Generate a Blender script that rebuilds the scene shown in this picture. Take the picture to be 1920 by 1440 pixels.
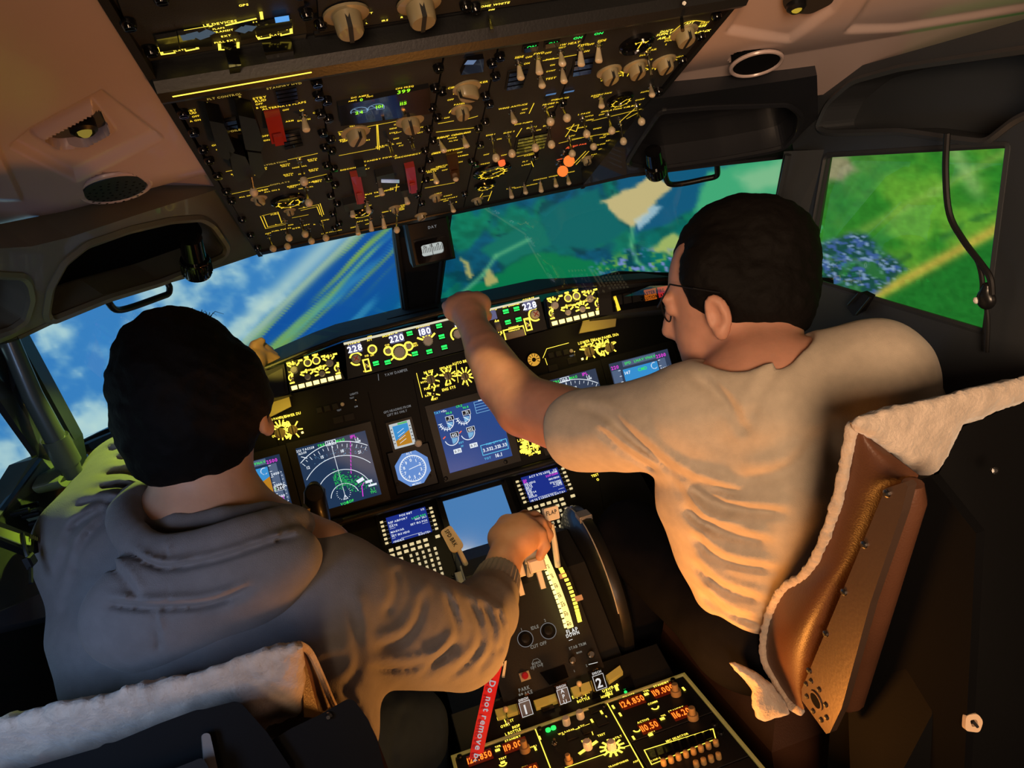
import bpy, math, random
import numpy as np
import openvdb as vdb
from mathutils import Vector, Matrix

random.seed(7); np.random.seed(7)
SC = bpy.context.scene
for o in list(bpy.data.objects): bpy.data.objects.remove(o)

# ------------------------------------------------------------------ camera
CAM = np.array([-0.215, 0.0, 1.45])
FPX = 1402.0
RM = np.array([[0.94927144, -0.24703263, 0.19457289],
               [-0.24207219, -0.17913277, 0.95357879],
               [-0.20071069, -0.9523058, -0.22984535]])      # camera axes (right, down, forward) -> world
cd = bpy.data.cameras.new('camera'); co = bpy.data.objects.new('camera', cd)
SC.collection.objects.link(co)
cd.sensor_width = 36.0; cd.lens = FPX / 1920 * 36.0; cd.clip_start = 0.02; cd.clip_end = 60
m = Matrix.Identity(4)
for r in range(3):
    m[r][0] = RM[r, 0]; m[r][1] = -RM[r, 1]; m[r][2] = -RM[r, 2]; m[r][3] = CAM[r]
co.matrix_world = m
SC.camera = co

# ------------------------------------------------------------------ world, exposure, lights
SC.view_settings.view_transform = 'Standard'; SC.view_settings.look = 'None'
SC.view_settings.gamma = 1.0; SC.view_settings.exposure = 0.0
SC.view_settings.use_curve_mapping = False
w = bpy.data.worlds.new('world'); SC.world = w; w.use_nodes = True
w.node_tree.nodes['Background'].inputs[0].default_value = (0.010, 0.011, 0.014, 1)
w.node_tree.nodes['Background'].inputs[1].default_value = 0.35

def lamp(name, kind, loc, power, col, size=0.2, target=None, spread=None, sy=None, spot=None, blend=.5):
    d = bpy.data.lights.new(name, kind); o = bpy.data.objects.new(name, d); SC.collection.objects.link(o)
    d.energy = power; d.color = col; o.location = loc
    if kind == 'AREA':
        d.size = size
        if sy: d.shape = 'RECTANGLE'; d.size_y = sy
        if spread: d.spread = math.radians(spread)
    else:
        d.shadow_soft_size = size
    if kind == 'SPOT': d.spot_size = math.radians(spot); d.spot_blend = blend
    if target is not None:
        v = Vector(target) - Vector(loc); o.rotation_euler = v.to_track_quat('-Z', 'Y').to_euler()
    return o
WARM = (1.0, .66, .40); ORANGE = (1.0, .36, .06); AMBER = (1.0, .70, .08); COOL = (.45, .65, 1.0)
lamp('cabin_and_fill_lamp', 'AREA', (-0.45, -0.90, 1.42), 6.2, WARM, .5, (.80, 1.0, 1.28), spread=70)   # dim lamp of the room behind the seats
lamp('cabin_and_fill_lamp', 'AREA', (0.10, -0.85, 1.15), 2.2, (1.0, .62, .45), .5, (0, 1.0, 1.1))            # added weak fill for the sweatshirt and left seat cover
lamp('cabin_and_fill_lamp', 'AREA', (-0.71, 0.36, 1.22), 0.75, (.40, .60, 1.0), .20, (-.62, 1.05, 1.02), spread=110)      # added cool light for the bluish left side of the sweatshirt
lamp('pedestal_glow', 'AREA', (0.02, 0.86, 0.58), 3.4, ORANGE, .10, (.02, 1.10, 1.3))               # added light standing in for the orange glow of the pedestal panels
lamp('added_spot', 'SPOT', (-0.42, 1.23, 1.42), 7.0, (.62, .84, .12), .006, (-.66, 1.12, 1.06), spot=70)  # added lime spot for the sleeve and side console, hung without a fixture
lamp('pedestal_flood', 'SPOT', (-.02, 1.26, 1.50), 3.2, (1.0, .72, .28), .006, (-.06, 1.40, .80), spot=42)   # flood under the overhead panel
lamp('added_spot', 'SPOT', (-0.46, 1.26, 1.44), 9.0, (1.0, .74, .10), .006, (-.37, 1.74, 1.24), spot=16)   # added amber spot that brightens the hand on the glareshield

# ------------------------------------------------------------------ geometry of the place
def ray(x, y): return RM @ np.array([(x - 960) / FPX, (y - 720) / FPX, 1.0])
def P(x, y, s): return CAM + ray(x, y) * s
def PX(x, y, X): r = ray(x, y); return CAM + r * ((X - CAM[0]) / r[0])
def PY(x, y, Y): r = ray(x, y); return CAM + r * ((Y - CAM[1]) / r[1])
def PZ(x, y, Z): r = ray(x, y); return CAM + r * ((Z - CAM[2]) / r[2])
def nrm(v): v = np.asarray(v, float); return v / max(1e-12, np.linalg.norm(v))

class Frame:
    """a plane in the cockpit: o origin, x right, y up along the panel, z out of the panel"""
    def __init__(s, o, x, y):
        s.o = np.asarray(o, float); s.x = nrm(x); y = np.asarray(y, float); y = y - s.x * (y @ s.x); s.y = nrm(y); s.z = np.cross(s.x, s.y)
    def at(s, px, py, h=0.0):
        r = ray(px, py); t = ((s.o + s.z * h - CAM) @ s.z) / (r @ s.z); return CAM + r * t
    def uv(s, px, py, h=0.0):
        d = s.at(px, py, h) - s.o; return np.array([d @ s.x, d @ s.y])
    def w(s, u, v, h=0.0): return s.o + s.x * u + s.y * v + s.z * h
    def sub(s, o): return Frame(o, s.x, s.y)
    def mat(s, o=None):
        o = s.o if o is None else o
        return Matrix(((s.x[0], s.y[0], s.z[0], o[0]), (s.x[1], s.y[1], s.z[1], o[1]), (s.x[2], s.y[2], s.z[2], o[2]), (0, 0, 0, 1)))
def tilted(Y, Z, deg):
    a = math.radians(deg); return Frame((0, Y, Z), (1, 0, 0), (0, math.sin(a), math.cos(a)))
OHF = Frame((0, 1.507, 1.460), (1, 0, 0), (0, -math.cos(math.radians(15)), math.sin(math.radians(15))))
AOH = Frame((0, 0.90, 1.645), (1, 0, 0), (0, -math.cos(math.radians(8)), math.sin(math.radians(8))))
MIP = tilted(1.80, 0.995, 15)
MCP = tilted(1.706, 1.15, 15)
CDU = tilted(1.765, 0.795, 46)
PED = Frame((0, 1.15, 0.55), (1, 0, 0), (0, 1, 0))
FIR = Frame((0, 1.20, 0.555), (1, 0, 0), (0, math.cos(math.radians(25)), math.sin(math.radians(25))))
TQF = Frame((0, 1.296, 0.643), (1, 0, 0), (0, math.cos(math.radians(48)), math.sin(math.radians(48))))

# ------------------------------------------------------------------ mesh builder
class MB:
    def __init__(s): s.v = []; s.f = []
    def add(s, vs, fs):
        b = len(s.v); s.v.extend([tuple(map(float, p)) for p in vs]); s.f.extend([tuple(i + b for i in f) for f in fs]); return s
    def box(s, F, u0, u1, v0, v1, h0, h1, bev=0.0):
        """box in a frame; bev chamfers the outer (h1) edge"""
        b = min(bev, (u1 - u0) * .45, (v1 - v0) * .45)
        q = [F.w(u0, v0, h0), F.w(u1, v0, h0), F.w(u1, v1, h0), F.w(u0, v1, h0)]
        if b <= 0:
            q += [F.w(u0, v0, h1), F.w(u1, v0, h1), F.w(u1, v1, h1), F.w(u0, v1, h1)]
            return s.add(q, [(3, 2, 1, 0), (4, 5, 6, 7), (0, 1, 5, 4), (1, 2, 6, 5), (2, 3, 7, 6), (3, 0, 4, 7)])
        hb = h1 - b if h1 > h0 else h1 + b
        q += [F.w(u0, v0, hb), F.w(u1, v0, hb), F.w(u1, v1, hb), F.w(u0, v1, hb),
              F.w(u0 + b, v0 + b, h1), F.w(u1 - b, v0 + b, h1), F.w(u1 - b, v1 - b, h1), F.w(u0 + b, v1 - b, h1)]
        fs = [(3, 2, 1, 0), (8, 9, 10, 11)]
        for k in (0, 4):
            for i in range(4): j = (i + 1) % 4; fs.append((k + i, k + j, k + 4 + j, k + 4 + i))
        return s.add(q, fs)
    def prism(s, pts, d, top_scale=None):
        """closed polygon pts (3-D) pushed along vector d"""
        n = len(pts); pts = [np.asarray(p, float) for p in pts]; d = np.asarray(d, float)
        vs = pts + [p + d for p in pts]
        fs = [tuple(range(n - 1, -1, -1)), tuple(range(n, 2 * n))] + [(i, (i + 1) % n, n + (i + 1) % n, n + i) for i in range(n)]
        return s.add(vs, fs)
    def poly(s, pts): return s.add(pts, [tuple(range(len(pts)))])
    def tube(s, pts, r, n=8, cap=True, closed=False):
        pts = [np.asarray(p, float) for p in pts]; k = len(pts)
        rs = r if hasattr(r, '__len__') else [r] * k
        T = []
        for i in range(k):
            a = pts[(i - 1) % k] if closed else pts[max(0, i - 1)]; b = pts[(i + 1) % k] if closed else pts[min(k - 1, i + 1)]
            T.append(nrm(b - a))
        u = np.cross(T[0], (0, 0, 1));
        if np.linalg.norm(u) < 1e-3: u = np.cross(T[0], (0, 1, 0))
        u = nrm(u); vs = []
        for i in range(k):
            u = nrm(u - T[i] * (u @ T[i])); v = np.cross(T[i], u)
            for j in range(n):
                a = 2 * math.pi * j / n; vs.append(pts[i] + (u * math.cos(a) + v * math.sin(a)) * rs[i])
        fs = []
        for i in range(k if closed else k - 1):
            i2 = (i + 1) % k
            for j in range(n): j2 = (j + 1) % n; fs.append((i * n + j, i * n + j2, i2 * n + j2, i2 * n + j))
        if cap and not closed: fs += [tuple(range(n - 1, -1, -1)), tuple(range((k - 1) * n, k * n))]
        return s.add(vs, fs)
    def lathe(s, F, prof, n=20, o=None, sx=1.0, sy=1.0):
        """prof: (radius, height) pairs round F.z at point o"""
        o = F.o if o is None else o; vs = []; fs = []
        for r, h in prof:
            for j in range(n):
                a = 2 * math.pi * j / n; vs.append(o + F.x * (r * sx * math.cos(a)) + F.y * (r * sy * math.sin(a)) + F.z * h)
        for i in range(len(prof) - 1):
            for j in range(n): j2 = (j + 1) % n; fs.append((i * n + j, i * n + j2, (i + 1) * n + j2, (i + 1) * n + j))
        fs.append(tuple(range(n - 1, -1, -1))); fs.append(tuple(range((len(prof) - 1) * n, len(prof) * n)))
        return s.add(vs, fs)
    def ring(s, F, o, r0, r1, h=0.0, n=24, a0=0, a1=360, sx=1.0, sy=1.0):
        full = abs(a1 - a0) >= 359.9; k = n if full else n + 1; vs = []
        for j in range(k):
            a = math.radians(a0 + (a1 - a0) * j / n); c, q = math.cos(a), math.sin(a)
            for r in (r0, r1): vs.append(o + F.x * (r * c * sx) + F.y * (r * q * sy) + F.z * h)
        fs = []
        for j in range(n): j2 = (j + 1) % k; fs.append((2 * j, 2 * j + 1, 2 * j2 + 1, 2 * j2))
        return s.add(vs, fs)
    def disc(s, F, o, r, h=0.0, n=16, sx=1.0, sy=1.0):
        return s.poly([o + F.x * (r * sx * math.cos(2 * math.pi * j / n)) + F.y * (r * sy * math.sin(2 * math.pi * j / n)) + F.z * h for j in range(n)])
    def rect(s, F, o, wd, ht, h=0.0, ang=0.0):
        c, q = math.cos(ang), math.sin(ang); ux = F.x * c + F.y * q; uy = -F.x * q + F.y * c
        return s.poly([o + ux * a * wd / 2 + uy * b * ht / 2 + F.z * h for a, b in ((-1, -1), (1, -1), (1, 1), (-1, 1))])
    def line(s, F, pts, wd, h=0.0004):
        for a, b in zip(pts[:-1], pts[1:]):
            a = np.asarray(a); b = np.asarray(b); d = b - a; L = np.linalg.norm(d)
            if L < 1e-6: continue
            d = d / L; nn = np.cross(F.z, d) * wd / 2; e = d * wd / 2
            s.poly([a - e - nn + F.z * h, b + e - nn + F.z * h, b + e + nn + F.z * h, a - e + nn + F.z * h])
        return s
    def text(s, F, o, txt, ht, h=0.0005, align='C', squeeze=1.0, ang=0.0):
        c, q = math.cos(ang), math.sin(ang); ux = F.x * c + F.y * q; uy = -F.x * q + F.y * c
        lines = txt.split('\n'); y = (len(lines) - 1) * ht * .65
        for ln in lines:
            wd = sum(glyph(ch)[2] for ch in ln) * ht * squeeze
            x = {'C': -wd / 2, 'L': 0, 'R': -wd}[align]
            for ch in ln:
                gv, gf, adv = glyph(ch)
                if len(gv): s.add([o + ux * (x + p[0] * ht * squeeze) + uy * (y + (p[1] - .5) * ht) + F.z * h for p in gv], gf)
                x += adv * ht * squeeze
            y -= ht * 1.3
        return s
    def mesh(s, name, org=(0, 0, 0), smooth=False):
        me = bpy.data.meshes.new(name); o = np.asarray(org, float)
        me.from_pydata([tuple(np.asarray(p) - o) for p in s.v], [], s.f)
        if smooth:
            me.polygons.foreach_set('use_smooth', [True] * len(me.polygons))
            try: me.set_sharp_from_angle(angle=math.radians(38))
            except Exception: pass
        me.update(); return me
_G = {}
def glyph(ch, bold=0.03):
    if ch in _G: return _G[ch]
    if ch == ' ': _G[ch] = ([], [], .42); return _G[ch]
    cu = bpy.data.curves.new('glyph', 'FONT'); cu.body = ch; cu.size = 1.35; cu.resolution_u = 2; cu.offset = bold; cu.fill_mode = 'FRONT'
    ob = bpy.data.objects.new('glyph', cu); SC.collection.objects.link(ob)
    dg = bpy.context.evaluated_depsgraph_get(); me = ob.evaluated_get(dg).to_mesh()
    v = [(p.co.x, p.co.y) for p in me.vertices]; f = [tuple(p.vertices) for p in me.polygons]
    ob.evaluated_get(dg).to_mesh_clear(); bpy.data.objects.remove(ob); bpy.data.curves.remove(cu)
    x0 = min(p[0] for p in v); x1 = max(p[0] for p in v); v = [(p[0] - x0, p[1]) for p in v]
    _G[ch] = (v, f, x1 - x0 + .16); return _G[ch]

# ------------------------------------------------------------------ scene-graph helpers
def link(o): SC.collection.objects.link(o); return o
def tag(o, label=None, cat=None, group=None, kind=None):
    if label: o['label'] = label
    if cat: o['category'] = cat
    if group: o['group'] = group
    if kind: o['kind'] = kind
    return o
def thing(name, label, cat, loc, group=None):
    o = bpy.data.objects.new(name, None); o.empty_display_size = .02; o.location = tuple(map(float, loc)); link(o)
    return tag(o, label, cat, group)
def org_of(o):
    while o.parent: o = o.parent
    return np.array(o.location)
def part(name, mb, mat, parent=None, label=None, smooth=False, kind=None):
    org = org_of(parent) if parent is not None else (0, 0, 0)
    me = mb.mesh(name, org, smooth) if isinstance(mb, MB) else mb
    if mat is not None: me.materials.clear(); me.materials.append(mat)
    o = bpy.data.objects.new(name, me); link(o)
    if parent is not None: o.parent = parent
    if label: o['label'] = label
    if kind: o['kind'] = kind
    return o
def struct(name, mb, mat, smooth=False, kind='structure'):
    o = part(name, mb, mat, None, None, smooth); o['kind'] = kind; return o
def inst(name, me, M, parent, label=None, local=False):
    """a copy sharing mesh data, placed by a world matrix"""
    o = bpy.data.objects.new(name, me); link(o); M = M.copy()
    if parent is not None and not local: M.translation = M.translation - Vector(org_of(parent))
    o.parent = parent; o.matrix_basis = M
    if label: o['label'] = label
    return o
def dup_tree(src, M, parent, label=None):
    """copy a part and its sub-parts"""
    c = src.copy(); link(c); M = M.copy(); M.translation = M.translation - Vector(org_of(parent)); c.parent = parent; c.matrix_basis = M
    for ch in src.children:
        d = ch.copy(); link(d); d.parent = c; d.matrix_basis = ch.matrix_basis.copy()
    if label: c['label'] = label
    return c

# ------------------------------------------------------------------ materials
def mat(name, col, rough=.5, metal=0.0, emit=None, strength=1.0, bump=0.0, bscale=200.0, vary=0.0, vscale=8.0, coat=0.0, spec=.5, sheen=0.0, trans=0.0, sss=0.0):
    m = bpy.data.materials.new(name); m.use_nodes = True; nt = m.node_tree; b = nt.nodes['Principled BSDF']
    b.inputs['Base Color'].default_value = (*col, 1); b.inputs['Roughness'].default_value = rough; b.inputs['Metallic'].default_value = metal
    b.inputs['Specular IOR Level'].default_value = spec; b.inputs['Coat Weight'].default_value = coat; b.inputs['Sheen Weight'].default_value = sheen
    b.inputs['Transmission Weight'].default_value = trans
    if sss: b.inputs['Subsurface Weight'].default_value = sss; b.inputs['Subsurface Radius'].default_value = (.012, .004, .002)
    if emit is not None:
        b.inputs['Emission Color'].default_value = (*emit, 1); b.inputs['Emission Strength'].default_value = strength
    if vary or bump:
        tc = nt.nodes.new('ShaderNodeTexCoord')
    if vary:
        n = nt.nodes.new('ShaderNodeTexNoise'); n.inputs['Scale'].default_value = vscale; n.inputs['Detail'].default_value = 5
        nt.links.new(tc.outputs['Object'], n.inputs['Vector'])
        mr = nt.nodes.new('ShaderNodeMapRange'); mr.inputs[1].default_value = .3; mr.inputs[2].default_value = .7; mr.inputs[3].default_value = 1 - vary; mr.inputs[4].default_value = 1 + vary
        nt.links.new(n.outputs['Fac'], mr.inputs[0])
        mx = nt.nodes.new('ShaderNodeVectorMath'); mx.operation = 'SCALE'; mx.inputs[0].default_value = col
        nt.links.new(mr.outputs[0], mx.inputs['Scale']); nt.links.new(mx.outputs[0], b.inputs['Base Color'])
    if bump:
        n2 = nt.nodes.new('ShaderNodeTexNoise'); n2.inputs['Scale'].default_value = bscale; n2.inputs['Detail'].default_value = 4
        nt.links.new(tc.outputs['Object'], n2.inputs['Vector'])
        bp = nt.nodes.new('ShaderNodeBump'); bp.inputs['Strength'].default_value = bump; bp.inputs['Distance'].default_value = .002
        nt.links.new(n2.outputs['Fac'], bp.inputs['Height']); nt.links.new(bp.outputs[0], b.inputs['Normal'])
    return m
def glow(name, col, s=1.0): return mat(name, (.02, .02, .02), .6, emit=col, strength=s, spec=.1)
M_panel = mat('panel_grey', (.020, .0225, .027), .55, spec=.3, bump=.12, bscale=600, vary=.25, vscale=14)
M_panel2 = mat('panel_dark', (.010, .0108, .013), .5, spec=.3, bump=.1, bscale=500, vary=.2)
M_black = mat('black_plastic', (.006, .006, .007), .38, spec=.3)
M_gloss = mat('gloss_black', (.004, .004, .005), .12, coat=.4)
M_rubber = mat('matte_black', (.008, .008, .009), .8)
M_hood = mat('hood_black', (.007, .008, .010), .7, bump=.2, bscale=700)
M_shell = mat('window_shell', (.028, .032, .038), .42, bump=.1, bscale=90, vary=.15, vscale=5)
M_recess = mat('recess_black', (.003, .003, .0035), .9, spec=.1)
M_liner = mat('liner_beige', (.50, .39, .37), .30, bump=.10, bscale=26, vary=.07, vscale=4, coat=.12)
M_yel = glow('backlit_lettering', (1.0, .66, .035), 1.25)
M_yelb = glow('backlit_lettering_bright', (1.0, .74, .07), 1.9)
M_yeld = glow('backlit_lettering_dim', (1.0, .68, .10), .45)
M_lamp = glow('lamp_caption', (1.0, .74, .22), 2.6)
M_white = glow('white_symbols', (.85, .92, 1.0), .95)
M_whited = glow('grey_print', (.7, .72, .75), .22)
M_cyan = glow('cyan_symbols', (.12, .62, .95), .9)
M_green = glow('green_symbols', (.05, .95, .12), .85)
M_greenb = glow('green_lamp', (.02, 1.0, .12), 1.5)
M_lime = glow('lime_digits', (.35, 1.0, .02), 1.2)
M_mag = glow('magenta_symbols', (.9, .06, .85), .9)
M_redseg = glow('red_digits', (1.0, .16, .015), 2.4)
M_redglow = glow('red_lamp', (1.0, .12, .03), 1.3)
M_orglow = glow('orange_lamp', (1.0, .20, .03), 1.1)
M_ivory = mat('ivory_knob', (.62, .52, .36), .35, coat=.2)
M_knob = mat('knob_grey', (.34, .29, .17), .38, coat=.2)
M_steel = mat('steel', (.62, .60, .55), .22, metal=1.0)
M_dsteel = mat('dark_steel', (.20, .20, .20), .35, metal=1.0)
M_red = mat('red_guard', (.30, .016, .010), .35, coat=.2)
M_wplast = mat('white_plastic', (.78, .77, .73), .4)
M_paper = mat('white_label', (.80, .78, .70), .5)
M_ink = mat('black_ink', (.01, .01, .01), .6)
M_inkw = mat('white_ink', (.8, .8, .8), .5)
# ------------------------------------------------------------------ helpers for plates outlined on a plane
from mathutils.geometry import tessellate_polygon
def frame3(a, b, c, up=(0, 0, 1)):
    """plane through three (x, y, depth) sightings, facing the cockpit"""
    pa, pb, pc = P(*a), P(*b), P(*c); n = nrm(np.cross(pb - pa, pc - pa))
    if n @ (CAM - pa) < 0: n = -n
    up = np.asarray(up, float); y = nrm(up - n * (up @ n)); x = np.cross(y, n); return Frame(pa, x, y)
dep = lambda F_, x, y, e: float((F_.at(x, y) - CAM) @ RM[:, 2]) + e
def spl(pts, k=5, closed=True):
    """Catmull-Rom through the points"""
    pts = [np.asarray(p, float) for p in pts]; n = len(pts); out = []
    for i in range(n if closed else n - 1):
        g = lambda j: pts[j % n] if closed else pts[min(max(j, 0), n - 1)]
        a, b, c, d = g(i - 1), g(i), g(i + 1), g(i + 2)
        for t in range(k):
            t /= k; out.append(.5 * ((2 * b) + (c - a) * t + (2 * a - 5 * b + 4 * c - d) * t * t + (3 * b - a - 3 * c + d) * t ** 3))
    if not closed: out.append(pts[-1])
    return out
def rnd(pts, r=12, k=4):
    """round the corners of a polygon"""
    pts = [np.asarray(p, float) for p in pts]; n = len(pts); out = []
    for i in range(n):
        p, a, b = pts[i], pts[i - 1], pts[(i + 1) % n]
        ra = min(r, np.linalg.norm(a - p) * .45); rb = min(r, np.linalg.norm(b - p) * .45)
        s, e = p + nrm(a - p) * ra, p + nrm(b - p) * rb
        for j in range(k + 1):
            t = j / k; out.append((1 - t) ** 2 * s + 2 * t * (1 - t) * p + t * t * e)
    return out
def plate(mb, F, outer, holes=(), thick=.03, px=True, deep=None):
    """plate with holes; outlines are given in picture coordinates sighted onto the plane (px) or in plane metres"""
    cv = (lambda q: F.at(q[0], q[1])) if px else (lambda q: F.w(q[0], q[1]))
    loops = [[cv(q) for q in outer]] + [[cv(q) for q in h] for h in holes]
    loc = [[Vector(((p - F.o) @ F.x, (p - F.o) @ F.y, 0)) for p in L] for L in loops]
    tris = tessellate_polygon(loc); flat = [p for L in loops for p in L]
    def up(t):
        q = [flat[i] for i in t]; return t if np.cross(q[1] - q[0], q[2] - q[0]) @ F.z > 0 else t[::-1]
    mb.add(flat, [up(t) for t in tris])
    for i, L in enumerate(loops):
        n = len(L); t = thick if (i == 0 or deep is None) else (deep[i - 1] if isinstance(deep, (list, tuple)) else deep)
        mb.add(L + [p - F.z * t for p in L], [(j, (j + 1) % n, n + (j + 1) % n, n + j) for j in range(n)])
    return mb
def back(mb, F, hole, depth):
    mb.poly([F.at(*q) - F.z * depth for q in hole]); return mb
def pathpx(F, pts, h=0.0): return [F.at(x, y, h) for x, y in pts]
def polydist(px, py, poly):
    """signed distance (inside positive) to a polygon, vectorised"""
    d = np.full(px.shape, 1e9); ins = np.zeros(px.shape, bool); n = len(poly)
    for i in range(n):
        ax, ay = poly[i]; bx, by = poly[(i + 1) % n]; ex, ey = bx - ax, by - ay
        t = np.clip(((px - ax) * ex + (py - ay) * ey) / (ex * ex + ey * ey + 1e-9), 0, 1)
        d = np.minimum(d, np.hypot(px - ax - t * ex, py - ay - t * ey))
        c = ((ay > py) != (by > py)) & (px < (bx - ax) * (py - ay) / (by - ay + 1e-12) + ax); ins ^= c
    return np.where(ins, d, -d)
def sst(x, a, b): t = np.clip((x - a) / (b - a), 0, 1); return t * t * (3 - 2 * t)
_NZ = np.random.RandomState(3).rand(256, 256)
def vnoise(x, y):
    xi = np.floor(x).astype(int); yi = np.floor(y).astype(int); fx = x - xi; fy = y - yi
    fx = fx * fx * (3 - 2 * fx); fy = fy * fy * (3 - 2 * fy); g = lambda a, b: _NZ[a % 256, b % 256]
    return (g(xi, yi) * (1 - fx) + g(xi + 1, yi) * fx) * (1 - fy) + (g(xi, yi + 1) * (1 - fx) + g(xi + 1, yi + 1) * fx) * fy
def fbm(x, y, o=4):
    r = 0; a = .5
    for k in range(o): r = r + a * vnoise(x * 2 ** k + 17 * k, y * 2 ** k + 9 * k); a *= .5
    return r / (1 - .5 ** o)

# ------------------------------------------------------------------ curved projection screen outside the windows
def proj(p):
    q = (p - CAM) @ RM; return 960 + FPX * q[..., 0] / q[..., 2], 720 + FPX * q[..., 1] / q[..., 2]
def picture(x, y):
    """the flight picture shown on the screen: clouds, tilted horizon, fields and a town"""
    C = lambda *c: np.array(c, float) / 255
    mix = lambda a, b, t: a * (1 - t[..., None]) + b * t[..., None]
    sh = x.shape + (3,)
    # sky
    n = fbm(x / 95, y / 80, 5); n2 = fbm(x / 30 + 9, y / 26, 4)
    sky = mix(np.broadcast_to(C(56, 122, 184), sh), np.broadcast_to(C(158, 196, 204), sh), sst(n * .75 + n2 * .25 + (y - 700) / 2400, .36, .60))
    sky = mix(sky, np.broadcast_to(C(184, 212, 204), sh), sst(n, .58, .74) * .6)
    # distant land under the tilted horizon
    h = (x - 480) * .70 + (y - 613) * .714; a = (x - 480) * .714 - (y - 613) * .70
    st = fbm(a / 240, h / 13, 3); st2 = fbm(a / 150 + 40, h / 12 + 7, 3)
    land = mix(np.broadcast_to(C(22, 78, 150), sh), np.broadcast_to(C(10, 88, 132), sh), sst(h, 60, 220))
    land = mix(land, np.broadcast_to(C(134, 176, 66), sh), sst(st, .52, .70) * (1 - sst(h, 50, 120)) * .8)
    land = mix(land, np.broadcast_to(C(64, 150, 180), sh), sst(st2, .55, .75) * sst(h, 30, 70) * .55)
    land = mix(land, np.broadcast_to(C(160, 190, 150), sh), np.exp(-((h - 6) / 9.) ** 2) * .8)
    img = mix(sky, land, sst(h, -3, 4))
    img = mix(img, np.broadcast_to(C(190, 214, 196), sh), np.exp(-((h + 16) / 18.) ** 2) * .65)
    # fields seen through the right windscreen
    f = sst(x + (y - 450) * .3, 770, 850)
    cell = np.floor((x * .82 - y * .57) / 92 + .35 * fbm(x / 120, y / 120, 2)) * 3.1 + np.floor((x * .57 + y * .82) / 66) * 7.7
    r = np.modf(np.abs(np.sin(cell * 12.9898)) * 43758.5453)[0]
    fld = mix(np.broadcast_to(C(8, 84, 92), sh), np.broadcast_to(C(22, 116, 84), sh), r)
    fld = mix(fld, np.broadcast_to(C(12, 70, 104), sh), sst(fbm(x / 70, y / 70, 3), .52, .66) * .8)
    fld = fld * (.8 + .4 * fbm(x / 14, y / 11, 3))[..., None]
    tr = sst(fbm(x / 34 + 3, y / 26 + 5, 4), .56, .66); fld = mix(fld, np.broadcast_to(C(10, 58, 66), sh), tr * .7)
    def patch(img, poly, col, soft=5., amt=1., rough=6.):
        d = polydist(x + rough * (fbm(x / 16, y / 16, 3) - .5) * 2, y + rough * (fbm(x / 16 + 50, y / 16, 3) - .5) * 2, poly)
        return mix(img, np.broadcast_to(C(*col), sh), sst(d, -soft, soft) * amt)
    fld = patch(fld, [(1010, 400), (1120, 350), (1130, 380), (1180, 430), (1110, 470), (1030, 460)], (14, 96, 96))
    fld = patch(fld, [(900, 470), (1010, 400), (1030, 460), (950, 500)], (20, 106, 92))
    fld = patch(fld, [(850, 555), (1010, 470), (1170, 500), (1000, 555)], (10, 112, 72))
    fld = patch(fld, [(1150, 330), (1260, 300), (1380, 310), (1320, 380), (1250, 420), (1190, 440)], (20, 84, 116))
    fld = patch(fld, [(1128, 378), (1222, 330), (1262, 344), (1186, 428), (1145, 398)], (186, 172, 120), 4)
    fld = patch(fld, [(1192, 412), (1224, 384), (1240, 386), (1200, 432)], (170, 196, 206), 4, .8)
    fld = patch(fld, [(1330, 320), (1480, 280), (1480, 370), (1300, 400)], (64, 160, 112), 8)
    fld = patch(fld, [(1380, 330), (1470, 300), (1470, 350), (1410, 360)], (140, 186, 140), 14, .7)
    fld = patch(fld, [(1216, 470), (1262, 438), (1300, 450), (1262, 480)], (150, 170, 96), 5)
    fld = patch(fld, [(866, 484), (874, 488), (888, 514), (880, 522)], (160, 158, 96), 3)
    fld = patch(fld, [(905, 504), (918, 500), (934, 532), (916, 536)], (160, 158, 96), 3)
    for q in ([(850, 565), (905, 516), (930, 480), (990, 450)], [(1186, 428), (1184, 460), (1194, 490), (1230, 520)]):
        for p0, p1 in zip(q[:-1], q[1:]):
            ex, ey = p1[0] - p0[0], p1[1] - p0[1]; t = np.clip(((x - p0[0]) * ex + (y - p0[1]) * ey) / (ex * ex + ey * ey), 0, 1)
            fld = mix(fld, np.broadcast_to(C(90, 168, 120), sh), np.exp(-(np.hypot(x - p0[0] - t * ex, y - p0[1] - t * ey) / 4.) ** 2) * .7)
    vil = sst(polydist(x, y, [(1110, 500), (1180, 470), (1300, 470), (1300, 560), (1150, 530)]), -14, 14)
    sp = fbm(x / 9, y / 9, 3); fld = mix(fld, np.broadcast_to(C(110, 130, 190), sh), vil * sst(sp, .58, .70)); fld = mix(fld, np.broadcast_to(C(90, 150, 70), sh), vil * sst(fbm(x / 7 + 40, y / 8, 3), .60, .70))
    img = mix(img, fld, f)
    # bright green country in the right side window
    g = sst(x, 1485, 1515)
    u = (x - 1640) * .876 + (555 - y) * .482; v = (x - 1640) * .482 + (y - 555) * .876
    wv = fbm(x / 90, y / 70, 3)
    gr = mix(np.broadcast_to(C(44, 116, 38), sh), np.broadcast_to(C(90, 150, 48), sh), sst(wv, .36, .66))
    gr = mix(gr, np.broadcast_to(C(34, 106, 40), sh), sst(v, 4, 14))
    gr = mix(gr, np.broadcast_to(C(44, 100, 44), sh), sst(-v, 170, 260) * .75)
    gr = mix(gr, np.broadcast_to(C(170, 158, 64), sh), np.exp(-(v / 11.) ** 2))
    gr = mix(gr, np.broadcast_to(C(40, 96, 44), sh), np.exp(-((v + 34) / 9.) ** 2) * sst(fbm(x / 24, y / 24, 2), .45, .6) * .7)
    gr = mix(gr, np.broadcast_to(C(120, 160, 66), sh), np.exp(-((v + 118) / 10.) ** 2) * .65)
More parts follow.
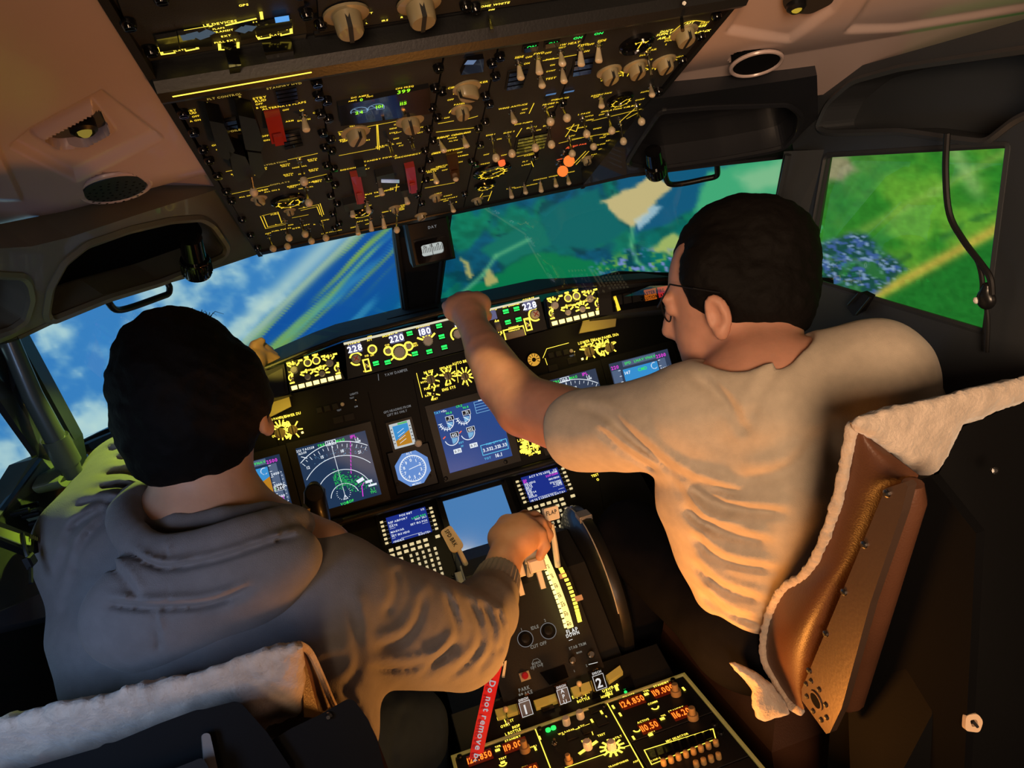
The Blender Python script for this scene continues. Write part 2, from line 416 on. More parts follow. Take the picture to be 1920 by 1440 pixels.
    gr = mix(gr, np.broadcast_to(C(150, 180, 110), sh), np.exp(-((u - 262) / 16.) ** 2) * sst(-v, 40, 100) * .6)
    gr = patch(gr, [(1550, 290), (1590, 295), (1606, 318), (1580, 340), (1540, 336)], (132, 130, 96), 10)
    gr = patch(gr, [(1516, 432), (1540, 423), (1538, 434), (1518, 442)], (90, 190, 150), 2, 1, 1)
    gr = gr * (.86 + .28 * fbm(x / 8, y / 8, 3))[..., None]
    tw = sst(polydist(x, y, [(1500, 470), (1610, 432), (1625, 440), (1700, 505), (1640, 552), (1560, 560), (1500, 540)]), -8, 8)
    tn = fbm(x / 9, y / 6, 3); twc = mix(np.broadcast_to(C(24, 66, 66), sh), np.broadcast_to(C(58, 84, 150), sh), sst(tn, .52, .62))
    twc = mix(twc, np.broadcast_to(C(120, 146, 190), sh), sst(fbm(x / 6 + 30, y / 4, 3), .62, .72)); twc = mix(twc, np.broadcast_to(C(52, 120, 50), sh), sst(fbm(x / 22 + 70, y / 16, 3), .5, .64) * .6)
    gr = mix(gr, twc, tw * .92)
    img = mix(img, gr, g)
    return np.clip(img, 0, 1)
NA, NV = 760, 250
az = np.radians(np.linspace(-72, 78, NA)); zz = np.linspace(0.30, 1.95, NV)
AZ, ZZ = np.meshgrid(az, zz)
SP = np.stack([2.9 * np.sin(AZ), .1 + 2.9 * np.cos(AZ), ZZ], -1)
sx_, sy_ = proj(SP)
col = picture(sx_, sy_) ** 2.2
me = bpy.data.meshes.new('visual_screen'); idx = np.arange(NA * NV).reshape(NV, NA)
q = np.stack([idx[:-1, :-1], idx[:-1, 1:], idx[1:, 1:], idx[1:, :-1]], -1).reshape(-1, 4)[:, ::-1]
me.from_pydata(SP.reshape(-1, 3).tolist(), [], q.tolist())
ca = me.color_attributes.new('picture', 'FLOAT_COLOR', 'POINT')
ca.data.foreach_set('color', np.concatenate([col.reshape(-1, 3), np.ones((NA * NV, 1))], 1).astype(np.float32).ravel())
M_screen = bpy.data.materials.new('projected_flight_picture'); M_screen.use_nodes = True; nt = M_screen.node_tree; b = nt.nodes['Principled BSDF']
at = nt.nodes.new('ShaderNodeAttribute'); at.attribute_name = 'picture'; b.inputs['Base Color'].default_value = (.02, .02, .02, 1); b.inputs['Roughness'].default_value = .9
nt.links.new(at.outputs['Color'], b.inputs['Emission Color']); b.inputs['Emission Strength'].default_value = 1.08
me.materials.append(M_screen)
scr = thing('projection_screen', 'curved projection screen outside the windows showing clouds, tilted horizon and green fields', 'screen', (0, 3.0, .30))
o = bpy.data.objects.new('screen_sheet', me); link(o); o.parent = scr; o.location = (0, -3.0, -.30)
fm = MB()
for z in (.27, 1.98):
    fm.tube([(2.93 * math.sin(a), .1 + 2.93 * math.cos(a), z) for a in np.radians(np.linspace(-72, 78, 40))], .025, 6)
part('screen_frame', fm, M_rubber, scr)

# ------------------------------------------------------------------ floor, rear dark hull
mb = MB(); mb.box(Frame((0, 0, 0), (1, 0, 0), (0, 1, 0)), -1.5, 1.5, -1.5, 2.3, -.04, 0.0)
struct('floor', mb, mat('dark_carpet', (.010, .009, .009), .9, bump=.4, bscale=300))

# ------------------------------------------------------------------ side walls with the side windows
SR = Frame((.63, 1.0, 1.3), (0, -1, 0), (.10, 0, 1)); SL = Frame((-.71, 1.0, 1.3), (0, 1, 0), (-.10, 0, 1))
WR = rnd([(1548, 290), (1893, 270), (1848, 623), (1508, 521)], 9)
VR = rnd([(1531, 243), (1552, 194), (1600, 152), (1690, 127), (1930, 92), (2010, 92), (1985, 190), (1905, 225), (1850, 268), (1800, 262), (1690, 246), (1560, 250)], 16)
mb = MB(); plate(mb, SR, [(1462, 160), (1520, 150), (1920, 36), (2150, -40), (2150, 1000), (1640, 1000), (1510, 700), (1470, 560), (1490, 292)], [WR, VR], .05, deep=[.012, .07]); back(mb, SR, VR, .07)
mb.tube(pathpx(SR, VR, -.001), .006, 6, closed=True); mb.tube(pathpx(SR, WR, -.002), .005, 6, closed=True)
struct('wall_right', mb, M_shell)
mb = MB(); mb.box(Frame((.66, 1.0, .55), (0, -1, 0), (0, 0, 1)), -1.1, 2.2, -.55, .5, -.03, 0); struct('wall_right', mb, M_rubber)
WL = rnd([(-190, 480), (78, 856), (-120, 1120)], 12)
mb = MB(); plate(mb, SL, [(-260, 380), (-10, 640), (28, 628), (105, 770), (150, 880), (240, 930), (240, 1120), (40, 1168), (-150, 1205), (-260, 1215)], [WL], .05, deep=.012)
mb.tube(pathpx(SL, WL, -.002), .005, 6, closed=True)
M_side = mat('side_panel_olive', (.20, .23, .15), .5, bump=.1, bscale=60, vary=.1)
struct('wall_left', mb, M_shell)
# dark bulkhead and footwell under the main panel
mb = MB(); mb.prism([np.array(p) for p in ((-1.3, 2.08, 0), (1.3, 2.08, 0), (1.3, 2.08, 1.02), (.62, 2.12, 1.19), (-.58, 2.12, 1.17), (-1.3, 2.08, 1.0))], (0, .03, 0)); struct('wall_front', mb, M_rubber)
mb = MB(); mb.box(Frame((-1.0, .6, 0), (0, 1, 0), (0, 0, 1)), -1.6, 1.5, 0, 1.0, -.03, 0); struct('wall_left', mb, M_rubber)
# rear hull of the simulator room
mb = MB(); mb.box(Frame((.70, -.42, 0), (0, -1, 0), (0, 0, 1)), -1.06, 1.06, 0, 2.0, -.03, 0); struct('wall_right', mb, M_rubber)
mb = MB(); mb.box(Frame((-.78, -.44, 0), (0, 1, 0), (0, 0, 1)), -1.06, 1.02, 0, 2.0, -.03, 0); struct('wall_left', mb, M_rubber)
mb = MB(); mb.box(Frame((0, 0, 1.99), (1, 0, 0), (0, -1, 0)), -.80, .74, -1.55, 1.5, -.03, 0); struct('ceiling', mb, M_rubber)
mb = MB(); mb.box(Frame((0, -1.5, 0), (-1, 0, 0), (0, 0, 1)), -.74, .80, 0, 2.0, -.03, 0); struct('wall_back', mb, mat('back_wall', (.10, .09, .085), .8))
# glass panes
M_glass = bpy.data.materials.new('window_glass'); M_glass.use_nodes = True; nt = M_glass.node_tree; nt.nodes.remove(nt.nodes['Principled BSDF'])
ga = nt.nodes.new('ShaderNodeBsdfTransparent'); gb = nt.nodes.new('ShaderNodeBsdfGlossy'); gb.inputs['Roughness'].default_value = .0; gl_ = nt.nodes.new('ShaderNodeLayerWeight'); gp = nt.nodes.new('ShaderNodeMath'); gp.operation = 'POWER'; gp.inputs[1].default_value = 5.0; nt.links.new(gl_.outputs['Facing'], gp.inputs[0]); gf = nt.nodes.new('ShaderNodeMath'); gf.operation = 'MULTIPLY_ADD'; gf.inputs[1].default_value = .5; gf.inputs[2].default_value = .035; nt.links.new(gp.outputs[0], gf.inputs[0])
gm = nt.nodes.new('ShaderNodeMixShader'); nt.links.new(gf.outputs[0], gm.inputs[0]); nt.links.new(ga.outputs[0], gm.inputs[1]); nt.links.new(gb.outputs[0], gm.inputs[2]); nt.links.new(gm.outputs[0], nt.nodes['Material Output'].inputs[0])
mb = MB(); mb.poly([SR.at(*q) - SR.z * .011 for q in WR]); struct('window_1', mb, M_glass)
mb = MB(); mb.poly([SL.at(*q) - SL.z * .011 for q in WL]); struct('window_2', mb, M_glass)

# ------------------------------------------------------------------ headers over the windscreens, posts
HL = frame3((480, 472, 1.52), (30, 630, 1.0), (405, 358, 1.24))
VL = rnd([(84, 590), (92, 540), (118, 492), (160, 458), (240, 430), (320, 412), (376, 408), (398, 420), (427, 462), (420, 480), (385, 496), (300, 530), (200, 560), (95, 602)], 10)
V2 = rnd([(-70, 505), (0, 515), (42, 517), (54, 530), (60, 560), (48, 600), (20, 620), (-70, 650)], 8)
mb = MB(); plate(mb, HL, [(-90, 478), (0, 466), (60, 462), (130, 445), (250, 405), (404, 356), (452, 345), (530, 462), (478, 476), (345, 517), (200, 557), (88, 604), (24, 634), (-90, 680)], [VL, V2], .05, deep=.06)
back(mb, HL, VL, .06); back(mb, HL, V2, .06)
mb.tube(pathpx(HL, VL, -.001), .007, 6, closed=True); mb.tube(pathpx(HL, V2, -.001), .006, 6, closed=True)
mb.tube(pathpx(HL, [(482, 472), (345, 517), (200, 557), (88, 604), (24, 634), (-60, 668)], -.004), .006, 6)
M_headl = mat('header_olive', (.15, .145, .105), .42, bump=.12, bscale=70, vary=.1, coat=.15)
struct('trim_1', mb, M_headl)
mb = MB(); mb.poly([HL.at(*q) - HL.z * .055 for q in VL]); mb.poly([HL.at(*q) - HL.z * .055 for q in V2]); struct('trim_2', mb, M_recess)
HR = frame3((1104, 342, 1.42), (1228, 188, 1.16), (1530, 225, dep(SR, 1530, 225, .0)))
V3 = rnd([(1174, 305), (1200, 262), (1236, 208), (1330, 200), (1480, 195), (1503, 214), (1496, 250), (1472, 276), (1440, 284), (1350, 300), (1240, 316)], 12)
mb = MB(); plate(mb, HR, [(1094, 346), (1222, 186), (1300, 176), (1480, 150), (1532, 141), (1536, 286), (1478, 291), (1340, 306), (1180, 326)], [V3], .05, deep=.045)
back(mb, HR, V3, .045); mb.tube(pathpx(HR, V3, -.001), .006, 6, closed=True)
mb.tube(pathpx(HR, [(1094, 346), (1180, 327), (1340, 307), (1478, 292), (1530, 287)], -.004), .006, 6)
mb.tube(pathpx(HR, [(1240, 292), (1330, 286), (1400, 268), (1470, 262)], -.042), .006, 6)
struct('trim_3', mb, mat('header_grey', (.011, .012, .016), .42, bump=.12, bscale=70, coat=.15))
def bar(pts, r, name, m, n=10, k=4): 
    mb = MB(); mb.tube(pts, r, n); return struct(name, mb, m, True)
# windscreen posts
mb = MB(); mb.prism([P(735, 425, 1.66), P(848, 400, 1.64), P(823, 588, 2.02), P(757, 600, 2.04)], np.array((0, .06, -.02)))
mb.tube([P(742, 430, 1.64), P(764, 596, 2.0)], .007, 6); mb.tube([P(838, 410, 1.62), P(818, 586, 1.98)], .007, 6)
struct('trim_4', mb, mat('post_black', (.010, .013, .020), .5, bump=.1, bscale=90))
mb = MB(); mb.prism([P(1470, 284, 1.33), P(1552, 280, 1.28), P(1512, 535, 1.42), P(1420, 545, 1.48)], np.array((.035, .03, 0)))
mb.tube([P(1478, 290, 1.31), P(1440, 480, 1.44)], .006, 6)
struct('trim_5', mb, M_shell)
mb = MB(); mb.prism([P(-20, 640, .99), P(30, 626, 1.0), P(140, 826, 1.12), P(150, 880, 1.13), P(72, 858, 1.02), P(0, 752, .94)], np.array((0, .04, 0)))
struct('trim_6', mb, mat('post_slate', (.022, .030, .042), .42, bump=.1, bscale=90, coat=.2), False)
gr = thing('grab_tube', 'ribbed dark olive tube bolted along the left window post', 'rail', P(100, 800, 1.05))
mb = MB(); mb.tube([P(18, 640, .975), P(60, 740, 1.0), P(106, 826, 1.03)], [.012, .013, .014], 14); part('tube', mb, mat('tube_olive', (.055, .07, .06), .35, coat=.2), gr, smooth=True)
mb = MB(); mb.tube([P(103, 820, 1.03), P(128, 868, 1.05)], .0175, 16); mb.tube([P(128, 868, 1.05), P(140, 892, 1.06)], [.014, .012], 16); part('socket', mb, mat('socket_olive', (.07, .085, .065), .35, coat=.2), gr, smooth=True)
# windscreen panes on the slope between the posts
mb = MB(); mb.poly([P(735, 425, 1.70), P(480, 470, 1.62), P(24, 628, 1.04), P(140, 826, 1.16), P(500, 680, 1.9), P(757, 600, 2.06)]); struct('window_3', mb, M_glass)
mb = MB(); mb.poly([P(845, 400, 1.70), P(1094, 343, 1.55), P(1480, 288, 1.38), P(1440, 530, 1.50), P(1080, 540, 2.0), P(820, 590, 2.06)]); struct('window_4', mb, M_glass)

# ------------------------------------------------------------------ moulded ceiling liners
def patch(name, quad, frame, hfun, mt, n=150):
    (ax, ay), (bx, by), (cx, cy), (dx, dy) = quad
    U, V = np.meshgrid(np.linspace(0, 1, n), np.linspace(0, 1, n))
    X = ax * (1 - U) * (1 - V) + bx * U * (1 - V) + cx * U * V + dx * (1 - U) * V
    Y = ay * (1 - U) * (1 - V) + by * U * (1 - V) + cy * U * V + dy * (1 - U) * V
    H = hfun(X, Y); pts = [frame.at(x, y) + frame.z * h for x, y, h in zip(X.ravel(), Y.ravel(), H.ravel())]
    i = np.arange(n * n).reshape(n, n); q = np.stack([i[:-1, :-1], i[1:, :-1], i[1:, 1:], i[:-1, 1:]], -1).reshape(-1, 4)
    mb = MB(); mb.add(pts, q.tolist()); return struct(name, mb, mt, True)
LL = frame3((300, 167, dep(OHF, 300, 167, .02)), (420, 380, dep(OHF, 420, 380, .03)), (0, 462, 1.02))
nichel = rnd([(84, 267), (176, 219), (190, 221), (207, 252), (160, 274), (118, 279), (98, 276)], 8)
def hl(X, Y):
    d = polydist(X, Y, [(60, 246), (192, 174), (300, 258), (142, 336), (24, 276)])
    H = -.010 * sst(d, -7, 7)
    H += .010 * sst(polydist(X, Y, [(70, 262), (176, 208), (214, 256), (165, 284), (112, 288)]), -10, 8) 
    H -= .03 * sst(polydist(X, Y, nichel), -2, 2)
    H += .007 * sst(-((X - 0) * .90 - (Y - 285) * .43) / 1, -4, 4) * sst(380 - Y, 0, 20)
    H -= .012 * sst(1 - ((X - 217) / 58) ** 2 - ((Y - 357) / 32) ** 2 + .0 * X, -.12, .1)
    ed = (Y - (462 - .27 * X)) / 60.; H += -.03 * np.clip(ed + .9, 0, 1.5) ** 2
    H += .004 * np.clip((X - (205 + .56 * (Y + 0))) / 60. + .7, 0, 1) ** 2
    return H
patch('ceiling', [(-130, -120), (122, -120), (484, 468), (-130, 520)], LL, hl, M_liner, 190)
sp = thing('loudspeaker', 'round dark perforated speaker grille set in the left beige ceiling liner', 'speaker', LL.at(217, 357))
FS = Frame(LL.at(217, 357), LL.x, LL.y); rs = .0405
mb = MB(); mb.lathe(FS, [(rs, -.014), (rs, -.004), (rs * .95, -.001), (rs * .1, .002)], 28); part('grille', mb, mat('grille_blue_black', (.012, .022, .028), .45), sp, smooth=True)
mb = MB()
for rr, k in ((.2, 5), (.42, 10), (.63, 15), (.83, 20)):
    for j in range(k): a = 2 * math.pi * (j + rr) / k; mb.disc(FS, FS.w(rs * rr * math.cos(a), rs * rr * math.sin(a), .0035), rs * .045, 0, 8)
part('hole', mb, M_recess, sp, kind='stuff')
mb = MB(); mb.tube([FS.w(rs * 1.07 * math.cos(a), rs * 1.07 * math.sin(a), -.004) for a in np.linspace(0, 2 * math.pi, 32)[:-1]], .004, 8, closed=True); part('rim', mb, M_liner, sp, smooth=True)
FN = Frame(LL.at(158, 246), LL.x, LL.y)
rl = thing('reading_light', 'small amber reading lamp sunk in a slanted niche of the left liner', 'light', FN.o)
mb = MB(); mb.poly([LL.at(*q) - LL.z * .012 for q in nichel]); part('niche_plate', mb, mat('niche_grey', (.05, .045, .04), .5), rl)
mb = MB(); mb.lathe(FN, [(.014, -.012), (.014, .0), (.010, .003), (.009, -.003)], 20); part('bezel', mb, M_black, rl, smooth=True)
mb = MB(); mb.lathe(FN, [(.008, -.004), (.007, .003), (.004, .006)], 16); part('bulb', mb, glow('amber_bulb', (.75, .55, .08), .28), rl, smooth=True)
LR = frame3((1228, 184, dep(OHF, 1228, 184, .022)), (1360, 8, dep(OHF, 1360, 8, .022)), (1900, 40, 1.04))
def hr(X, Y):
    H = -.008 * sst(polydist(X, Y, [(1590, 62), (1640, -10), (1700, -90), (2050, -90), (1930, 30), (1690, 66)]), -7, 7)
    H += -.008 * sst(polydist(X, Y, [(1366, 60), (1440, -60), (1640, -100), (1560, 20), (1480, 80)]), -6, 6)
    H -= .03 * sst(1 - ((X - 1418) / 49) ** 2 - ((Y - 119) / 22) ** 2, -.05, .05)
    H += -.015 * np.clip((Y - (300 - .17 * X)) / 60. - .2, 0, 1) ** 2
    return H
patch('ceiling', [(1330, -120), (2150, -140), (2150, 120), (1205, 235)], LR, hr, M_liner, 190)
FV = Frame(LR.at(1418, 119), LR.x, LR.y)
av = thing('air_vent', 'round open black air outlet in the right beige ceiling liner', 'vent', FV.o)
uu = LR.uv(1467, 119) - LR.uv(1370, 119); rv = abs(uu[0]) / 2
mb = MB(); mb.lathe(FV, [(rv * 1.0, -.001), (rv * .97, -.012), (rv * .9, -.05)], 28); mb.disc(FV, FV.w(0, 0, .0008), rv * .97, 0, 28); part('duct', mb, M_recess, av)
mb = MB(); mb.tube([FV.w(rv * 1.03 * math.cos(a), rv * 1.03 * math.sin(a), .001) for a in np.linspace(0, 2 * math.pi, 32)[:-1]], .003, 8, closed=True); part('rim', mb, M_liner, av, smooth=True)
FN2 = Frame(LR.at(1512, 2), LR.x, LR.y)
rl = thing('reading_light', 'amber reading lamp at the top edge in the right beige liner', 'light', FN2.o)
mb = MB(); plate(mb, Frame(LR.o + LR.z * .002, LR.x, LR.y), rnd([(1466, 8), (1480, -40), (1580, -60), (1562, 6), (1520, 27), (1478, 24)], 10), [], .01); part('niche_plate', mb, mat('niche_brown', (.03, .026, .022), .5), rl)
F2 = Frame(FN2.at(1492, 4), LR.x, LR.y); mb = MB(); mb.lathe(F2, [(.012, 0), (.012, .008), (.008, .012), (.007, .006)], 18); part('bezel', mb, M_black, rl, smooth=True)
mb = MB(); mb.lathe(F2, [(.007, .006), (.006, .011), (.003, .013)], 14); part('bulb', mb, glow('amber_bulb_lit', (.9, .6, .05), .5), rl, smooth=True)

# sun visor knobs and grab handles under the headers
def header_handle(F, pts, label, r=.0055):
    t = thing('grab_rail', label, 'rail', F.at(*pts[0]))
    mb = MB(); mb.tube([F.at(x, y, h) for (x, y, h) in pts], r, 10); part('bar', mb, M_black, t, smooth=True)
header_handle(HL, [(196, 556, -.01), (203, 566, .0)] + [(x, y, .0) for x, y in spl([(203, 566), (216, 580), (240, 578), (300, 557), (316, 550), (318, 538)], 4, False)] + [(312, 526, -.01)], 'black wire grab handle below the left window header')
header_handle(HR, [(1246, 310, -.01), (1247, 325, .0)] + [(x, y, .0) for x, y in spl([(1247, 328), (1254, 344), (1275, 345), (1320, 336), (1343, 330), (1345, 318)], 4, False)] + [(1344, 300, -.01)], 'black wire grab handle below the right window header')
def visor_knob(F, top, bot, r, label):
    t = thing('visor_knob', label, 'knob', F.at(*bot)); a = F.at(*top, .012); b = F.at(*bot, .03); d = nrm(b - a); L = np.linalg.norm(b - a)
    KF = Frame(a, nrm(np.cross(d, (0, 1, .3))), np.cross(d, nrm(np.cross(d, (0, 1, .3))))); 
    if KF.z @ d < 0: KF = Frame(a, -KF.x, KF.y)
    mb = MB(); mb.lathe(KF, [(r * .80, 0), (r * .82, L * .56)], 24); part('stem', mb, M_gloss, t, smooth=True)
    mb = MB(); mb.lathe(KF, [(r, L * .56), (r * 1.04, L * .60), (r * 1.04, L * .93), (r * .96, L)], 28)
    for j in range(22):
        an = 2 * math.pi * j / 22; c = a + (KF.x * math.cos(an) + KF.y * math.sin(an)) * r * 1.03
        mb.tube([c + d * L * .62, c + d * L * .92], r * .06, 5)
    part('grip', mb, M_gloss, t, smooth=True)
visor_knob(HL, (357, 447), (371, 514), .0235, 'glossy black ribbed visor knob hanging under the left header')
visor_knob(HR, (1224, 283), (1231, 327), .018, 'black ribbed visor knob hanging under the right header')
# ------------------------------------------------------------------ switch-gear used on every panel (built once, copied)
I4 = Frame((0, 0, 0), (1, 0, 0), (0, 1, 0))
def mesh_of(name, mb, mt, smooth=True):
    me = mb.mesh(name, (0, 0, 0), smooth); me.materials.append(mt); return me
mb = MB(); mb.lathe(I4, [(.0048, 0), (.0048, .002), (.0034, .003), (.0034, .006), (.0022, .0065)], 12); ME_nut = mesh_of('bushing', mb, M_steel)
mb = MB(); mb.lathe(I4, [(.0014, 0), (.0019, .80), (.0019, 1.0)], 8); ME_stem = mesh_of('stem', mb, M_steel)
mb = MB(); mb.lathe(I4, [(.0017, .0), (.0026, .25), (.0042, .72), (.0046, .88), (.0036, .97), (.0014, 1.0)], 12, sy=.72); ME_paddle = mesh_of('paddle', mb, M_ivory)
mb = MB(); mb.lathe(I4, [(.0018, -.0062), (.0044, -.0046), (.0060, 0), (.0052, .0036), (.0030, .0058), (.0006, .0064)], 14); ME_bulb = mesh_of('bulb', mb, M_ivory)
mb = MB(); mb.lathe(I4, [(.0052, 0), (.0052, .0022), (.0040, .0040), (.0012, .0044)], 10); ME_fast = mesh_of('fastener', mb, M_black)
mb = MB(); mb.lathe(I4, [(.0066, 0), (.0066, .004), (.0052, .0075), (.0046, .0075), (.0040, .005)], 12); mb.box(I4, -.0045, .0045, -.0008, .0008, .005, .008); ME_fastb = mesh_of('fastener', mb, M_gloss)
def pointer_body():
    mb = MB(); n = 24; prof = [(1.0, 0), (1.0, .10), (.80, .16), (.74, .70), (.66, .78)]
    vs = []
    for k, (r, h) in enumerate(prof):
        for j in range(n):
            a = 2 * math.pi * j / n; c, q = math.cos(a), math.sin(a); e = r
            if k >= 2: c *= .80
            vs.append((c * e, q * e * (1.12 if k >= 2 else 1), h))
    fs = [(i * n + j, i * n + (j + 1) % n, (i + 1) * n + (j + 1) % n, (i + 1) * n + j) for i in range(len(prof) - 1) for j in range(n)]
    fs += [tuple(range((len(prof) - 1) * n, len(prof) * n)), tuple(range(n - 1, -1, -1))]; mb.add(vs, fs); return mb
ME_ptr = mesh_of('knob_body', pointer_body(), M_knob)
mb = MB(); mb.box(I4, -.10, .10, -.82, .80, .775, .80, .0); mb.box(I4, -.10, .10, .79, .86, .30, .79); mb.box(I4, -.10, .10, -.88, -.80, .30, .79); ME_ptrs = mesh_of('pointer_stripe', mb, M_ink, False)
mb = MB(); mb.lathe(I4, [(.13, .0), (.13, .02), (.02, .022)], 10); ME_set = mesh_of('set_screw', mb, M_ink)
def align(p0, p1, xref=(1, 0, 0)):
    z = nrm(p1 - p0); x = np.asarray(xref, float); x = nrm(x - z * (x @ z)); return x, np.cross(z, x), z
def xf(o, x, y, z, sx=1, sy=1, sz=1):
    return Matrix(((x[0] * sx, y[0] * sy, z[0] * sz, o[0]), (x[1] * sx, y[1] * sy, z[1] * sz, o[1]), (x[2] * sx, y[2] * sy, z[2] * sz, o[2]), (0, 0, 0, 1)))
PALETTE = {'tp': 'toggle_switch', 'tb': 'lever_switch'}
def toggle(root, F, bx, by, tx, ty, kind='p', ht=None, bulb=None, sc=1.0):
    """toggle whose bushing stands at (bx,by) on the panel and whose tip shows at (tx,ty)"""
    b = F.at(bx, by); ht = ht or (.024 if kind == 'p' else .034); t = F.at(tx, ty, ht); x, y, z = align(b, t, F.x); L = np.linalg.norm(t - b)
    o = inst('toggle_switch', ME_nut, xf(b, F.x, F.y, F.z, sc, sc, sc), root)
    # children live in the bushing's own axes
    inv = o.matrix_basis.to_3x3().inverted(); org = org_of(root)
    def sub(name, me, p, s3, lbl=None):
        M = xf(p - org, x, y, z, *s3); c = bpy.data.objects.new(name, me); link(c); c.parent = o; c.matrix_basis = o.matrix_basis.inverted() @ M
        if lbl: c['label'] = lbl
        return c
    if kind == 'p': sub('paddle', ME_paddle, b + z * L * .12, (sc * 1.05, sc * 1.05, L * .9))
    elif kind == 'm': sub('lever', ME_stem, b, (sc * 1.2, sc * 1.2, L))
    else:
        sub('lever', ME_stem, b, (sc, sc, L)); sub('bulb_tip', bulb or ME_bulb, t, (sc, sc, sc))
    return o
def pknob(root, F, px, py, r, tilt=0.0, h=1.0, me=None, label=None):
    h *= .8
    """pointer knob: centre of the top shows at (px,py), radius in metres"""
    p = F.at(px, py, r * h * .9) - F.z * r * h * .9; c, q = math.cos(tilt), math.sin(tilt); x = F.x * c + F.y * q; y = -F.x * q + F.y * c
    o = inst('rotary_knob', me or ME_ptr, xf(p, x, y, F.z, r, r, r * 1.25 * h), root, label)
    for nm, mm in (('pointer_stripe', ME_ptrs), ('set_screw', ME_set)):
        c_ = bpy.data.objects.new(nm, mm); link(c_); c_.parent = o
        c_.matrix_basis = Matrix.Identity(4) if nm == 'pointer_stripe' else Matrix.Translation((-.46, -.28, .45)) @ Matrix.Rotation(math.radians(-90), 4, 'Y')
    return o
def fasteners(root, F, pts, me=None):
    for x, y in pts: inst('fastener', me or ME_fast, F.mat(F.at(x, y)), root)
def seglines(F, mb, lines, wd=.0011, h=.0006):
    for L in lines: mb.line(F, [F.at(x, y) for x, y in L], wd, h)
LSC = [1.0, .80]
def letters(F, mb, items, h=.0006, scale=None):
    scale = scale or LSC[0]
    for it in items:
        txt, x, y, hp = it[:4]; o = F.at(x, y); s = (o - CAM) @ RM[:, 2]
        mb.text(F, o, txt, hp * s / FPX * scale * 1.12, h, it[4] if len(it) > 4 else 'C', LSC[1])
def slab(F, quad, thick=.03, bev=.0015, lift=0.0):
    """bevelled slab over four sighted corners (kept a true plane figure)"""
    c = [F.at(x, y) for x, y in quad]; mid = sum(c) / 4; mb = MB()
    top = [p + nrm(mid - p) * bev * 1.5 + F.z * lift for p in c]; sh = [p + F.z * (lift - bev) for p in c]; bot = [p + F.z * (lift - thick) for p in c]
    fs = [(0, 1, 2, 3)] + [(a + 4 * k, 4 * k + (a), 0, 0) for k in ()]
    vs = top + sh + bot; tri = [(0, 1, 2, 3), (11, 10, 9, 8)]
    for k in (0, 4):
        for i in range(4): j = (i + 1) % 4; tri.append((k + i, k + 4 + i, k + 4 + j, k + j))
    qn = np.cross(top[1] - top[0], top[2] - top[0])
    if qn @ F.z < 0: tri = [t[::-1] for t in tri]
    return mb.add(vs, tri)
def quadbox(F, pts, h0, h1):
    mb = MB(); mb.prism([F.at(x, y) + F.z * h0 for x, y in pts], F.z * (h1 - h0)); return mb

VP = np.array([710., 840.])
def toward(x, y, y2):      # follow a column line of the overhead to picture row y2
    t = (y2 - y) / (VP[1] - y); return (x + (VP[0] - x) * t, y2)
def rowy(x, y, x2, s=-.20): return (x2, y + (x2 - x) * s)
F = OHF
# column lines at the aft (upper) and forward (lower) ends
def colx(k, t):
    top = [(318, 178), (598, 135), (832, 98), (934, 83), (1100, 57), (1352, 18)]; bot = [(484, 473), (633, 440), (780, 409), (868, 391), (975, 368), (1104, 341)]
    a, b = np.array(top[k], float), np.array(bot[k], float); return a + (b - a) * t
def column(name, k, label, edge=2.5):
    a, b, c, d = colx(k, 0), colx(k + 1, 0), colx(k + 1, 1), colx(k, 1)
    a = a + (edge, 0); d = d + (edge * .6, 0)
    t = thing(name, label, 'panel', F.at(*((a + b + c + d) / 4)))
    part('face_plate', slab(F, [a, d, c, b]), M_panel, t); return t
def rail(root, k, ts, side=8):
    for t in ts:
        p = colx(k, t); inst('fastener', ME_fastb, F.mat(F.at(p[0] + side * (1 - .4 * t), p[1])), root)
ohd = {}
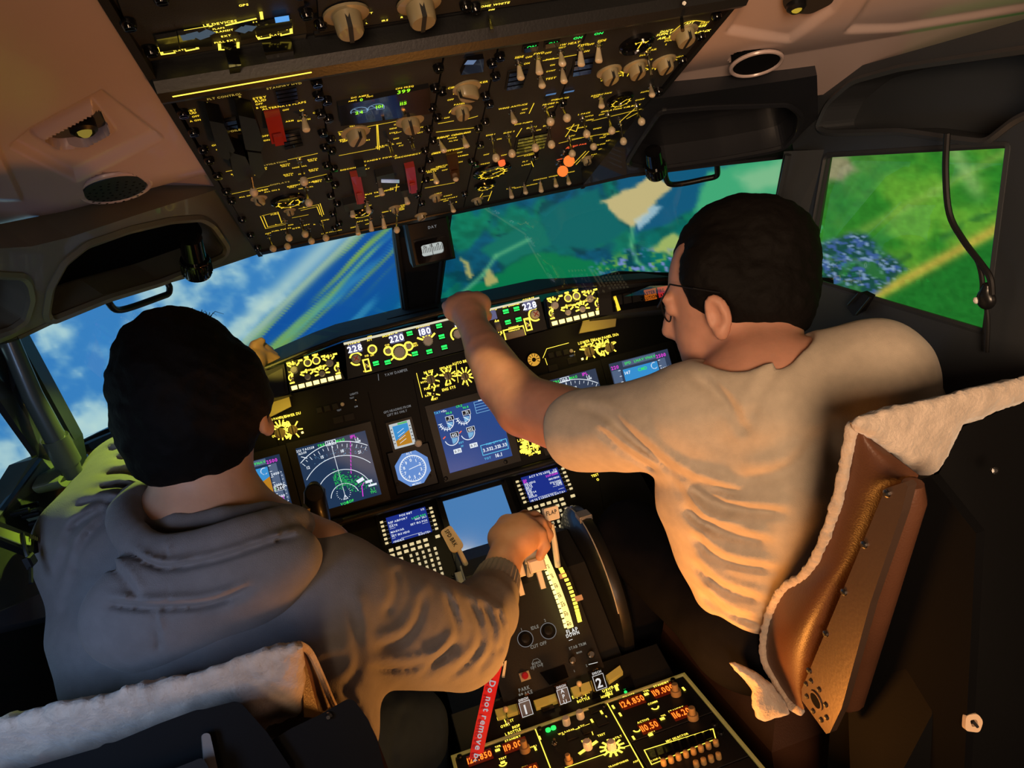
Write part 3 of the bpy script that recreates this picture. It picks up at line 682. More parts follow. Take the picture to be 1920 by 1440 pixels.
# ---- column 1: flight controls / displays
t = column('flight_control_panel', 0, 'dark overhead panel column beside the left liner with black guarded switches'); L = MB(); Ld = MB()
letters(F, Ld, [('FLT CONTROL', 421, 180, 7), ('A', 389, 192, 7), ('B', 450, 180, 7), ('STANDBY HYD', 533, 160, 7), ('SPOILER', 440, 244, 7), ('NAVIGATION', 512, 306, 6), ('DISPLAYS', 525, 343, 6)])
letters(F, L, [('STBY\nRUD', 358, 209, 7), ('OFF', 367, 217, 6), ('A ON', 366, 225, 6), ('STBY\nRUD', 488, 185, 8), ('OFF', 486, 194, 6), ('B ON', 490, 200, 6), ('ALTERNATE FLAPS', 533, 197, 7), ('OFF', 536, 205, 5.5), ('UP', 566, 206, 5.5), ('OFF', 593, 210, 5.5), ('ARM', 543, 226, 5.5), ('DOWN', 570, 224, 5.5), ('OFF', 404, 271, 6), ('ON', 411, 279, 6), ('OFF', 497, 254, 6), ('ON', 500, 262, 6),
    ('VHF NAV', 462, 318, 5), ('IRS', 560, 297, 5), ('BOTH\nON 1', 443, 326, 5), ('NORMAL', 470, 329, 5), ('BOTH\nON 2', 492, 316, 5), ('BOTH\nON L', 535, 309, 5), ('NORMAL', 562, 312, 5), ('BOTH\nON R', 586, 299, 5), ('FMC', 566, 325, 5), ('BOTH\nON L', 541, 327, 5), ('BOTH\nON R', 588, 318, 5), ('CONTROL PANEL', 572, 343, 5), ('SOURCE', 490, 356, 5), ('ALL ON 1', 462, 367, 5), ('AUTO', 490, 357, 5), ('ALL ON 2', 510, 357, 5), ('BOTH\nON 1', 548, 349, 5), ('NORMAL', 574, 351, 5), ('BOTH\nON 2', 595, 339, 5), ('1', 516, 399, 6), ('2', 570, 388, 6), ('FUEL', 515, 401, 5), ('CROSSFEED', 545, 371, 6), ('VALVE OPEN', 541, 366, 5), ('FUEL PUMPS', 528, 430, 5), ('CTR', 556, 427, 6), ('L', 518, 420, 5), ('R', 590, 420, 5), ('OFF', 503, 437, 5), ('ON', 545, 421, 5), ('AFT', 575, 421, 5), ('FWD', 610, 412, 5), ('LOW PRESSURE', 622, 434, 4)])
seglines(F, L, [[(424, 321), (482, 310)], [(540, 299), (595, 287)], [(435, 363), (505, 348)], [(560, 338), (612, 326)], [(488, 405), (498, 428), (535, 420)], [(491, 404), (521, 397), (528, 417)], [(494, 405), (502, 425), (532, 418)], [(560, 391), (597, 383), (604, 405)], [(564, 394), (594, 387), (600, 402)], [(548, 408), (578, 402)], [(600, 381), (607, 402)], [(400, 243), (402, 252)]], .0010)
part('lettering', L, M_yel, t, 'glowing yellow panel lettering', kind='stuff'); part('heading_lettering', Ld, M_yeld, t, 'faint yellow headings', kind='stuff')
for q in ([(383, 190), (410, 196), (432, 250), (420, 268), (402, 262)], [(438, 180), (470, 188), (487, 238), (480, 252), (452, 248)], [(421, 252), (452, 262), (470, 300), (440, 312), (430, 300)], [(456, 252), (482, 256), (490, 290), (478, 306), (462, 290)]):
    inst_mb = quadbox(F, q, .0, .022); part('switch_guard', inst_mb, M_black, t)
def slats(root, pts, n):
    (ax, ay), (bx, by), (cx, cy), (dx, dy) = pts; mb = quadbox(F, pts, .0002, .0022); o = part('annunciator', mb, M_panel2, root)
    for i in range(n):
        v0 = (i + .15) / n; v1 = (i + .85) / n; e = lambda v, u: (ax + (dx - ax) * v + ((bx - ax) * (1 - v) + (cx - dx) * v) * u, ay + (dy - ay) * v + ((by - ay) * (1 - v) + (cy - dy) * v) * u)
        m2 = quadbox(F, [e(v0, .06), e(v0, .94), e(v1, .94), e(v1, .06)], .002, .0042); c = part('caption_lens', m2, M_gloss, o)
slats(t, [(512, 165), (556, 157), (561, 187), (520, 194)], 4); slats(t, [(524, 247), (562, 240), (570, 268), (531, 277)], 4); slats(t, [(420, 222), (442, 218), (447, 236), (424, 240)], 2)
def red_guard(root, F, pts, lift=.02, m=None, label='red hinged switch guard'):
    (ax, ay), (bx, by), (cx, cy), (dx, dy) = pts
    mb = MB(); base = [F.at(ax, ay), F.at(bx, by), F.at(cx, cy), F.at(dx, dy)]; w = base[1] - base[0]
    low = [p + F.z * .0 for p in base]; top = [base[0] + F.z * lift * .45, base[1] + F.z * lift * .45, base[2] + F.z * lift, base[3] + F.z * lift]
    mb.add(low + top, [(4, 5, 6, 7), (0, 3, 7, 4), (1, 5, 6, 2), (3, 2, 6, 7), (0, 4, 5, 1)])
    o = part('switch_guard', mb, m or M_red, root, label)
    m2 = MB(); c = (top[2] + top[3]) / 2; d = (top[0] + top[1]) / 2; m2.prism([c - w * .3 + F.z * .001 - (c - d) * .05, c + w * .3 + F.z * .001 - (c - d) * .05, c + w * .3 + F.z * .001 - (c - d) * .4, c - w * .3 + F.z * .001 - (c - d) * .4], F.z * .004); part('guard_tab', m2, m or M_red, o)
red_guard(t, F, [(494, 208), (523, 203), (530, 236), (502, 241)])
for a in ((568, 215, 575, 246, 'p'), (463, 288, 476, 360, 'b'), (560, 297, 570, 340, 'b'), (573, 350, 579, 380, 'b'), (503, 440, 512, 466, 'b'), (534, 413, 542, 446, 'b'), (536, 437, 539, 462, 'b'), (564, 412, 572, 439, 'b'), (578, 428, 584, 452, 'b'), (603, 416, 611, 446, 'b')): toggle(t, F, *a)
def gauge(root, F, cx, cy, rpx, face=None, label=None, marks=8, a0=-220, a1=40, ptr=60):
    o = F.at(cx, cy); s = (o - CAM) @ RM[:, 2]; r = rpx * s / FPX
    mb = MB(); mb.lathe(F, [(r, -.002), (r, .004), (r * .9, .006), (r * .82, .003), (r * .80, .001)], 32, o); g = part('gauge', mb, M_gloss, root, label, True)
    m2 = MB(); m2.ring(F, o, r * .60, r * .66, .0072, 24, a0, a1)
    for k in range(marks):
        a = math.radians(a0 + (a1 - a0) * k / (marks - 1)); m2.line(F, [o + (F.x * math.cos(a) + F.y * math.sin(a)) * r * q for q in (.56, .74)], r * .07, .0074)
    a = math.radians(ptr); m2.line(F, [o, o + (F.x * math.cos(a) + F.y * math.sin(a)) * r * .55], r * .08, .0078)
    part('scale', m2, face or M_yel, g); return g
gauge(t, F, 540, 374, 32, marks=7)
pknob(t, F, 488, 382, .0125, .2); pknob(t, F, 545, 402, .010, 0)
rail(t, 0, (.1, .22, .33, .40, .5, .6, .66, .78, .88, .96)); rail(t, 1, (.05, .13, .24, .36, .45, .56, .64, .75, .86, .95), -7)
# ---- column 2: electrical
t = column('electrical_panel', 1, 'overhead panel column with green digit display and red guarded switches'); L = MB()
letters(F, L, [('DC VOLTS / AC AMPS / AC VOLTS', 717, 216, 6), ('STANDBY POWER', 712, 297, 6), ('DISCONNECT', 765, 291, 6), ('DISCONNECT', 663, 314, 6), ('BAT', 687, 316, 5), ('OFF', 743, 259, 5), ('ON', 748, 268, 5), ('CAB/UTIL', 722, 272, 6), ('AC', 752, 272, 5), ('BUS TRANSFER', 712, 359, 6), ('OFF', 708, 367, 5), ('AUTO', 740, 351, 5), ('GRD PWR', 672, 372, 5), ('APU', 690, 385, 5), ('APU GEN', 682, 413, 5), ('OFF', 690, 419, 4.5), ('GEN 1', 665, 425, 5), ('GEN 2', 725, 396, 5), ('L WIPER', 755, 384, 5), ('PARK\nINT\nLOW\nHIGH', 752, 390, 4.5), ('TR1', 660, 236, 5), ('BAT', 668, 245, 5), ('STBY\nPWR', 645, 262, 5), ('TR2', 684, 248, 5), ('TR3', 688, 262, 5), ('GEN1', 737, 240, 5), ('APU', 757, 228, 5), ('GEN2', 780, 224, 5), ('INV', 789, 238, 5), ('STBY', 738, 248, 5), ('TEST', 786, 248, 5), ('GRD', 745, 232, 5), ('BAT\nBUS', 641, 250, 4.5)])
seglines(F, L, [[(634, 247), (708, 233), (711, 280)], [(709, 233), (784, 219)], [(706, 233), (708, 279)], [(636, 291), (720, 275)], [(676, 345), (678, 365), (664, 372)], [(744, 345), (742, 358)], [(636, 250), (656, 252)], [(684, 247), (694, 240)], [(740, 250), (752, 246)]] + [[(636 + 3 * k, 262 + 2 * k), (645 + 2 * k, 260 + 2 * k)] for k in range(3)], .0010)
part('lettering', L, M_yel, t, 'glowing yellow panel lettering', kind='stuff')
mb = quadbox(F, [(632, 190), (803, 156), (806, 205), (637, 228)], .0, .006); d = part('digit_display', mb, M_gloss, t, 'black display window with lime digits')
Fd = Frame(F.o + F.z * .0062, F.x, F.y); m1 = MB(); m2 = MB(); m3 = MB()
letters(Fd, m1, [('399', 758, 170, 13), ('115', 757, 193, 11), ('101', 712, 199, 11), ('24', 674, 210, 11), ('0', 678, 186, 10)]); letters(Fd, m2, [('DC AMPS', 675, 180, 6), ('CPS FREQ', 759, 163, 6), ('AMPS', 661, 188, 5), ('VDC', 693, 180, 5)])
for cx, cy in ((673, 208), (705, 202)):
    o_ = Fd.at(cx, cy); m3.ring(Fd, o_, .0098, .0106, .0003, 20, 0, 200); m3.line(Fd, [o_, o_ + Fd.x * -.006 + Fd.y * .008], .0007); m3.line(Fd, [o_ + Fd.x * -.010, o_ + Fd.x * .010], .0006); m3.line(Fd, [o_ + Fd.x * .001 + Fd.y * -.0055, o_ + Fd.x * .010 + Fd.y * -.0055, o_ + Fd.x * .010, o_ + Fd.x * .001, o_ + Fd.x * .001 + Fd.y * -.0055], .0007)
part('digits', m1, M_lime, d); part('captions', m2, M_yel, d); part('dial_outlines', m3, glow('pale_blue_lines', (.35, .6, .9), .7), d)
pknob(t, F, 671, 266, .0195, -.25, 1.0); pknob(t, F, 773, 244, .0195, .15, 1.0)
red_guard(t, F, [(655, 322), (673, 318), (679, 352), (664, 362)]); red_guard(t, F, [(757, 306), (775, 302), (777, 334), (762, 341)])
for a in ((729, 266, 737, 291, 'm'), (770, 258, 776, 280, 'm'), (710, 340, 717, 367, 'p'), (758, 360, 765, 383, 'p'), (659, 384, 662, 407, 'p'), (687, 377, 692, 399, 'p'), (669, 420, 672, 440, 'p'), (694, 409, 697, 434, 'p'), (717, 404, 721, 429, 'p'), (743, 399, 744, 431, 'b')): toggle(t, F, *a)
pknob(t, F, 742, 397, .0115, .1)
gauge(t, F, 677, 396, 23, marks=4)
for q in ([(641, 372), (675, 364), (678, 378), (645, 385)], [(748, 346), (778, 340), (780, 353), (752, 358)], [(702, 318), (735, 310), (738, 334), (706, 340)], [(664, 300), (680, 297), (684, 316), (668, 318)]): part('switch_guard', quadbox(F, q, 0, .012), M_black, t)
part('glint_strip', quadbox(F, [(711, 322), (745, 323), (745, 329), (711, 328)], .0121, .0128), mat('glint_glow', (.5, .55, .6), .15, metal=.8, emit=(.3, .35, .6), strength=.5), t, 'white glint put in as a glowing strip')  # glint between the guards put in as an emissive strip
rail(t, 1, (.16, .27, .4, .47, .58, .68, .8, .92), 8); rail(t, 2, (.08, .2, .32, .45, .58, .7, .85), -7)
# ---- column 3: lights and equipment cooling
t = column('lighting_control_panel', 2, 'narrow overhead panel column with circuit breaker dimmer knob and seven white toggles'); L = MB()
letters(F, L, [('CIRCUIT BREAKER', 878, 158, 7), ('OFF', 845, 186, 5.5), ('PANEL', 862, 194, 5.5), ('OFF', 838, 220, 5), ('EQUIP COOLING', 852, 252, 6.5), ('SUPPLY', 830, 257, 5), ('EXHAUST', 866, 250, 5), ('NORM', 848, 258, 4.5), ('ALTN', 850, 263, 5), ('EMER EXIT LIGHTS', 842, 282, 6), ('OFF', 862, 285, 5), ('ARMED', 868, 291, 5), ('ON', 863, 303, 5), ('NO\nSMOKING', 822, 313, 5), ('FASTEN\nBELTS', 810, 320, 5), ('AUTO', 830, 310, 5), ('ATTEND', 803, 338, 5), ('OFF', 834, 318, 5), ('LEFT', 822, 362, 5), ('ENGINE START', 838, 372, 4.5), ('OFF', 836, 376, 4.5), ('CONT', 840, 366, 4.5), ('R', 856, 378, 4.5)])
seglines(F, L, [spl([(850, 176), (856, 167), (872, 161), (890, 160), (897, 164)], 4, False), spl([(842, 211), (848, 204), (862, 199), (874, 203)], 4, False), [(822, 231), (850, 226)], [(868, 225), (895, 217)], [(818, 247), (888, 239)], [(812, 286), (880, 274)], [(797, 352), (852, 342)]], .0013)
part('lettering', L, M_yel, t, 'glowing yellow panel lettering', kind='stuff')
pknob(t, F, 880, 184, .0185, .9, 1.1); pknob(t, F, 869, 220, .0150, .1, 1.1); pknob(t, F, 819, 376, .0125, .1); pknob(t, F, 791, 411, .0125, -.4); pknob(t, F, 897, 382, .0125, .3)
for a in ((824, 264, 833, 284, 'p'), (869, 256, 875, 275, 'p'), (813, 324, 819, 343, 'p'), (851, 322, 855, 338, 'p'), (845, 380, 851, 397, 'p')): toggle(t, F, *a)
red_guard(t, F, [(835, 286), (856, 282), (858, 316), (842, 320)], .015, mat('amber_guard', (.05, .02, .006), .2, coat=.4), 'dark amber switch guard')
part('panel_window', quadbox(F, [(862, 132), (874, 106), (905, 101), (904, 126)], 0, .006), M_gloss, t, 'small dark window with pale reflection')
mb = MB(); o_ = OHF.at(882, 117, .007); mb.rect(F, o_, .012, .010, 0, -.3); part('window_glow', mb, glow('pale_blue_glow', (.25, .4, .7), .45), t)  # pale reflection on the window put in as a glowing rectangle
rail(t, 2, (.22, .38, .52, .64, .76, .9), 8); rail(t, 3, (.1, .3, .5, .7, .9), -6)
# ---- column 4: window heat, anti-ice, hydraulic pumps
t = column('hydraulic_panel', 3, 'overhead panel column with window heat switches and four long hydraulic pump levers'); L = MB()
letters(F, L, [('WINDOW HEAT', 1055, 83, 7), ('SIDE', 974, 106, 7), ('OFF', 992, 106, 6), ('FWD', 1011, 99, 7), ('OFF', 1028, 98, 6), ('FWD', 1094, 83, 7), ('OFF', 1108, 82, 6), ('SIDE', 1129, 75, 7), ('ON', 988, 118, 6), ('ON', 1100, 95, 6), ('PWR', 1032, 110, 6), ('TEST', 1054, 88, 5), ('OVHT', 1033, 132, 5), ('TEST', 1033, 146, 7), ('ON', 1036, 121, 5), ('PROBE HEAT', 1040, 192, 6), ('WING ANTI-ICE', 962, 199, 6), ('ON', 980, 211, 5), ('OFF', 984, 204, 5), ('ENG', 1040, 186, 5), ('ANTI-ICE', 1054, 184, 5), ('OFF', 1033, 200, 5), ('ENG 1', 920, 252, 5.5), ('ELEC 2', 955, 247, 5.5), ('ELEC 1', 997, 238, 5.5), ('ENG 2', 1028, 234, 5.5), ('HYD PUMPS', 982, 230, 5), ('ON', 936, 260, 5), ('ON', 1010, 243, 5), ('OFF', 945, 290, 5), ('OFF', 912, 289, 5), ('PRESS', 910, 306, 5), ('CABIN', 992, 290, 5), ('ALT HORN\nCUTOUT', 990, 280, 5), ('DIFF PRESS', 918, 321, 6), ('PSI', 910, 326, 5), ('FLT', 985, 302, 5), ('LAND', 987, 308, 5), ('ANTI COLLISION', 986, 348, 4.5), ('POSITION', 1013, 335, 4.5), ('WHEEL WELL', 1046, 328, 4.5), ('LOGO', 958, 352, 4.5), ('WING', 1070, 322, 4.5)])
seglines(F, L, [[(1018, 113), (1080, 102)], [(1001, 193), (992, 212)], [(978, 240), (968, 256)], [(970, 293), (1000, 286)], [(922, 358), (915, 376)], [(905, 368), (918, 366)], [(898, 372), (905, 362)], [(996, 302), (1000, 312)]], .0012)
part('lettering', L, M_yel, t, 'glowing yellow panel lettering', kind='stuff')
mg = MB()
for x, y in ((997, 87), (1037, 80), (1084, 70), (1123, 62)): mg.text(F, F.at(x, y, .003), 'ON', .0052)
part('green_captions', mg, M_greenb, t, 'green ON captions')
mb = MB()
for x, y in ((1033, 177), (1067, 172)): mb.rect(F, F.at(x, y, .003), .015, .005, 0, .0)
part('blue_captions', mb, glow('dim_blue_caption', (.12, .30, .62), .55), t, 'dim blue captions')
slats(t, [(952, 132), (992, 124), (980, 160), (946, 166)], 4); slats(t, [(1075, 108), (1116, 100), (1108, 134), (1070, 140)], 3); slats(t, [(968, 256), (1030, 244), (1022, 274), (962, 286)], 5); slats(t, [(980, 84), (1010, 78), (1008, 90), (978, 96)], 1); slats(t, [(1020, 76), (1050, 70), (1050, 82), (1019, 88)], 1)
for a in ((972, 117, 977, 149, 'p'), (1008, 106, 1012, 139, 'p'), (1013, 143, 1017, 163, 'p'), (1051, 97, 1055, 122, 'p'), (1054, 127, 1058, 155, 'p'), (1088, 89, 1090, 124, 'p'), (1122, 82, 1123, 117, 'p'), (959, 210, 965, 230, 'p'), (1022, 200, 1032, 228, 'b'), (1053, 193, 1063, 221, 'b'), (922, 257, 930, 296, 'b'), (953, 252, 960, 288, 'b'), (998, 239, 1004, 277, 'b'), (1028, 233, 1034, 271, 'b'), (956, 353, 960, 371, 'p'), (983, 346, 986, 363, 'p'), (1013, 340, 1015, 360, 'p'), (1040, 333, 1043, 350, 'p'), (1064, 329, 1067, 345, 'p')): toggle(t, F, *a)
gauge(t, F, 922, 318, 37, marks=12, a1=80, ptr=30); gauge(t, F, 909, 345, 21, marks=8, ptr=120)
mb = MB(); mb.lathe(F, [(.006, 0), (.006, .006), (.004, .008)], 14, F.at(940, 302)); part('warning_lamp', mb, M_redglow, t, 'small red lit lamp', True)
rail(t, 3, (.06, .18, .35, .46, .6, .72), 6); rail(t, 4, (.5, .75), -6)
# ---- column 5: air conditioning
t = column('air_conditioning_panel', 4, 'rightmost overhead panel column with a row of three pointer knobs'); L = MB()
letters(F, L, [('CONT CAB', 1143, 133, 6), ('FWD CAB', 1200, 124, 6), ('AFT CAB', 1252, 112, 6), ('AUTO', 1164, 136, 5.5), ('AUTO', 1222, 128, 5.5), ('AUTO', 1272, 106, 5.5), ('TRIM', 1213, 90, 6), ('AIR', 1226, 92, 6), ('AIR TEMP', 1288, 62, 6.5), ('SUPPLY\nDUCT', 1258, 72, 6), ('PASS\nCAB', 1320, 44, 6), ('PACK\nR', 1310, 62, 5.5), ('L', 1250, 82, 6), ('WARM', 1156, 142, 5), ('COOL', 1135, 149, 5), ('DUCT', 1208, 102, 5), ('OVHT', 1215, 112, 5), ('RECIRC FAN', 1128, 176, 5.5), ('OFF', 1118, 181, 5), ('AUTO', 1210, 171, 5), ('OVHT', 1200, 186, 5), ('L PACK', 1096, 212, 5.5), ('ISOLATION VALVE', 1160, 203, 6), ('R PACK', 1190, 197, 5.5), ('OFF', 1128, 214, 5), ('AUTO', 1104, 217, 5), ('HIGH', 1106, 224, 5), ('OPEN', 1120, 240, 5), ('WING', 1092, 238, 5), ('BLEED', 1140, 251, 5), ('TRIP', 1130, 257, 5), ('RESET', 1145, 262, 5), ('APU', 1072, 254, 5), ('VALVE', 1118, 288, 5), ('OPEN', 1130, 278, 5), ('CLOSE', 1126, 270, 5), ('AUTO', 1096, 297, 5), ('STBY', 1106, 294, 5), ('ALTN', 1115, 303, 5), ('MAN', 1103, 315, 5)])
seglines(F, L, [[(1076, 232), (1060, 256)], [(1062, 240), (1085, 233), (1080, 246), (1062, 240)], [(1110, 226), (1210, 202)], [(1196, 198), (1162, 228)], [(1216, 200), (1175, 222)], [(1064, 262), (1170, 244)], [(1098, 283), (1074, 308)], [(1104, 283), (1080, 308)], [(1048, 268), (1090, 258)], spl([(1126, 147), (1134, 138), (1150, 133), (1166, 134), (1168, 142)], 4, False), spl([(1176, 142), (1184, 130), (1202, 126), (1216, 129)], 4, False), spl([(1228, 130), (1236, 120), (1256, 112), (1272, 112), (1274, 118)], 4, False), spl([(1262, 58), (1280, 44), (1300, 38), (1322, 40)], 4, False)], .0013)
part('lettering', L, M_yel, t, 'glowing yellow panel lettering', kind='stuff')
L = MB(); letters(F, L, [('AIR TEMP', 1255, 68, 8), ('DUCT\nSUPPLY', 1248, 60, 7), ('FWD PASS', 1302, 50, 8), ('R PACK', 1318, 58, 7), ('AFT', 1294, 42, 7)]); part('bright_lettering', L, M_yelb, t, 'brighter lettering round the selector', kind='stuff')
mo = MB(); letters(F, mo, [('FLAP', 1070, 276, 6), ('AUTO FAIL', 1082, 272, 6), ('OFF SCHED', 1060, 296, 5)]); part('red_captions', mo, M_redglow, t, 'red lit captions')
for x, y, r in ((1147, 152, .0175), (1197, 142, .0175), (1250, 132, .0170), (1288, 80, .0180), (1102, 307, .0125)): pknob(t, F, x, y, r, .1, 1.15)
ME_lit = ME_bulb.copy(); ME_lit.materials.clear(); ME_lit.materials.append(M_orglow)
for a in ((1127, 182, 1128, 201, 'p'), (1220, 161, 1223, 180, 'p'), (1213, 95, 1221, 142, 'm'), (1277, 22, 1280, 57, 'm'), (1092, 220, 1100, 251, 'b'), (1107, 257, 1113, 275, 'b'), (1140, 213, 1147, 245, 'b'), (1163, 230, 1169, 265, 'b'), (1193, 197, 1203, 228, 'b'), (1067, 257, 1073, 288, 'b')): toggle(t, F, *a)
toggle(t, F, 1058, 286, 1067, 302, 'b', bulb=ME_lit, sc=1.6); toggle(t, F, 1048, 304, 1055, 321, 'b', bulb=ME_lit, sc=1.6)
gauge(t, F, 1162, 184, 26, marks=8); gauge(t, F, 1193, 80, 34, marks=3, a0=60, a1=120, ptr=90)
rail(t, 4, (.42,), 8); rail(t, 5, (.02, .14, .28, .46, .62), -5)

# ---- bullnose between the panels and the upper (aft) overhead panel
nose = thing('overhead_frame', 'dark frame and rounded divider carrying the overhead panels', 'frame', OHF.at(800, 120))
mb = MB(); a0 = OHF.uv(306, 165); b0 = OHF.uv(1262, 22)
YR = OHF.uv(318, 178)[1]; xl, xr = -.334, .331
mb.add([OHF.w(xl, YR - .012, -.028), OHF.w(xr, YR - .012, -.028), OHF.w(xr, -.03, -.028), OHF.w(xl, -.03, -.028), OHF.w(xl, YR, -.06), OHF.w(xr, YR, -.06), OHF.w(xr, -.03, -.06), OHF.w(xl, -.03, -.06)], [(3, 2, 1, 0), (0, 1, 5, 4), (1, 2, 6, 5), (2, 3, 7, 6), (3, 0, 4, 7), (4, 5, 6, 7)][0:6])
part('backing_plate', mb, M_black, nose)
mb = MB(); pl = [(0, .004), (.006, .012), (.018, .016), (.030, .012), (.036, .002), (.036, -.03), (0, -.03)]
c0 = [OHF.w(xl, YR + u, h) for u, h in pl]; mb.prism(c0, np.array((xr - xl, 0, 0))); part('bullnose', mb, mat('bullnose_grey', (.012, .013, .014), .4, bump=.1, bscale=300), nose, smooth=False)
for s_ in (-1, 1):
    mb = MB(); e = (.3345 if s_ < 0 else .336) * s_; mb.prism([OHF.w(e - .004, -.04, -.05), OHF.w(e + .004, -.04, -.05), OHF.w(e + .004, -.04, .0), OHF.w(e - .004, -.04, .0)], (OHF.w(0, YR + .4, 0) - OHF.w(0, -.04, 0))); part('side_rail', mb, M_panel2, nose)
mb = MB(); mb.box(Frame(OHF.w(0, 0, 0), OHF.x, OHF.y), -.331, .331, -.018, .006, -.05, .004, .002); part('front_lip', mb, M_black, nose)
mb = MB(); mb.line(OHF, [OHF.at(326, 181, .0175), OHF.at(582, 136, .0175)], .0026, 0); part('light_strip', mb, M_yelb, nose, 'thin glowing yellow light strip')
# ---- aft overhead
F = AOH
t = thing('aft_overhead_panel', 'upper overhead panel at the top edge with two big grey align knobs', 'panel', AOH.at(700, 60))
YB = AOH.at(310, 146); vb = (YB - AOH.o) @ AOH.y
mb = MB(); mb.box(AOH, -.33, .33, vb + .004, vb + .55, -.04, -.004, .002); part('face_plate', mb, M_panel2, t)
def aplate(pts, m=M_panel, h=.006): return part('module_plate', quadbox(AOH, pts, -.006, h - .006), m, t)
FA = AOH; AOH2 = Frame(AOH.o + AOH.z * .0012, AOH.x, AOH.y); F = AOH2
aplate([(200, -60), (560, -110), (575, 62), (262, 118)]); aplate([(588, -110), (880, -160), (868, 20), (600, 62)]); aplate([(886, -170), (1120, -200), (1090, -6), (880, 22)]); aplate([(1130, -200), (1420, -240), (1345, -20), (1104, 2)])
part('module_plate', quadbox(AOH, [(262, 122), (575, 66), (570, 94), (275, 144)], -.006, -.001), M_shell, t); part('module_plate', quadbox(AOH, [(590, 66), (900, 22), (896, 48), (596, 96)], -.006, -.001), M_panel2, t); part('module_plate', quadbox(AOH, [(905, 22), (1345, -16), (1335, 4), (902, 46)], -.006, -.001), M_panel2, t)
L = MB(); letters(F, L, [('LE DEVICES', 413, 42, 9), ('FLAPS', 410, 52, 6), ('TRANSIT', 418, 57, 7), ('EXT', 424, 66, 7), ('FULL EXT', 423, 76, 7), ('SLATS', 337, 93, 6), ('SLATS', 517, 64, 6), ('1', 308, 88, 5), ('2', 325, 86, 5), ('3', 342, 85, 5), ('4', 358, 83, 5), ('5', 490, 67, 5), ('6', 506, 62, 5), ('7', 522, 58, 5), ('8', 538, 54, 5), ('1 2', 350, 57, 5), ('3 4', 478, 40, 5), ('GPS', 457, 8, 8), ('ALIGN', 637, 27, 8), ('OFF', 628, 36, 7), ('NAV', 668, 22, 8), ('ATT', 690, 24, 7), ('L', 688, 42, 6), ('IRS', 722, 37, 7), ('R', 754, 31, 7), ('ALIGN', 776, 5, 8), ('OFF', 764, 14, 7), ('NAV', 806, 2, 8), ('DOME WHITE', 925, 8, 8), ('DIM', 922, 17, 5.5), ('OFF', 940, 23, 6), ('BRIGHT', 912, 36, 6)])
seglines(F, L, [[(348, 56), (395, 48)], [(425, 46), (478, 34)], [(299, 88), (304, 101), (326, 98)], [(350, 94), (370, 90), (369, 86)], [(411, 82), (412, 92), (420, 92)], [(440, 89), (446, 88), (446, 79)], [(482, 66), (486, 72), (505, 69)], [(528, 65), (546, 61), (545, 49)], [(489, 22), (491, 34)]], .0028)
part('lettering', L, M_yelb, t, 'blurred bright yellow lettering', kind='stuff')
for q in ([(290, 66), (330, 59), (334, 84), (298, 90)], [(332, 58), (392, 48), (396, 79), (336, 83)], [(448, 52), (475, 46), (478, 62), (450, 68)], [(477, 44), (545, 28), (546, 45), (480, 62)]):
    part('indicator_window', quadbox(AOH2, q, 0, .004), M_gloss, t)
mb = MB()
for j, (x, y) in enumerate(((352, 70), (364, 66), (378, 68), (388, 62), (456, 56), (466, 53))): mb.rect(AOH2, AOH2.at(x, y, .0043), .011, .012, 0, .2 * j)
part('window_glow', mb, glow('dim_window_glow', (.10, .16, .22), .5), t)
mb = MB(); mb.rect(AOH2, AOH2.at(529, 36, .0045), .013, .012); part('blue_indicator', mb, glow('sky_blue_lamp', (.12, .42, .95), .9), t, 'small lit blue square')
part('switch_guard', quadbox(AOH2, [(490, 76), (544, 70), (547, 96), (500, 102)], 0, .012), M_gloss, t); part('knob', quadbox(AOH2, [(418, 82), (442, 82), (440, 104), (422, 106)], 0, .02), M_gloss, t)
pknob(t, AOH2, 658, 62, .0225, .05, 1.2); pknob(t, AOH2, 794, 42, .0225, .05, 1.2)
mb = MB(); mb.disc(AOH2, AOH2.at(797, 58, .0), .012, .001, 16); part('knob_glow', mb, M_lime, t)
toggle(t, AOH2, 914, 28, 923, 58, 'm'); toggle(t, AOH2, 1286, -8, 1283, 6, 'm')
part('maker_plate', quadbox(AOH2, [(1177, 20), (1196, 16), (1250, 0), (1230, 4)], -.002, .0), M_yelb, t, 'thin bright strip')
for p_ in ((300, -10), (560, -20), (600, 40), (573, 20), (872, 6), (890, 10), (282, 90), (240, 40)): inst('fastener', ME_fastb, AOH2.mat(AOH2.at(*p_)), t)
# ------------------------------------------------------------------ glareshield
def rectpx(F, pts):
    q = [F.uv(*p) for p in pts]; us = sorted(a[0] for a in q); vs = sorted(a[1] for a in q)
    return (us[0] + us[1]) / 2, (us[2] + us[3]) / 2, (vs[0] + vs[1]) / 2, (vs[2] + vs[3]) / 2
GS = thing('glareshield', 'black padded glareshield hood running under the windscreen', 'hood', (0, 1.75, 1.2))
mb = MB()
front = [PY(497, 688, 1.712), PY(590, 650, 1.715), PY(640, 631, 1.722), PY(727, 609, 1.725), PY(830, 582, 1.727), PY(945, 560, 1.725), PY(1063, 533, 1.718), PY(1122, 530, 1.712), PY(1262, 519, 1.705)]
rear = [np.array((p[0] * 1.04, 2.06 - .35 * max(0, abs(p[0]) - .25), p[2] - .005)) for p in front]
under = [p + np.array((0, .012, -.012)) for p in front]; n_ = len(front)
mb.add(front + rear + under, [(i, i + 1, n_ + i + 1, n_ + i) for i in range(n_ - 1)] + [(2 * n_ + i, 2 * n_ + i + 1, i + 1, i) for i in range(n_ - 1)])
part('hood_top', mb, M_hood, GS, smooth=True)
mb = MB(); mb.tube([p + np.array((0, .004, -.004)) for p in front], .005, 8); part('edge_roll', mb, mat('edge_black', (.012, .013, .014), .35), GS, smooth=True)
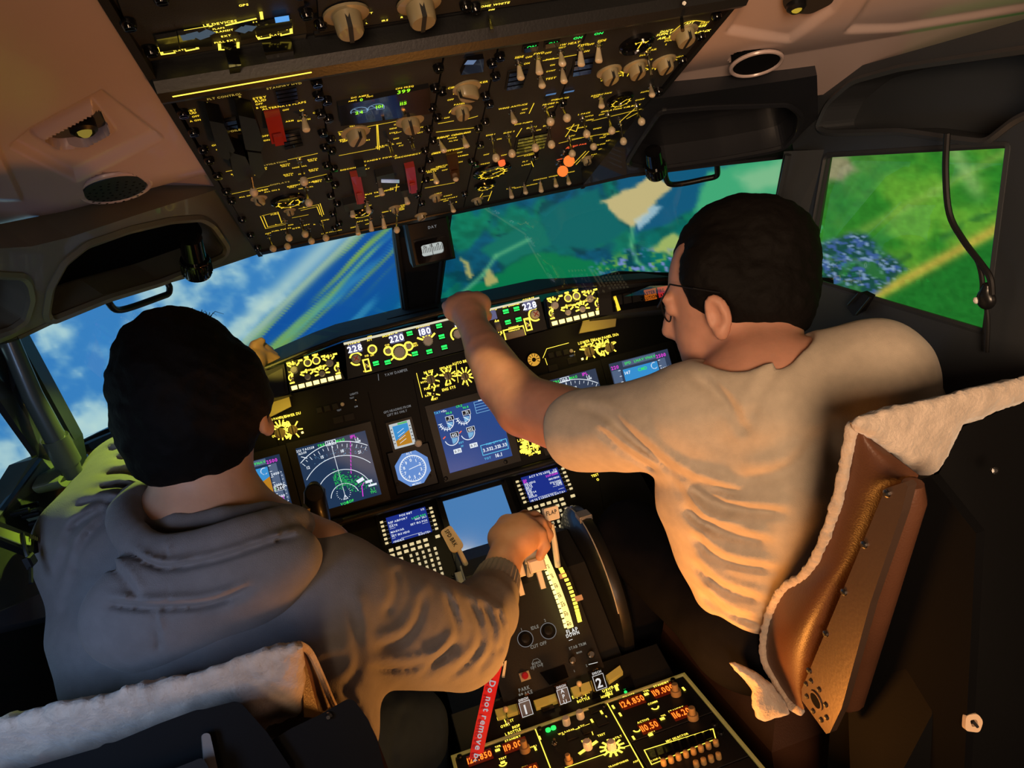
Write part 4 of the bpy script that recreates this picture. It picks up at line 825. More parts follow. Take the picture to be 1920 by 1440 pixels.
mb = MB(); mb.prism([P(725, 598, 1.83), P(820, 574, 1.82), P(826, 582, 1.80), P(730, 606, 1.81)], (0, 0, -.006)); part('post_foot', mb, M_gloss, GS)
# chin under the mode panel and the two slanted end boxes
mb = MB(); c = MCP; y0 = c.uv(648, 712)[1]
mb.add([c.w(-.40, y0 - .002, 0), c.w(.42, y0 - .002, 0), MIP.w(.42, .13, .0), MIP.w(-.40, .13, 0)], [(0, 1, 2, 3)]); part('underside', mb, mat('underside', (.03, .03, .028), .6), GS)
for s_, q in ((-1, [(488, 690), (532, 678), (541, 738), (497, 752)]), (1, [(1120, 534), (1262, 521), (1268, 578), (1124, 592)])):
    mb = MB(); mb.prism([MCP.at(x, y, .004) for x, y in q], -MCP.z * .10); o = part('end_box', mb, M_panel2 if s_ < 0 else M_hood, GS)
M_dimyel = mat('flood_yellow', (.32, .27, .12), .5)  # yellow flood light on the underside put into the colour of these plates
mb = MB(); mb.prism([MCP.at(x, y, .006) for x, y in ((497, 708), (530, 690), (535, 735), (503, 752))], MCP.z * .003); part('end_plate', mb, M_black, GS)
for q in ([(1094, 600), (1157, 584), (1154, 612), (1086, 625)], [(500, 752), (541, 739), (546, 762), (502, 784)]):
    mb = MB(); mb.prism([MIP.at(x, y, .05) for x, y in q], MIP.z * -.01); part('flood_lit_patch', mb, M_dimyel, GS)
lamp('glareshield_flood', 'AREA', MCP.at(1112, 592, -.02) + np.array((0, -.0, -.01)), .10, AMBER, .08, MIP.at(1120, 640, .05)); lamp('glareshield_flood', 'AREA', MCP.at(520, 745, -.02) + np.array((0, -.0, -.01)), .10, AMBER, .08, MIP.at(520, 790, .05))
ws = thing('warning_unit', 'black caption box at the right end of the glareshield with orange and red lit captions', 'panel', MCP.at(1190, 560))
W2 = Frame(MCP.w(0, 0, .012), MCP.x, MCP.y)
part('housing', quadbox(MCP, [(1144, 548), (1262, 528), (1268, 568), (1148, 586)], .0, .011), M_gloss, ws)
mb = quadbox(MCP, [(1204, 546), (1225, 542), (1228, 562), (1207, 566)], .011, .015); q = part('caption_lens', mb, glow('amber_caption', (.75, .16, .01), .5), ws, 'orange lit caption'); mb = quadbox(MCP, [(1229, 541), (1247, 538), (1249, 556), (1232, 560)], .011, .015); part('caption_lens', mb, glow('red_caption', (.75, .03, .03), .6), ws, 'red lit caption')
for k in range(3): mb = quadbox(MCP, [(1148 + 17 * k, 556 - 3 * k), (1162 + 17 * k, 554 - 3 * k), (1164 + 17 * k, 572 - 3 * k), (1150 + 17 * k, 575 - 3 * k)], .011, .014); part('caption_lens', mb, M_panel2, ws)
mb = MB(); W3 = Frame(MCP.w(0, 0, .0155), MCP.x, MCP.y); letters(W3, mb, [('MASTER\nCAUTION', 1216, 554, 6), ('FIRE\nWARN', 1240, 549, 6)]); part('lettering', mb, M_ink, ws, kind='stuff')
mb = quadbox(MCP, [(1147, 558), (1151, 557), (1160, 583), (1155, 585)], .012, .016); part('trim_strip', mb, M_yel, ws, 'thin lit yellow strip')

LSC[:] = [.66, .85]
# ------------------------------------------------------------------ EFIS panels and mode control panel
mb = MB(); mb.lathe(I4, [(1, 0), (1, .35), (.86, .42), (.80, 1.15), (.70, 1.25)], 20); ME_rnd = mesh_of('round_knob', mb, mat('round_knob_grey', (.60, .60, .58), .35, coat=.2))
mb = MB(); mb.lathe(I4, [(1, 0), (.98, .9), (.88, 1.05), (.2, 1.06)], 20)
for j in range(16): a = 2 * math.pi * j / 16; mb.box(Frame((math.cos(a), math.sin(a), 0), (-math.sin(a), math.cos(a), 0), (0, 0, 1)), -.08, .08, .05, .9, -.02, .07)
ME_flut = mesh_of('fluted_knob', mb, mat('fluted_knob_grey', (.62, .62, .64), .4), False)
mb = MB(); mb.box(I4, -.5, .5, -.5, .5, 0, .5, .10); ME_btn = mesh_of('button', mb, M_panel2, False)
mb = MB(); mb.box(I4, -.5, .5, -.5, .5, 0, .4, .10); ME_btny = mesh_of('lit_button', mb, M_lamp, False)
def mpp(F, px, py): o = F.at(px, py); return ((o - CAM) @ RM[:, 2]) / FPX        # metres per picture pixel there
def put(root, F, me, name, px, py, rpx, h=0, hs=1.0, label=None, rpy=None, local=False):
    s = mpp(F, px, py); return inst(name, me, xf(F.at(px, py) + F.z * h, F.x, F.y, F.z, rpx * s, (rpy or rpx) * s, rpx * s * hs), root, label)
def ringpx(mb, F, px, py, r0, r1, a0=0, a1=360, h=.0006, n=24): s = mpp(F, px, py); mb.ring(F, F.at(px, py), r0 * s, r1 * s, h, n, a0, a1)
def ticks(mb, F, px, py, r0, r1, angs, wpx, h=.0006):
    s = mpp(F, px, py); o = F.at(px, py)
    for a in angs: a = math.radians(a); d = F.x * math.cos(a) + F.y * math.sin(a); mb.line(F, [o + d * r0 * s, o + d * r1 * s], wpx * s, h)
def blob(mb, F, px, py, wpx, hpx, h=.0006): s = mpp(F, px, py); mb.rect(F, F.at(px, py), wpx * s, hpx * s, h)
F = MCP
def efis(dx, dy, label):
    T = lambda x, y: (x + dx, y + dy); t = thing('display_select_panel', label, 'panel', F.at(*T(590, 700)), 'display select panels on the glareshield')
    del t['group']
    part('face_plate', quadbox(F, [T(536, 679), T(622, 659), T(647, 711), T(544, 735)], -.03, -.0004), M_panel, t)
    L = MB()
    for x, y in ((577, 680), (593, 676)): ringpx(L, F, *T(x, y), 5.4, 7.6); blob(L, F, *T(x - 2, y - 10), 7, 4)
    for x, y, a in ((552, 691, (40, 90, 140)), (618, 679, (40, 90, 140)), (577, 706, (30, 90, 150)), (604, 699, (-10, 25, 60, 90, 120, 155, 190))): ticks(L, F, *T(x, y), 8, 13, a, 2.8); letters(L and F, L, [])
    for x, y in ((541, 681), (563, 676), (606, 668), (628, 664), (568, 698), (588, 693), (596, 690)): blob(L, F, *T(x, y), 8, 3.5)
    for x, y in ((548, 708), (634, 690)): ringpx(L, F, *T(x, y), 5, 7.5, 60, 250); ticks(L, F, *T(x, y), -8, 9, (80,), 4); blob(L, F, *T(x, y + 10), 9, 3)
    letters(F, L, [('MINS', *T(549, 682), 6), ('BARO', *T(615, 668), 6), ('FPV', *T(574, 670), 5), ('MTRS', *T(591, 665), 5), ('VOR', *T(546, 697), 5), ('RANGE', *T(606, 686), 5), ('MODE', *T(578, 694), 5)])
    part('lettering', L, M_yelb, t, 'glowing yellow markings', kind='stuff')
    for x, y in ((552, 694), (618, 681)):
        o = put(t, F, ME_rnd, 'rotary_knob', *T(x, y), 7.2, 0, .9)
    for x, y in ((577, 707), (604, 701)): put(t, F, ME_rnd, 'rotary_knob', *T(x, y), 5.6, 0, .9)
    for x, y in ((577, 680), (593, 676)): put(t, F, ME_rnd, 'push_button', *T(x, y), 4.8, 0, .5)
    for x, y in ((549, 709), (634, 691)): toggle(t, F, *T(x, y), *T(x - 1, y + 6), 'p', .012, sc=.7)
    for k in range(7): put(t, F, ME_btny, 'lit_button', *T(552 + 13.7 * k, 727 - 3.35 * k), 10.5, 0, .5, rpy=7.5)
    return t
efis(0, 0, 'display select panel at the left end of the glareshield, seven lit amber buttons')
efis(488, -121, 'display select panel at the right end of the glareshield, beside the caption box')
t = thing('mode_control_panel', 'long mode control panel in the glareshield centre with white digits and green buttons', 'panel', F.at(835, 640))
part('face_plate', quadbox(F, [(646, 644), (1012, 558), (1026, 617), (652, 711)], -.04, -.0002), M_panel, t)
mb = quadbox(F, [(644, 643), (1010, 557), (1011, 560), (645, 647)], .0, .003); part('light_strip', mb, glow('strip_white', (.9, .85, .6), .8), t)
L = MB()
letters(F, L, [('COURSE', 664, 643, 6.5), ('A/T', 693, 637, 6), ('ARM', 693, 631, 4.5), ('OFF', 698, 666, 4.5), ('IAS/MACH', 731, 627, 6.5), ('F/D', 688, 667, 5), ('ON', 684, 696, 4), ('HEADING', 793, 611, 6.5), ('C/O', 726, 647, 5), ('SPD\nINTV', 779, 646, 4.5), ('ALTITUDE', 866, 592, 6.5), ('VERT SPEED', 917, 582, 6), ('A/P ENGAGE', 958, 572, 6), ('COURSE', 991, 561, 6.5), ('A/T\nDISENGAGE', 964, 617, 4.5), ('F/D', 989, 599, 4.5), ('DISENGAGE', 963, 613, 4), ('DN', 930, 603, 4), ('UP', 938, 628, 4)])
ringpx(L, F, 668, 673, 10, 13, 20, 160); ringpx(L, F, 668, 673, 10, 13, 200, 290); ringpx(L, F, 698, 655, 6, 9); ringpx(L, F, 749, 660, 12, 15.5); ringpx(L, F, 728, 658, 6, 9); ringpx(L, F, 766, 649, 6, 9); ticks(L, F, 802, 640, 10, 19, (35, 62, 90, 120, 148), 3.5); ringpx(L, F, 858, 627, 11, 14, 30, 220); ringpx(L, F, 1003, 590, 10, 13, 60, 300)
for x, y in ((688, 685), (990, 608)):
    s = mpp(F, x, y); o = F.at(x, y); L.line(F, [o + F.x * a * s + F.y * b * s for a, b in ((-5, -11), (5, -11), (5, 11), (-5, 11), (-5, -11))], 2.6 * s); blob(L, F, x, y, 5, 8)
ticks(L, F, 749, 660, 15, 24, (150, 30, -30, -150), 2.5); ticks(L, F, 937, 613, -12, 12, (90,), 3); ticks(L, F, 932, 612, -12, 12, (90,), 1.5)
s = mpp(F, 965, 623); o = F.at(965, 624); L.line(F, [o + F.x * a * s + F.y * b * s for a, b in ((-20, -8), (-20, 9), (19, 9), (19, -8))], 2.2 * s)
part('lettering', L, M_yelb, t, 'glowing yellow markings', kind='stuff')
M_digit = glow('white_digits', (.86, .88, 1.0), 1.7)
for x, y, tx, wd in ((666, 653, '228', 24), (744, 634, '220', 26), (797, 621, '180', 22), (870, 603, '5000', 30), (918, 592, '0', 26), (993, 573, '228', 22)):
    s = mpp(F, x, y); o = F.at(x, y); mb = MB(); mb.box(Frame(o, F.x, F.y), -wd * s / 2, wd * s / 2, -8.5 * s, 8.5 * s, 0, .002); w_ = part('digit_window', mb, glow('window_blue_glow', (.28, .28, .55), .42), t)
    mb = MB(); mb.text(F, o, tx, 12 * s, .003); part('digits', mb, M_digit, w_)
for x, y, r, lab in ((668, 673, 8.5, 'course'), (749, 661, 10, ''), (802, 640, 9, ''), (858, 627, 8, ''), (1003, 590, 8.5, 'course')):
    k = put(t, F, ME_flut if not lab else ME_rnd, 'rotary_knob', x, y, r, 0, 1.0)
    if lab:
        m2 = MB(); m2.line(I4, [np.array((-.45, -.45, 0)), np.array((.45, .45, 0))], .2, 1.27); m2.line(I4, [np.array((-.45, .45, 0)), np.array((.45, -.45, 0))], .2, 1.27)
        c = bpy.data.objects.new('red_cross', mesh_of('red_cross', m2, glow('red_cross', (.55, .05, .02), .4), False)); link(c); c.parent = k
for x, y in ((698, 655), (728, 658), (766, 649)): put(t, F, ME_rnd, 'push_button', x, y, 5, 0, .6)
for x, y in ((688, 683), (990, 606)): toggle(t, F, x, y, x - 1, y + 6, 'p', .012, sc=.7)
for x, y in ((705, 682), (727, 680), (768, 626), (778, 664), (805, 660), (823, 612), (828, 632), (833, 652), (948, 585), (968, 580), (952, 605), (972, 600), (880, 640), (905, 634)):
    k = put(t, F, ME_btn, 'push_button', x, y, 13.5, 0, .5, rpy=11); m2 = MB(); m2.box(I4, -.40, .40, .05, .40, .5, .53); m2.box(I4, -.40, .40, -.30, -.08, .5, .53)
    if x not in (880, 905): c = bpy.data.objects.new('lit_caption', mesh_of('lit_caption', m2, M_greenb, False)); link(c); c.parent = k
mb = MB(); s = mpp(F, 965, 626); mb.box(Frame(F.at(965, 627), F.x, F.y), -18 * s, 18 * s, -7 * s, 6 * s, 0, .012, .002); part('disengage_bar', mb, mat('bar_grey', (.32, .30, .26), .5), t)
mb = MB(); mb.tube([F.at(933, 613, .003) - F.x * .006, F.at(933, 613, .003) + F.x * .006], .012, 16); part('thumbwheel', mb, mat('thumbwheel', (.25, .26, .3), .4), t, smooth=True)

# ------------------------------------------------------------------ main instrument panel
F = MIP
ip = thing('instrument_panel', 'black main instrument panel below the glareshield', 'panel', F.w(0, 0, 0))
mb = MB(); mb.box(F, -.62, .64, -.205, .16, -.02, -.0015, .001); part('face_plate', mb, mat('mip_black', (.006, .0068, .009), .55, spec=.2, bump=.1, bscale=500), ip)
mb = MB(); y1 = F.uv(700, 965)[1]
mb.tube([F.w(-.6, -.195, .004), F.w(.62, -.195, .004)], .010, 10); part('lower_rail', mb, mat('rail_black', (.012, .013, .015), .4), ip, smooth=True)
for (x0, y0_, x1, y1_) in ((690, 735, 728, 905), (775, 712, 812, 900), (505, 785, 545, 900), (994, 660, 1018, 830)):
    mb = MB(); mb.line(F, [F.at(x0, y0_), F.at(x1, y1_)], .0012, .0003); part('panel_joint', mb, M_recess, ip)
class Scr:
    def __init__(s, root_lab, F, quad, name='display_unit', bez=.018, body=(.012, .013, .015), h=.006, back=(.012, .030, .075), bs=1.0, root=None, cat='display', bezel=True):
        s.u0, s.u1, s.v0, s.v1 = rectpx(F, quad); s.F = F; s.w = s.u1 - s.u0; s.h = s.v1 - s.v0
        s.root = root or thing(name, root_lab, cat, F.w((s.u0 + s.u1) / 2, (s.v0 + s.v1) / 2))
        if bezel:
            mb = MB(); plate(mb, Frame(F.w(0, 0, h), F.x, F.y), [(s.u0 - bez, s.v0 - bez), (s.u1 + bez, s.v0 - bez), (s.u1 + bez, s.v1 + bez), (s.u0 - bez, s.v1 + bez)], [[(s.u0, s.v0), (s.u0, s.v1), (s.u1, s.v1), (s.u1, s.v0)]], h, px=False, deep=.003)
            part('bezel', mb, mat('bezel', body, .45), s.root)
        mb = MB(); mb.poly([F.w(s.u0, s.v0, h - .003), F.w(s.u1, s.v0, h - .003), F.w(s.u1, s.v1, h - .003), F.w(s.u0, s.v1, h - .003)])
        s.scr = part('screen', mb, mat('screen_glow', (.01, .01, .012), .15, emit=back, strength=bs), s.root)
        s.S = Frame(F.w(s.u0, s.v0, h - .0028), F.x, F.y); s.L = {}; s.z = {}
    def mbm(s, m, lvl=1):
        k = (m.name, lvl)
        if k not in s.L: s.L[k] = (MB(), m, lvl)
        return s.L[k][0]
    def p(s, u, v): return s.S.w(u * s.w, v * s.h)
    def line(s, m, pts, wd=.008, lvl=1): s.mbm(m, lvl).line(s.S, [s.p(*q) for q in pts], wd * s.w, .0002 * lvl)
    def text(s, m, u, v, txt, ht=.04, al='C', lvl=3): s.mbm(m, lvl).text(s.S, s.p(u, v), txt, ht * s.h, .0002 * lvl, al)
    def arc(s, m, u, v, r, a0, a1, wd=.008, n=28, lvl=1): s.mbm(m, lvl).ring(s.S, s.p(u, v), (r - wd / 2) * s.w, (r + wd / 2) * s.w, .0002 * lvl, n, a0, a1)
    def box(s, m, u0, v0, u1, v1, lvl=1): s.mbm(m, lvl).poly([s.S.w(a * s.w, b * s.h, .0002 * lvl) for a, b in ((u0, v0), (u1, v0), (u1, v1), (u0, v1))])
    def poly(s, m, pts, lvl=1): s.mbm(m, lvl).poly([s.S.w(a * s.w, b * s.h, .0002 * lvl) for a, b in pts])
    def frame(s, m, u0, v0, u1, v1, wd=.008, lvl=1): s.line(m, [(u0, v0), (u1, v0), (u1, v1), (u0, v1), (u0, v0)], wd, lvl)
    def done(s):
        for (nm, lv), (mb, m, _) in s.L.items():
            o = part('symbols', mb, m, s.scr, None, kind='stuff')
M_skyp = glow('attitude_sky', (.05, .36, .82), .75); M_earth = glow('attitude_ground', (.62, .27, .02), .75); M_tape = glow('tape_grey', (.10, .15, .26), .8); M_dark = glow('display_dark', (.01, .01, .02), .5); M_terr = glow('terrain_green', (.02, .55, .12), .7); M_amb = glow('amber_symbols', (1.0, .55, .05), .9); M_ltblue = glow('light_blue', (.22, .52, .85), .8)
# captain ND
nav = Scr('navigation display with white compass arcs left of centre on the black panel', F, [(554, 842), (683, 807), (717, 927), (586, 962)], back=(.012, .034, .085))
def ndraw(d, full=True):
    c = (.50, .10); R_ = .80
    d.arc(M_white, *c, R_, 53, 127, .010, 40)
    for k in range(15): a = math.radians(55 + 5 * k); r1 = R_ - (.05 if k % 2 == 0 else .028); d.line(M_white, [(c[0] + math.cos(a) * r, c[1] + math.sin(a) * r) for r in (r1, R_)], .007)
    for k, lab in ((60, '21'), (80, '18'), (104, '15'), (124, '12')): a = math.radians(k); d.text(M_white, c[0] + .70 * math.cos(a), c[1] + .70 * math.sin(a), lab, .045)
    for r in (.2, .4, .6): d.arc(M_white, *c, r, 12 + 28 * (r > .5), 168 - 28 * (r > .5), .009, 30)
    d.line(M_white, [c, (c[0] - .01, .90)], .007); d.frame(M_white, .42, .92, .56, .985); d.text(M_white, .49, .953, '160', .05); d.text(M_green, .36, .953, 'TRK', .04); d.text(M_green, .63, .953, 'MAG', .04)
    d.text(M_white, .10, .955, 'GS233 TAS228', .034); d.text(M_white, .08, .91, '163/19', .034); d.line(M_white, [(.05, .86), (.12, .82)], .01)
    d.text(M_mag, .82, .96, 'IPL', .05); d.text(M_white, .86, .91, '1.6', .04); d.text(M_white, .87, .87, 'NM', .035)
    d.line(M_white, [(.47, .08), (.50, .14), (.53, .08), (.47, .08)], .008)
    if not full: return
    for k in range(9): v = .90 - k * .055; d.line(M_mag, [(.76 - .012 * k, v), (.757 - .012 * k, v - .032)], .010)
    for k in range(330):
        a = random.gauss(0, 1); u = .40 + abs(random.gauss(0, .22)); v = .34 + random.gauss(0, .06) - (u - .4) * .25 + (.12 if u < .55 else 0) * random.random(); q = .006 + .008 * random.random()
        if .3 < u < .97 and .1 < v < .6: d.box(M_terr, u, v, u + q * 1.4, v + q)
    for k in range(60):
        u = .2 + .75 * random.random(); v = .72 + .12 * random.random() - abs(u - .5) * .15; d.box(M_ltblue, u, v, u + .008, v + .006, 2)
    for k in range(26): d.box(M_white, .40 + .18 * random.random(), .13 + .14 * random.random(), .41 + .18 * random.random() * .02 + .4 * 0 + .0, .14, 2) if False else None
    for a in range(150, 395, 18): a = math.radians(a); d.line(M_white, [(.49 + .09 * math.cos(a), .17 + .09 * math.sin(a)), (.49 + .10 * math.cos(a), .17 + .10 * math.sin(a))], .006)
    d.line(M_mag, [(.74, .05), (.76, .20), (.80, .24)], .012, 2); d.poly(M_white, [(.70, .30), (.80, .33), (.82, .28), (.72, .25)], 2); d.box(M_white, .82, .22, .92, .26, 2); d.box(M_white, .85, .16, .97, .19, 2); d.text(M_green, .90, .12, 'L 1', .04); d.text(M_green, .90, .07, 'TFC', .035); d.text(M_green, .47, .02, 'VOR', .04); d.text(M_green, .55, .03, 'ADF', .04)
ndraw(nav); nav.done()
# captain PFD
pf = Scr('primary flight display with blue sky and brown ground half hidden behind the left pilot', F, [(400, 884), (523, 851), (555, 967), (430, 1002)], back=(.012, .028, .07))
def pdraw(d, dr=0.0):
    d.poly(M_skyp, [(.2, .45), (.78, .70), (.78, .86), (.2, .86)]); d.poly(M_earth, [(.2, .45), (.2, .12), (.78, .12), (.78, .70)]); 
    for k in range(4): d.line(M_white, [(.50, .14 + .1 * k), (.70, .22 + .1 * k)], .010, 2)
    d.box(M_tape, .80, .10, .92, .88); d.box(M_tape, .02, .10, .16, .88)
    for k in range(9): d.line(M_white, [(.80, .14 + .09 * k), (.83, .14 + .09 * k)], .008, 2); d.line(M_white, [(.13, .14 + .09 * k), (.16, .14 + .09 * k)], .008, 2)
    for k in range(4): d.text(M_white, .87, .18 + .18 * k, '%d00' % (21 + k), .04)
    d.box(M_dark, .80, .45, .94, .53, 2); d.frame(M_white, .80, .45, .94, .53, .008, 2); d.text(M_white, .88, .49, '2260', .05, lvl=4); d.text(M_green, .82, .49, '2', .04, lvl=4)
    d.frame(M_mag, .80, .27, .90, .35, .010, 2); d.text(M_mag, .87, .925, '2500', .055); d.poly(M_tape, [(.94, .22), (.985, .30), (.985, .68), (.94, .76)]); 
    for k in range(9): d.line(M_white, [(.95, .26 + .058 * k), (.965, .26 + .058 * k)], .007, 2)
    d.line(M_white, [(.985, .49), (.945, .53)], .01, 2)
    d.box(M_tape, .22, .90, .78, .99); 
    for k in range(3): d.text(M_green, .31 + .19 * k, .945, ('SPD', 'LNAV', 'VNAV')[k], .042)
    d.text(M_mag, .09, .925, '220', .055); d.text(M_white, .27, .80, '147', .05); d.text(M_green, .52, .80, 'CMD', .05); d.arc(M_white, .72, .80, .05, 60, 320, .015)
pdraw(pf); pf.done()
# F/O displays
n2 = Scr('navigation display right of centre, mostly hidden behind the right pilot sleeve', F, [(1000, 721), (1116, 691), (1146, 806), (1030, 838)], back=(.03, .045, .085)); ndraw(n2, False); n2.done()
p2 = Scr('primary flight display with green mode words, far right, partly behind a shoulder', F, [(1141, 682), (1251, 655), (1281, 770), (1170, 800)], back=(.03, .045, .085)); pdraw(p2); p2.done()
# upper centre engine display
en = Scr('upper centre engine display, plain blue with four small white dials', F, [(814, 772), (930, 741), (961, 855), (842, 887)], back=(.018, .060, .235))
for u, v in ((.15, .78), (.42, .80)):
    en.arc(M_white, u, v, .105, 180, 400, .012); en.poly(M_ltblue, [(u, v)] + [(u + .09 * math.cos(math.radians(a)), v + .09 * math.sin(math.radians(a))) for a in range(270, 365, 12)], 1); en.box(M_dark, u, v + .02, u + .12, v + .09, 2); en.frame(M_white, u, v + .02, u + .12, v + .09, .008, 2); en.text(M_white, u + .06, v + .055, '.71', .045); en.line(M_white, [(u, v), (u + .07, v - .07)], .01, 3)
    for a in range(180, 300, 20): a = math.radians(a); en.line(M_white, [(u + .08 * math.cos(a), v + .08 * math.sin(a)), (u + .13 * math.cos(a), v + .13 * math.sin(a))], .010, 2)
    en.text(M_green, u + .07, v + .14, '90.8', .035)
for u, v in ((.16, .52), (.42, .54)):
    en.arc(M_white, u, v, .105, 190, 360, .012); en.poly(M_ltblue, [(u, v)] + [(u + .09 * math.cos(math.radians(a)), v + .09 * math.sin(math.radians(a))) for a in range(270, 365, 12)], 1); en.box(M_dark, u, v + .01, u + .12, v + .08, 2); en.frame(M_white, u, v + .01, u + .12, v + .08, .008, 2); en.text(M_white, u + .06, v + .045, '612', .045); en.line(M_redglow, [(u - .12, v + .03), (u - .09, v + .05)], .014, 2)
    en.box(M_white, u - .02, v - .25, u + .10, v - .18, 2); en.text(M_dark, u + .04, v - .215, '0.71', .04, lvl=4)
en.text(M_cyan, .05, .97, 'TAT', .035); en.text(M_white, .15, .97, '+15c', .035); en.text(M_green, .40, .985, 'CRZ', .035); en.text(M_cyan, .29, .42, 'EGT', .03); en.text(M_cyan, .29, .36, 'FF', .03)
for k in range(4): en.frame(M_ltblue, .63, .80 + .045 * k, .93, .845 + .045 * k, .008, 2)
en.text(M_white, .78, .99, 'ENG FAIL', .025)
en.frame(M_cyan, .56, .13, .97, .29, .010, 2); en.text(M_cyan, .78, .285, 'FUEL QTY LB', .03); en.text(M_white, .645, .205, '3.33', .055); en.text(M_white, .775, .205, '2.33', .055); en.text(M_white, .90, .205, '3.33', .055); en.text(M_white, .80, .075, '16.1', .06); en.text(M_cyan, .62, .07, 'TOT', .035)
en.done()
for a in ((836, 897), (948, 866)):
    inst('screw', ME_fast, F.mat(F.at(*a, .006)), en.root)
# standby instruments
is_ = Scr('small square standby attitude display with white border', F, [(730, 796), (769, 787), (779, 833), (739, 842)], back=(.55, .60, .62), bs=.9, bez=.006, cat='instrument', name='standby_display')
is_.poly(M_skyp, [(.14, .30), (.86, .62), (.86, .90), (.14, .90)]); is_.poly(M_earth, [(.14, .08), (.86, .08), (.86, .62), (.14, .30)]); is_.box(glow('standby_green', (.1, .6, .2), .8), .4, .91, .85, .98)
for k in range(4): is_.line(M_white, [(.3, .18 + .14 * k), (.62, .30 + .14 * k)], .02, 2)
for k in range(5): is_.box(M_dark, .02, .2 + .14 * k, .10, .23 + .14 * k, 2); is_.box(M_dark, .90, .2 + .14 * k, .98, .23 + .14 * k, 2)
is_.done(); put(is_.root, F, ME_rnd, 'setting_knob', 784, 831, 7, .003, 1.2)
al = thing('standby_altimeter', 'octagonal blue lit standby altimeter with white dial numbers', 'instrument', F.at(774, 878)); s = mpp(F, 774, 878); o = F.at(774, 878); r = 34 * s
mb = MB(); mb.box(Frame(o, F.x, F.y), -r * 1.2, r * 1.2, -r * 1.2, r * 1.2, -.002, .004, .003); part('case', mb, M_black, al)
mb = MB(); oc = [o + F.x * (r * math.cos(a)) + F.y * (r * math.sin(a)) + F.z * .0045 for a in np.radians(np.arange(22.5, 360, 45))]; mb.prism(oc, F.z * .001); part('dial_face', mb, glow('dial_blue', (.16, .33, .78), .8), al)
mb = MB(); mb.ring(F, o, r * .68, r * .74, .0062, 32)
for k in range(32): a = 2 * math.pi * k / 32; d = F.x * math.cos(a) + F.y * math.sin(a); mb.line(F, [o + d * r * .60, o + d * r * .72], .0009, .0062)
for k in range(10): a = math.pi / 2 - 2 * math.pi * k / 10; mb.text(F, o + (F.x * math.cos(a) + F.y * math.sin(a)) * r * .47, str(k), r * .17, .0062)
mb.text(F, o + F.y * r * .86, 'ALT', r * .12, .0062); mb.text(F, o - F.y * r * .86, 'METRIC', r * .10, .0062); mb.line(F, [o - F.x * r * .2, o + F.x * r * .42 + F.y * r * .10], .0016, .0064); part('dial_marks', mb, M_white, al, kind='stuff')
for q in ((745, 908), (805, 892)): inst('screw', ME_fast, F.mat(F.at(*q, .001)), al)
# lettering and switches on the panel itself
L = MB()
letters(F, L, [('MAIN PANEL DUs', 520, 784, 6), ('LOWER DU', 547, 778, 7), ('NORM', 517, 800, 6), ('OUTBD', 520, 816, 6), ('INBD', 537, 796, 6), ('N1 SET', 804, 697, 7), ('AUTO', 805, 705, 5), ('SPD REF', 836, 689, 7), ('BOTH', 795, 716, 5), ('SET', 838, 695, 5), ('1', 824, 715, 5), ('2', 820, 702, 5), ('VREF', 856, 700, 5), ('WT', 828, 703, 5), ('FUEL FLOW', 810, 726, 6), ('RATE', 803, 741, 5), ('RESET', 815, 748, 5), ('MFD', 840, 721, 6), ('AUTO BRAKE', 868, 678, 7), ('RTO', 870, 708, 5), ('OFF', 880, 704, 5), ('1', 872, 716, 5), ('2', 878, 722, 5), ('LOWER DU', 1100, 640, 7), ('MAIN PANEL DUs', 1136, 632, 7), ('ENG\nPRI', 1094, 652, 5), ('NORM', 1102, 646, 5), ('ND', 1113, 648, 5), ('NORM', 1134, 642, 5), ('PFD', 1150, 642, 5), ('OUTBD', 1127, 650, 5)])
for x, y, n_, r0, r1 in ((528, 806, 12, 8, 18), (549, 806, 5, 8, 17), (808, 711, 6, 9, 15), (840, 705, 8, 9, 15), (872, 705, 9, 8, 16), (1104, 657, 5, 9, 17), (1130, 652, 10, 7, 15), (1143, 650, 4, 8, 14), (813, 738, 3, 6, 11)): ticks(L, F, x, y, r0, r1, [160 - 280 * k / n_ for k in range(n_ + 1)], 2.5)
seglines(F, L, [[(855, 683), (859, 717)], [(781, 700), (792, 745)], [(1018, 671), (1025, 654), (1066, 643)], [(1022, 672), (1026, 684)]], .0012)
ringpx(L, F, 530, 808, 12, 17, -80, 80); ringpx(L, F, 1129, 654, 9, 13, 90, 270)
part('lettering', L, M_yelb, ip, 'glowing yellow panel lettering', kind='stuff')
L = MB(); letters(F, L, [('YAW DAMPER', 743, 698, 7), ('GPS HEADING FROM', 745, 767, 6), ('LEFT IRS ONLY', 745, 774, 6), ('LIGHTS', 664, 738, 5), ('TEST', 660, 746, 4), ('DIM', 668, 762, 4), ('TEST', 636, 769, 4), ('TEST', 1072, 667, 4)]); seglines(F, L, [[(709, 702), (710, 713)]], .0014); part('faint_lettering', L, M_whited, ip, 'faint grey panel print', kind='stuff')
L = MB()
for k in range(60):
    x, y = 978 + 34 * random.random(), 822 + 28 * random.random(); blob(L, F, x, y, 4 + 7 * random.random(), 2.6)
letters(F, L, [('LANDING GEAR', 993, 820, 7), ('UP', 984, 828, 6), ('OFF', 1000, 826, 6), ('DN', 995, 852, 6), ('LIMIT', 1008, 838, 5), ('FLAPS', 985, 844, 6)]); seglines(F, L, [[(990, 828), (994, 846)], [(997, 826), (1001, 844)]], .0025); part('lettering', L, M_yelb, ip, 'bright yellow lettering crowded round the gear lever', kind='stuff')
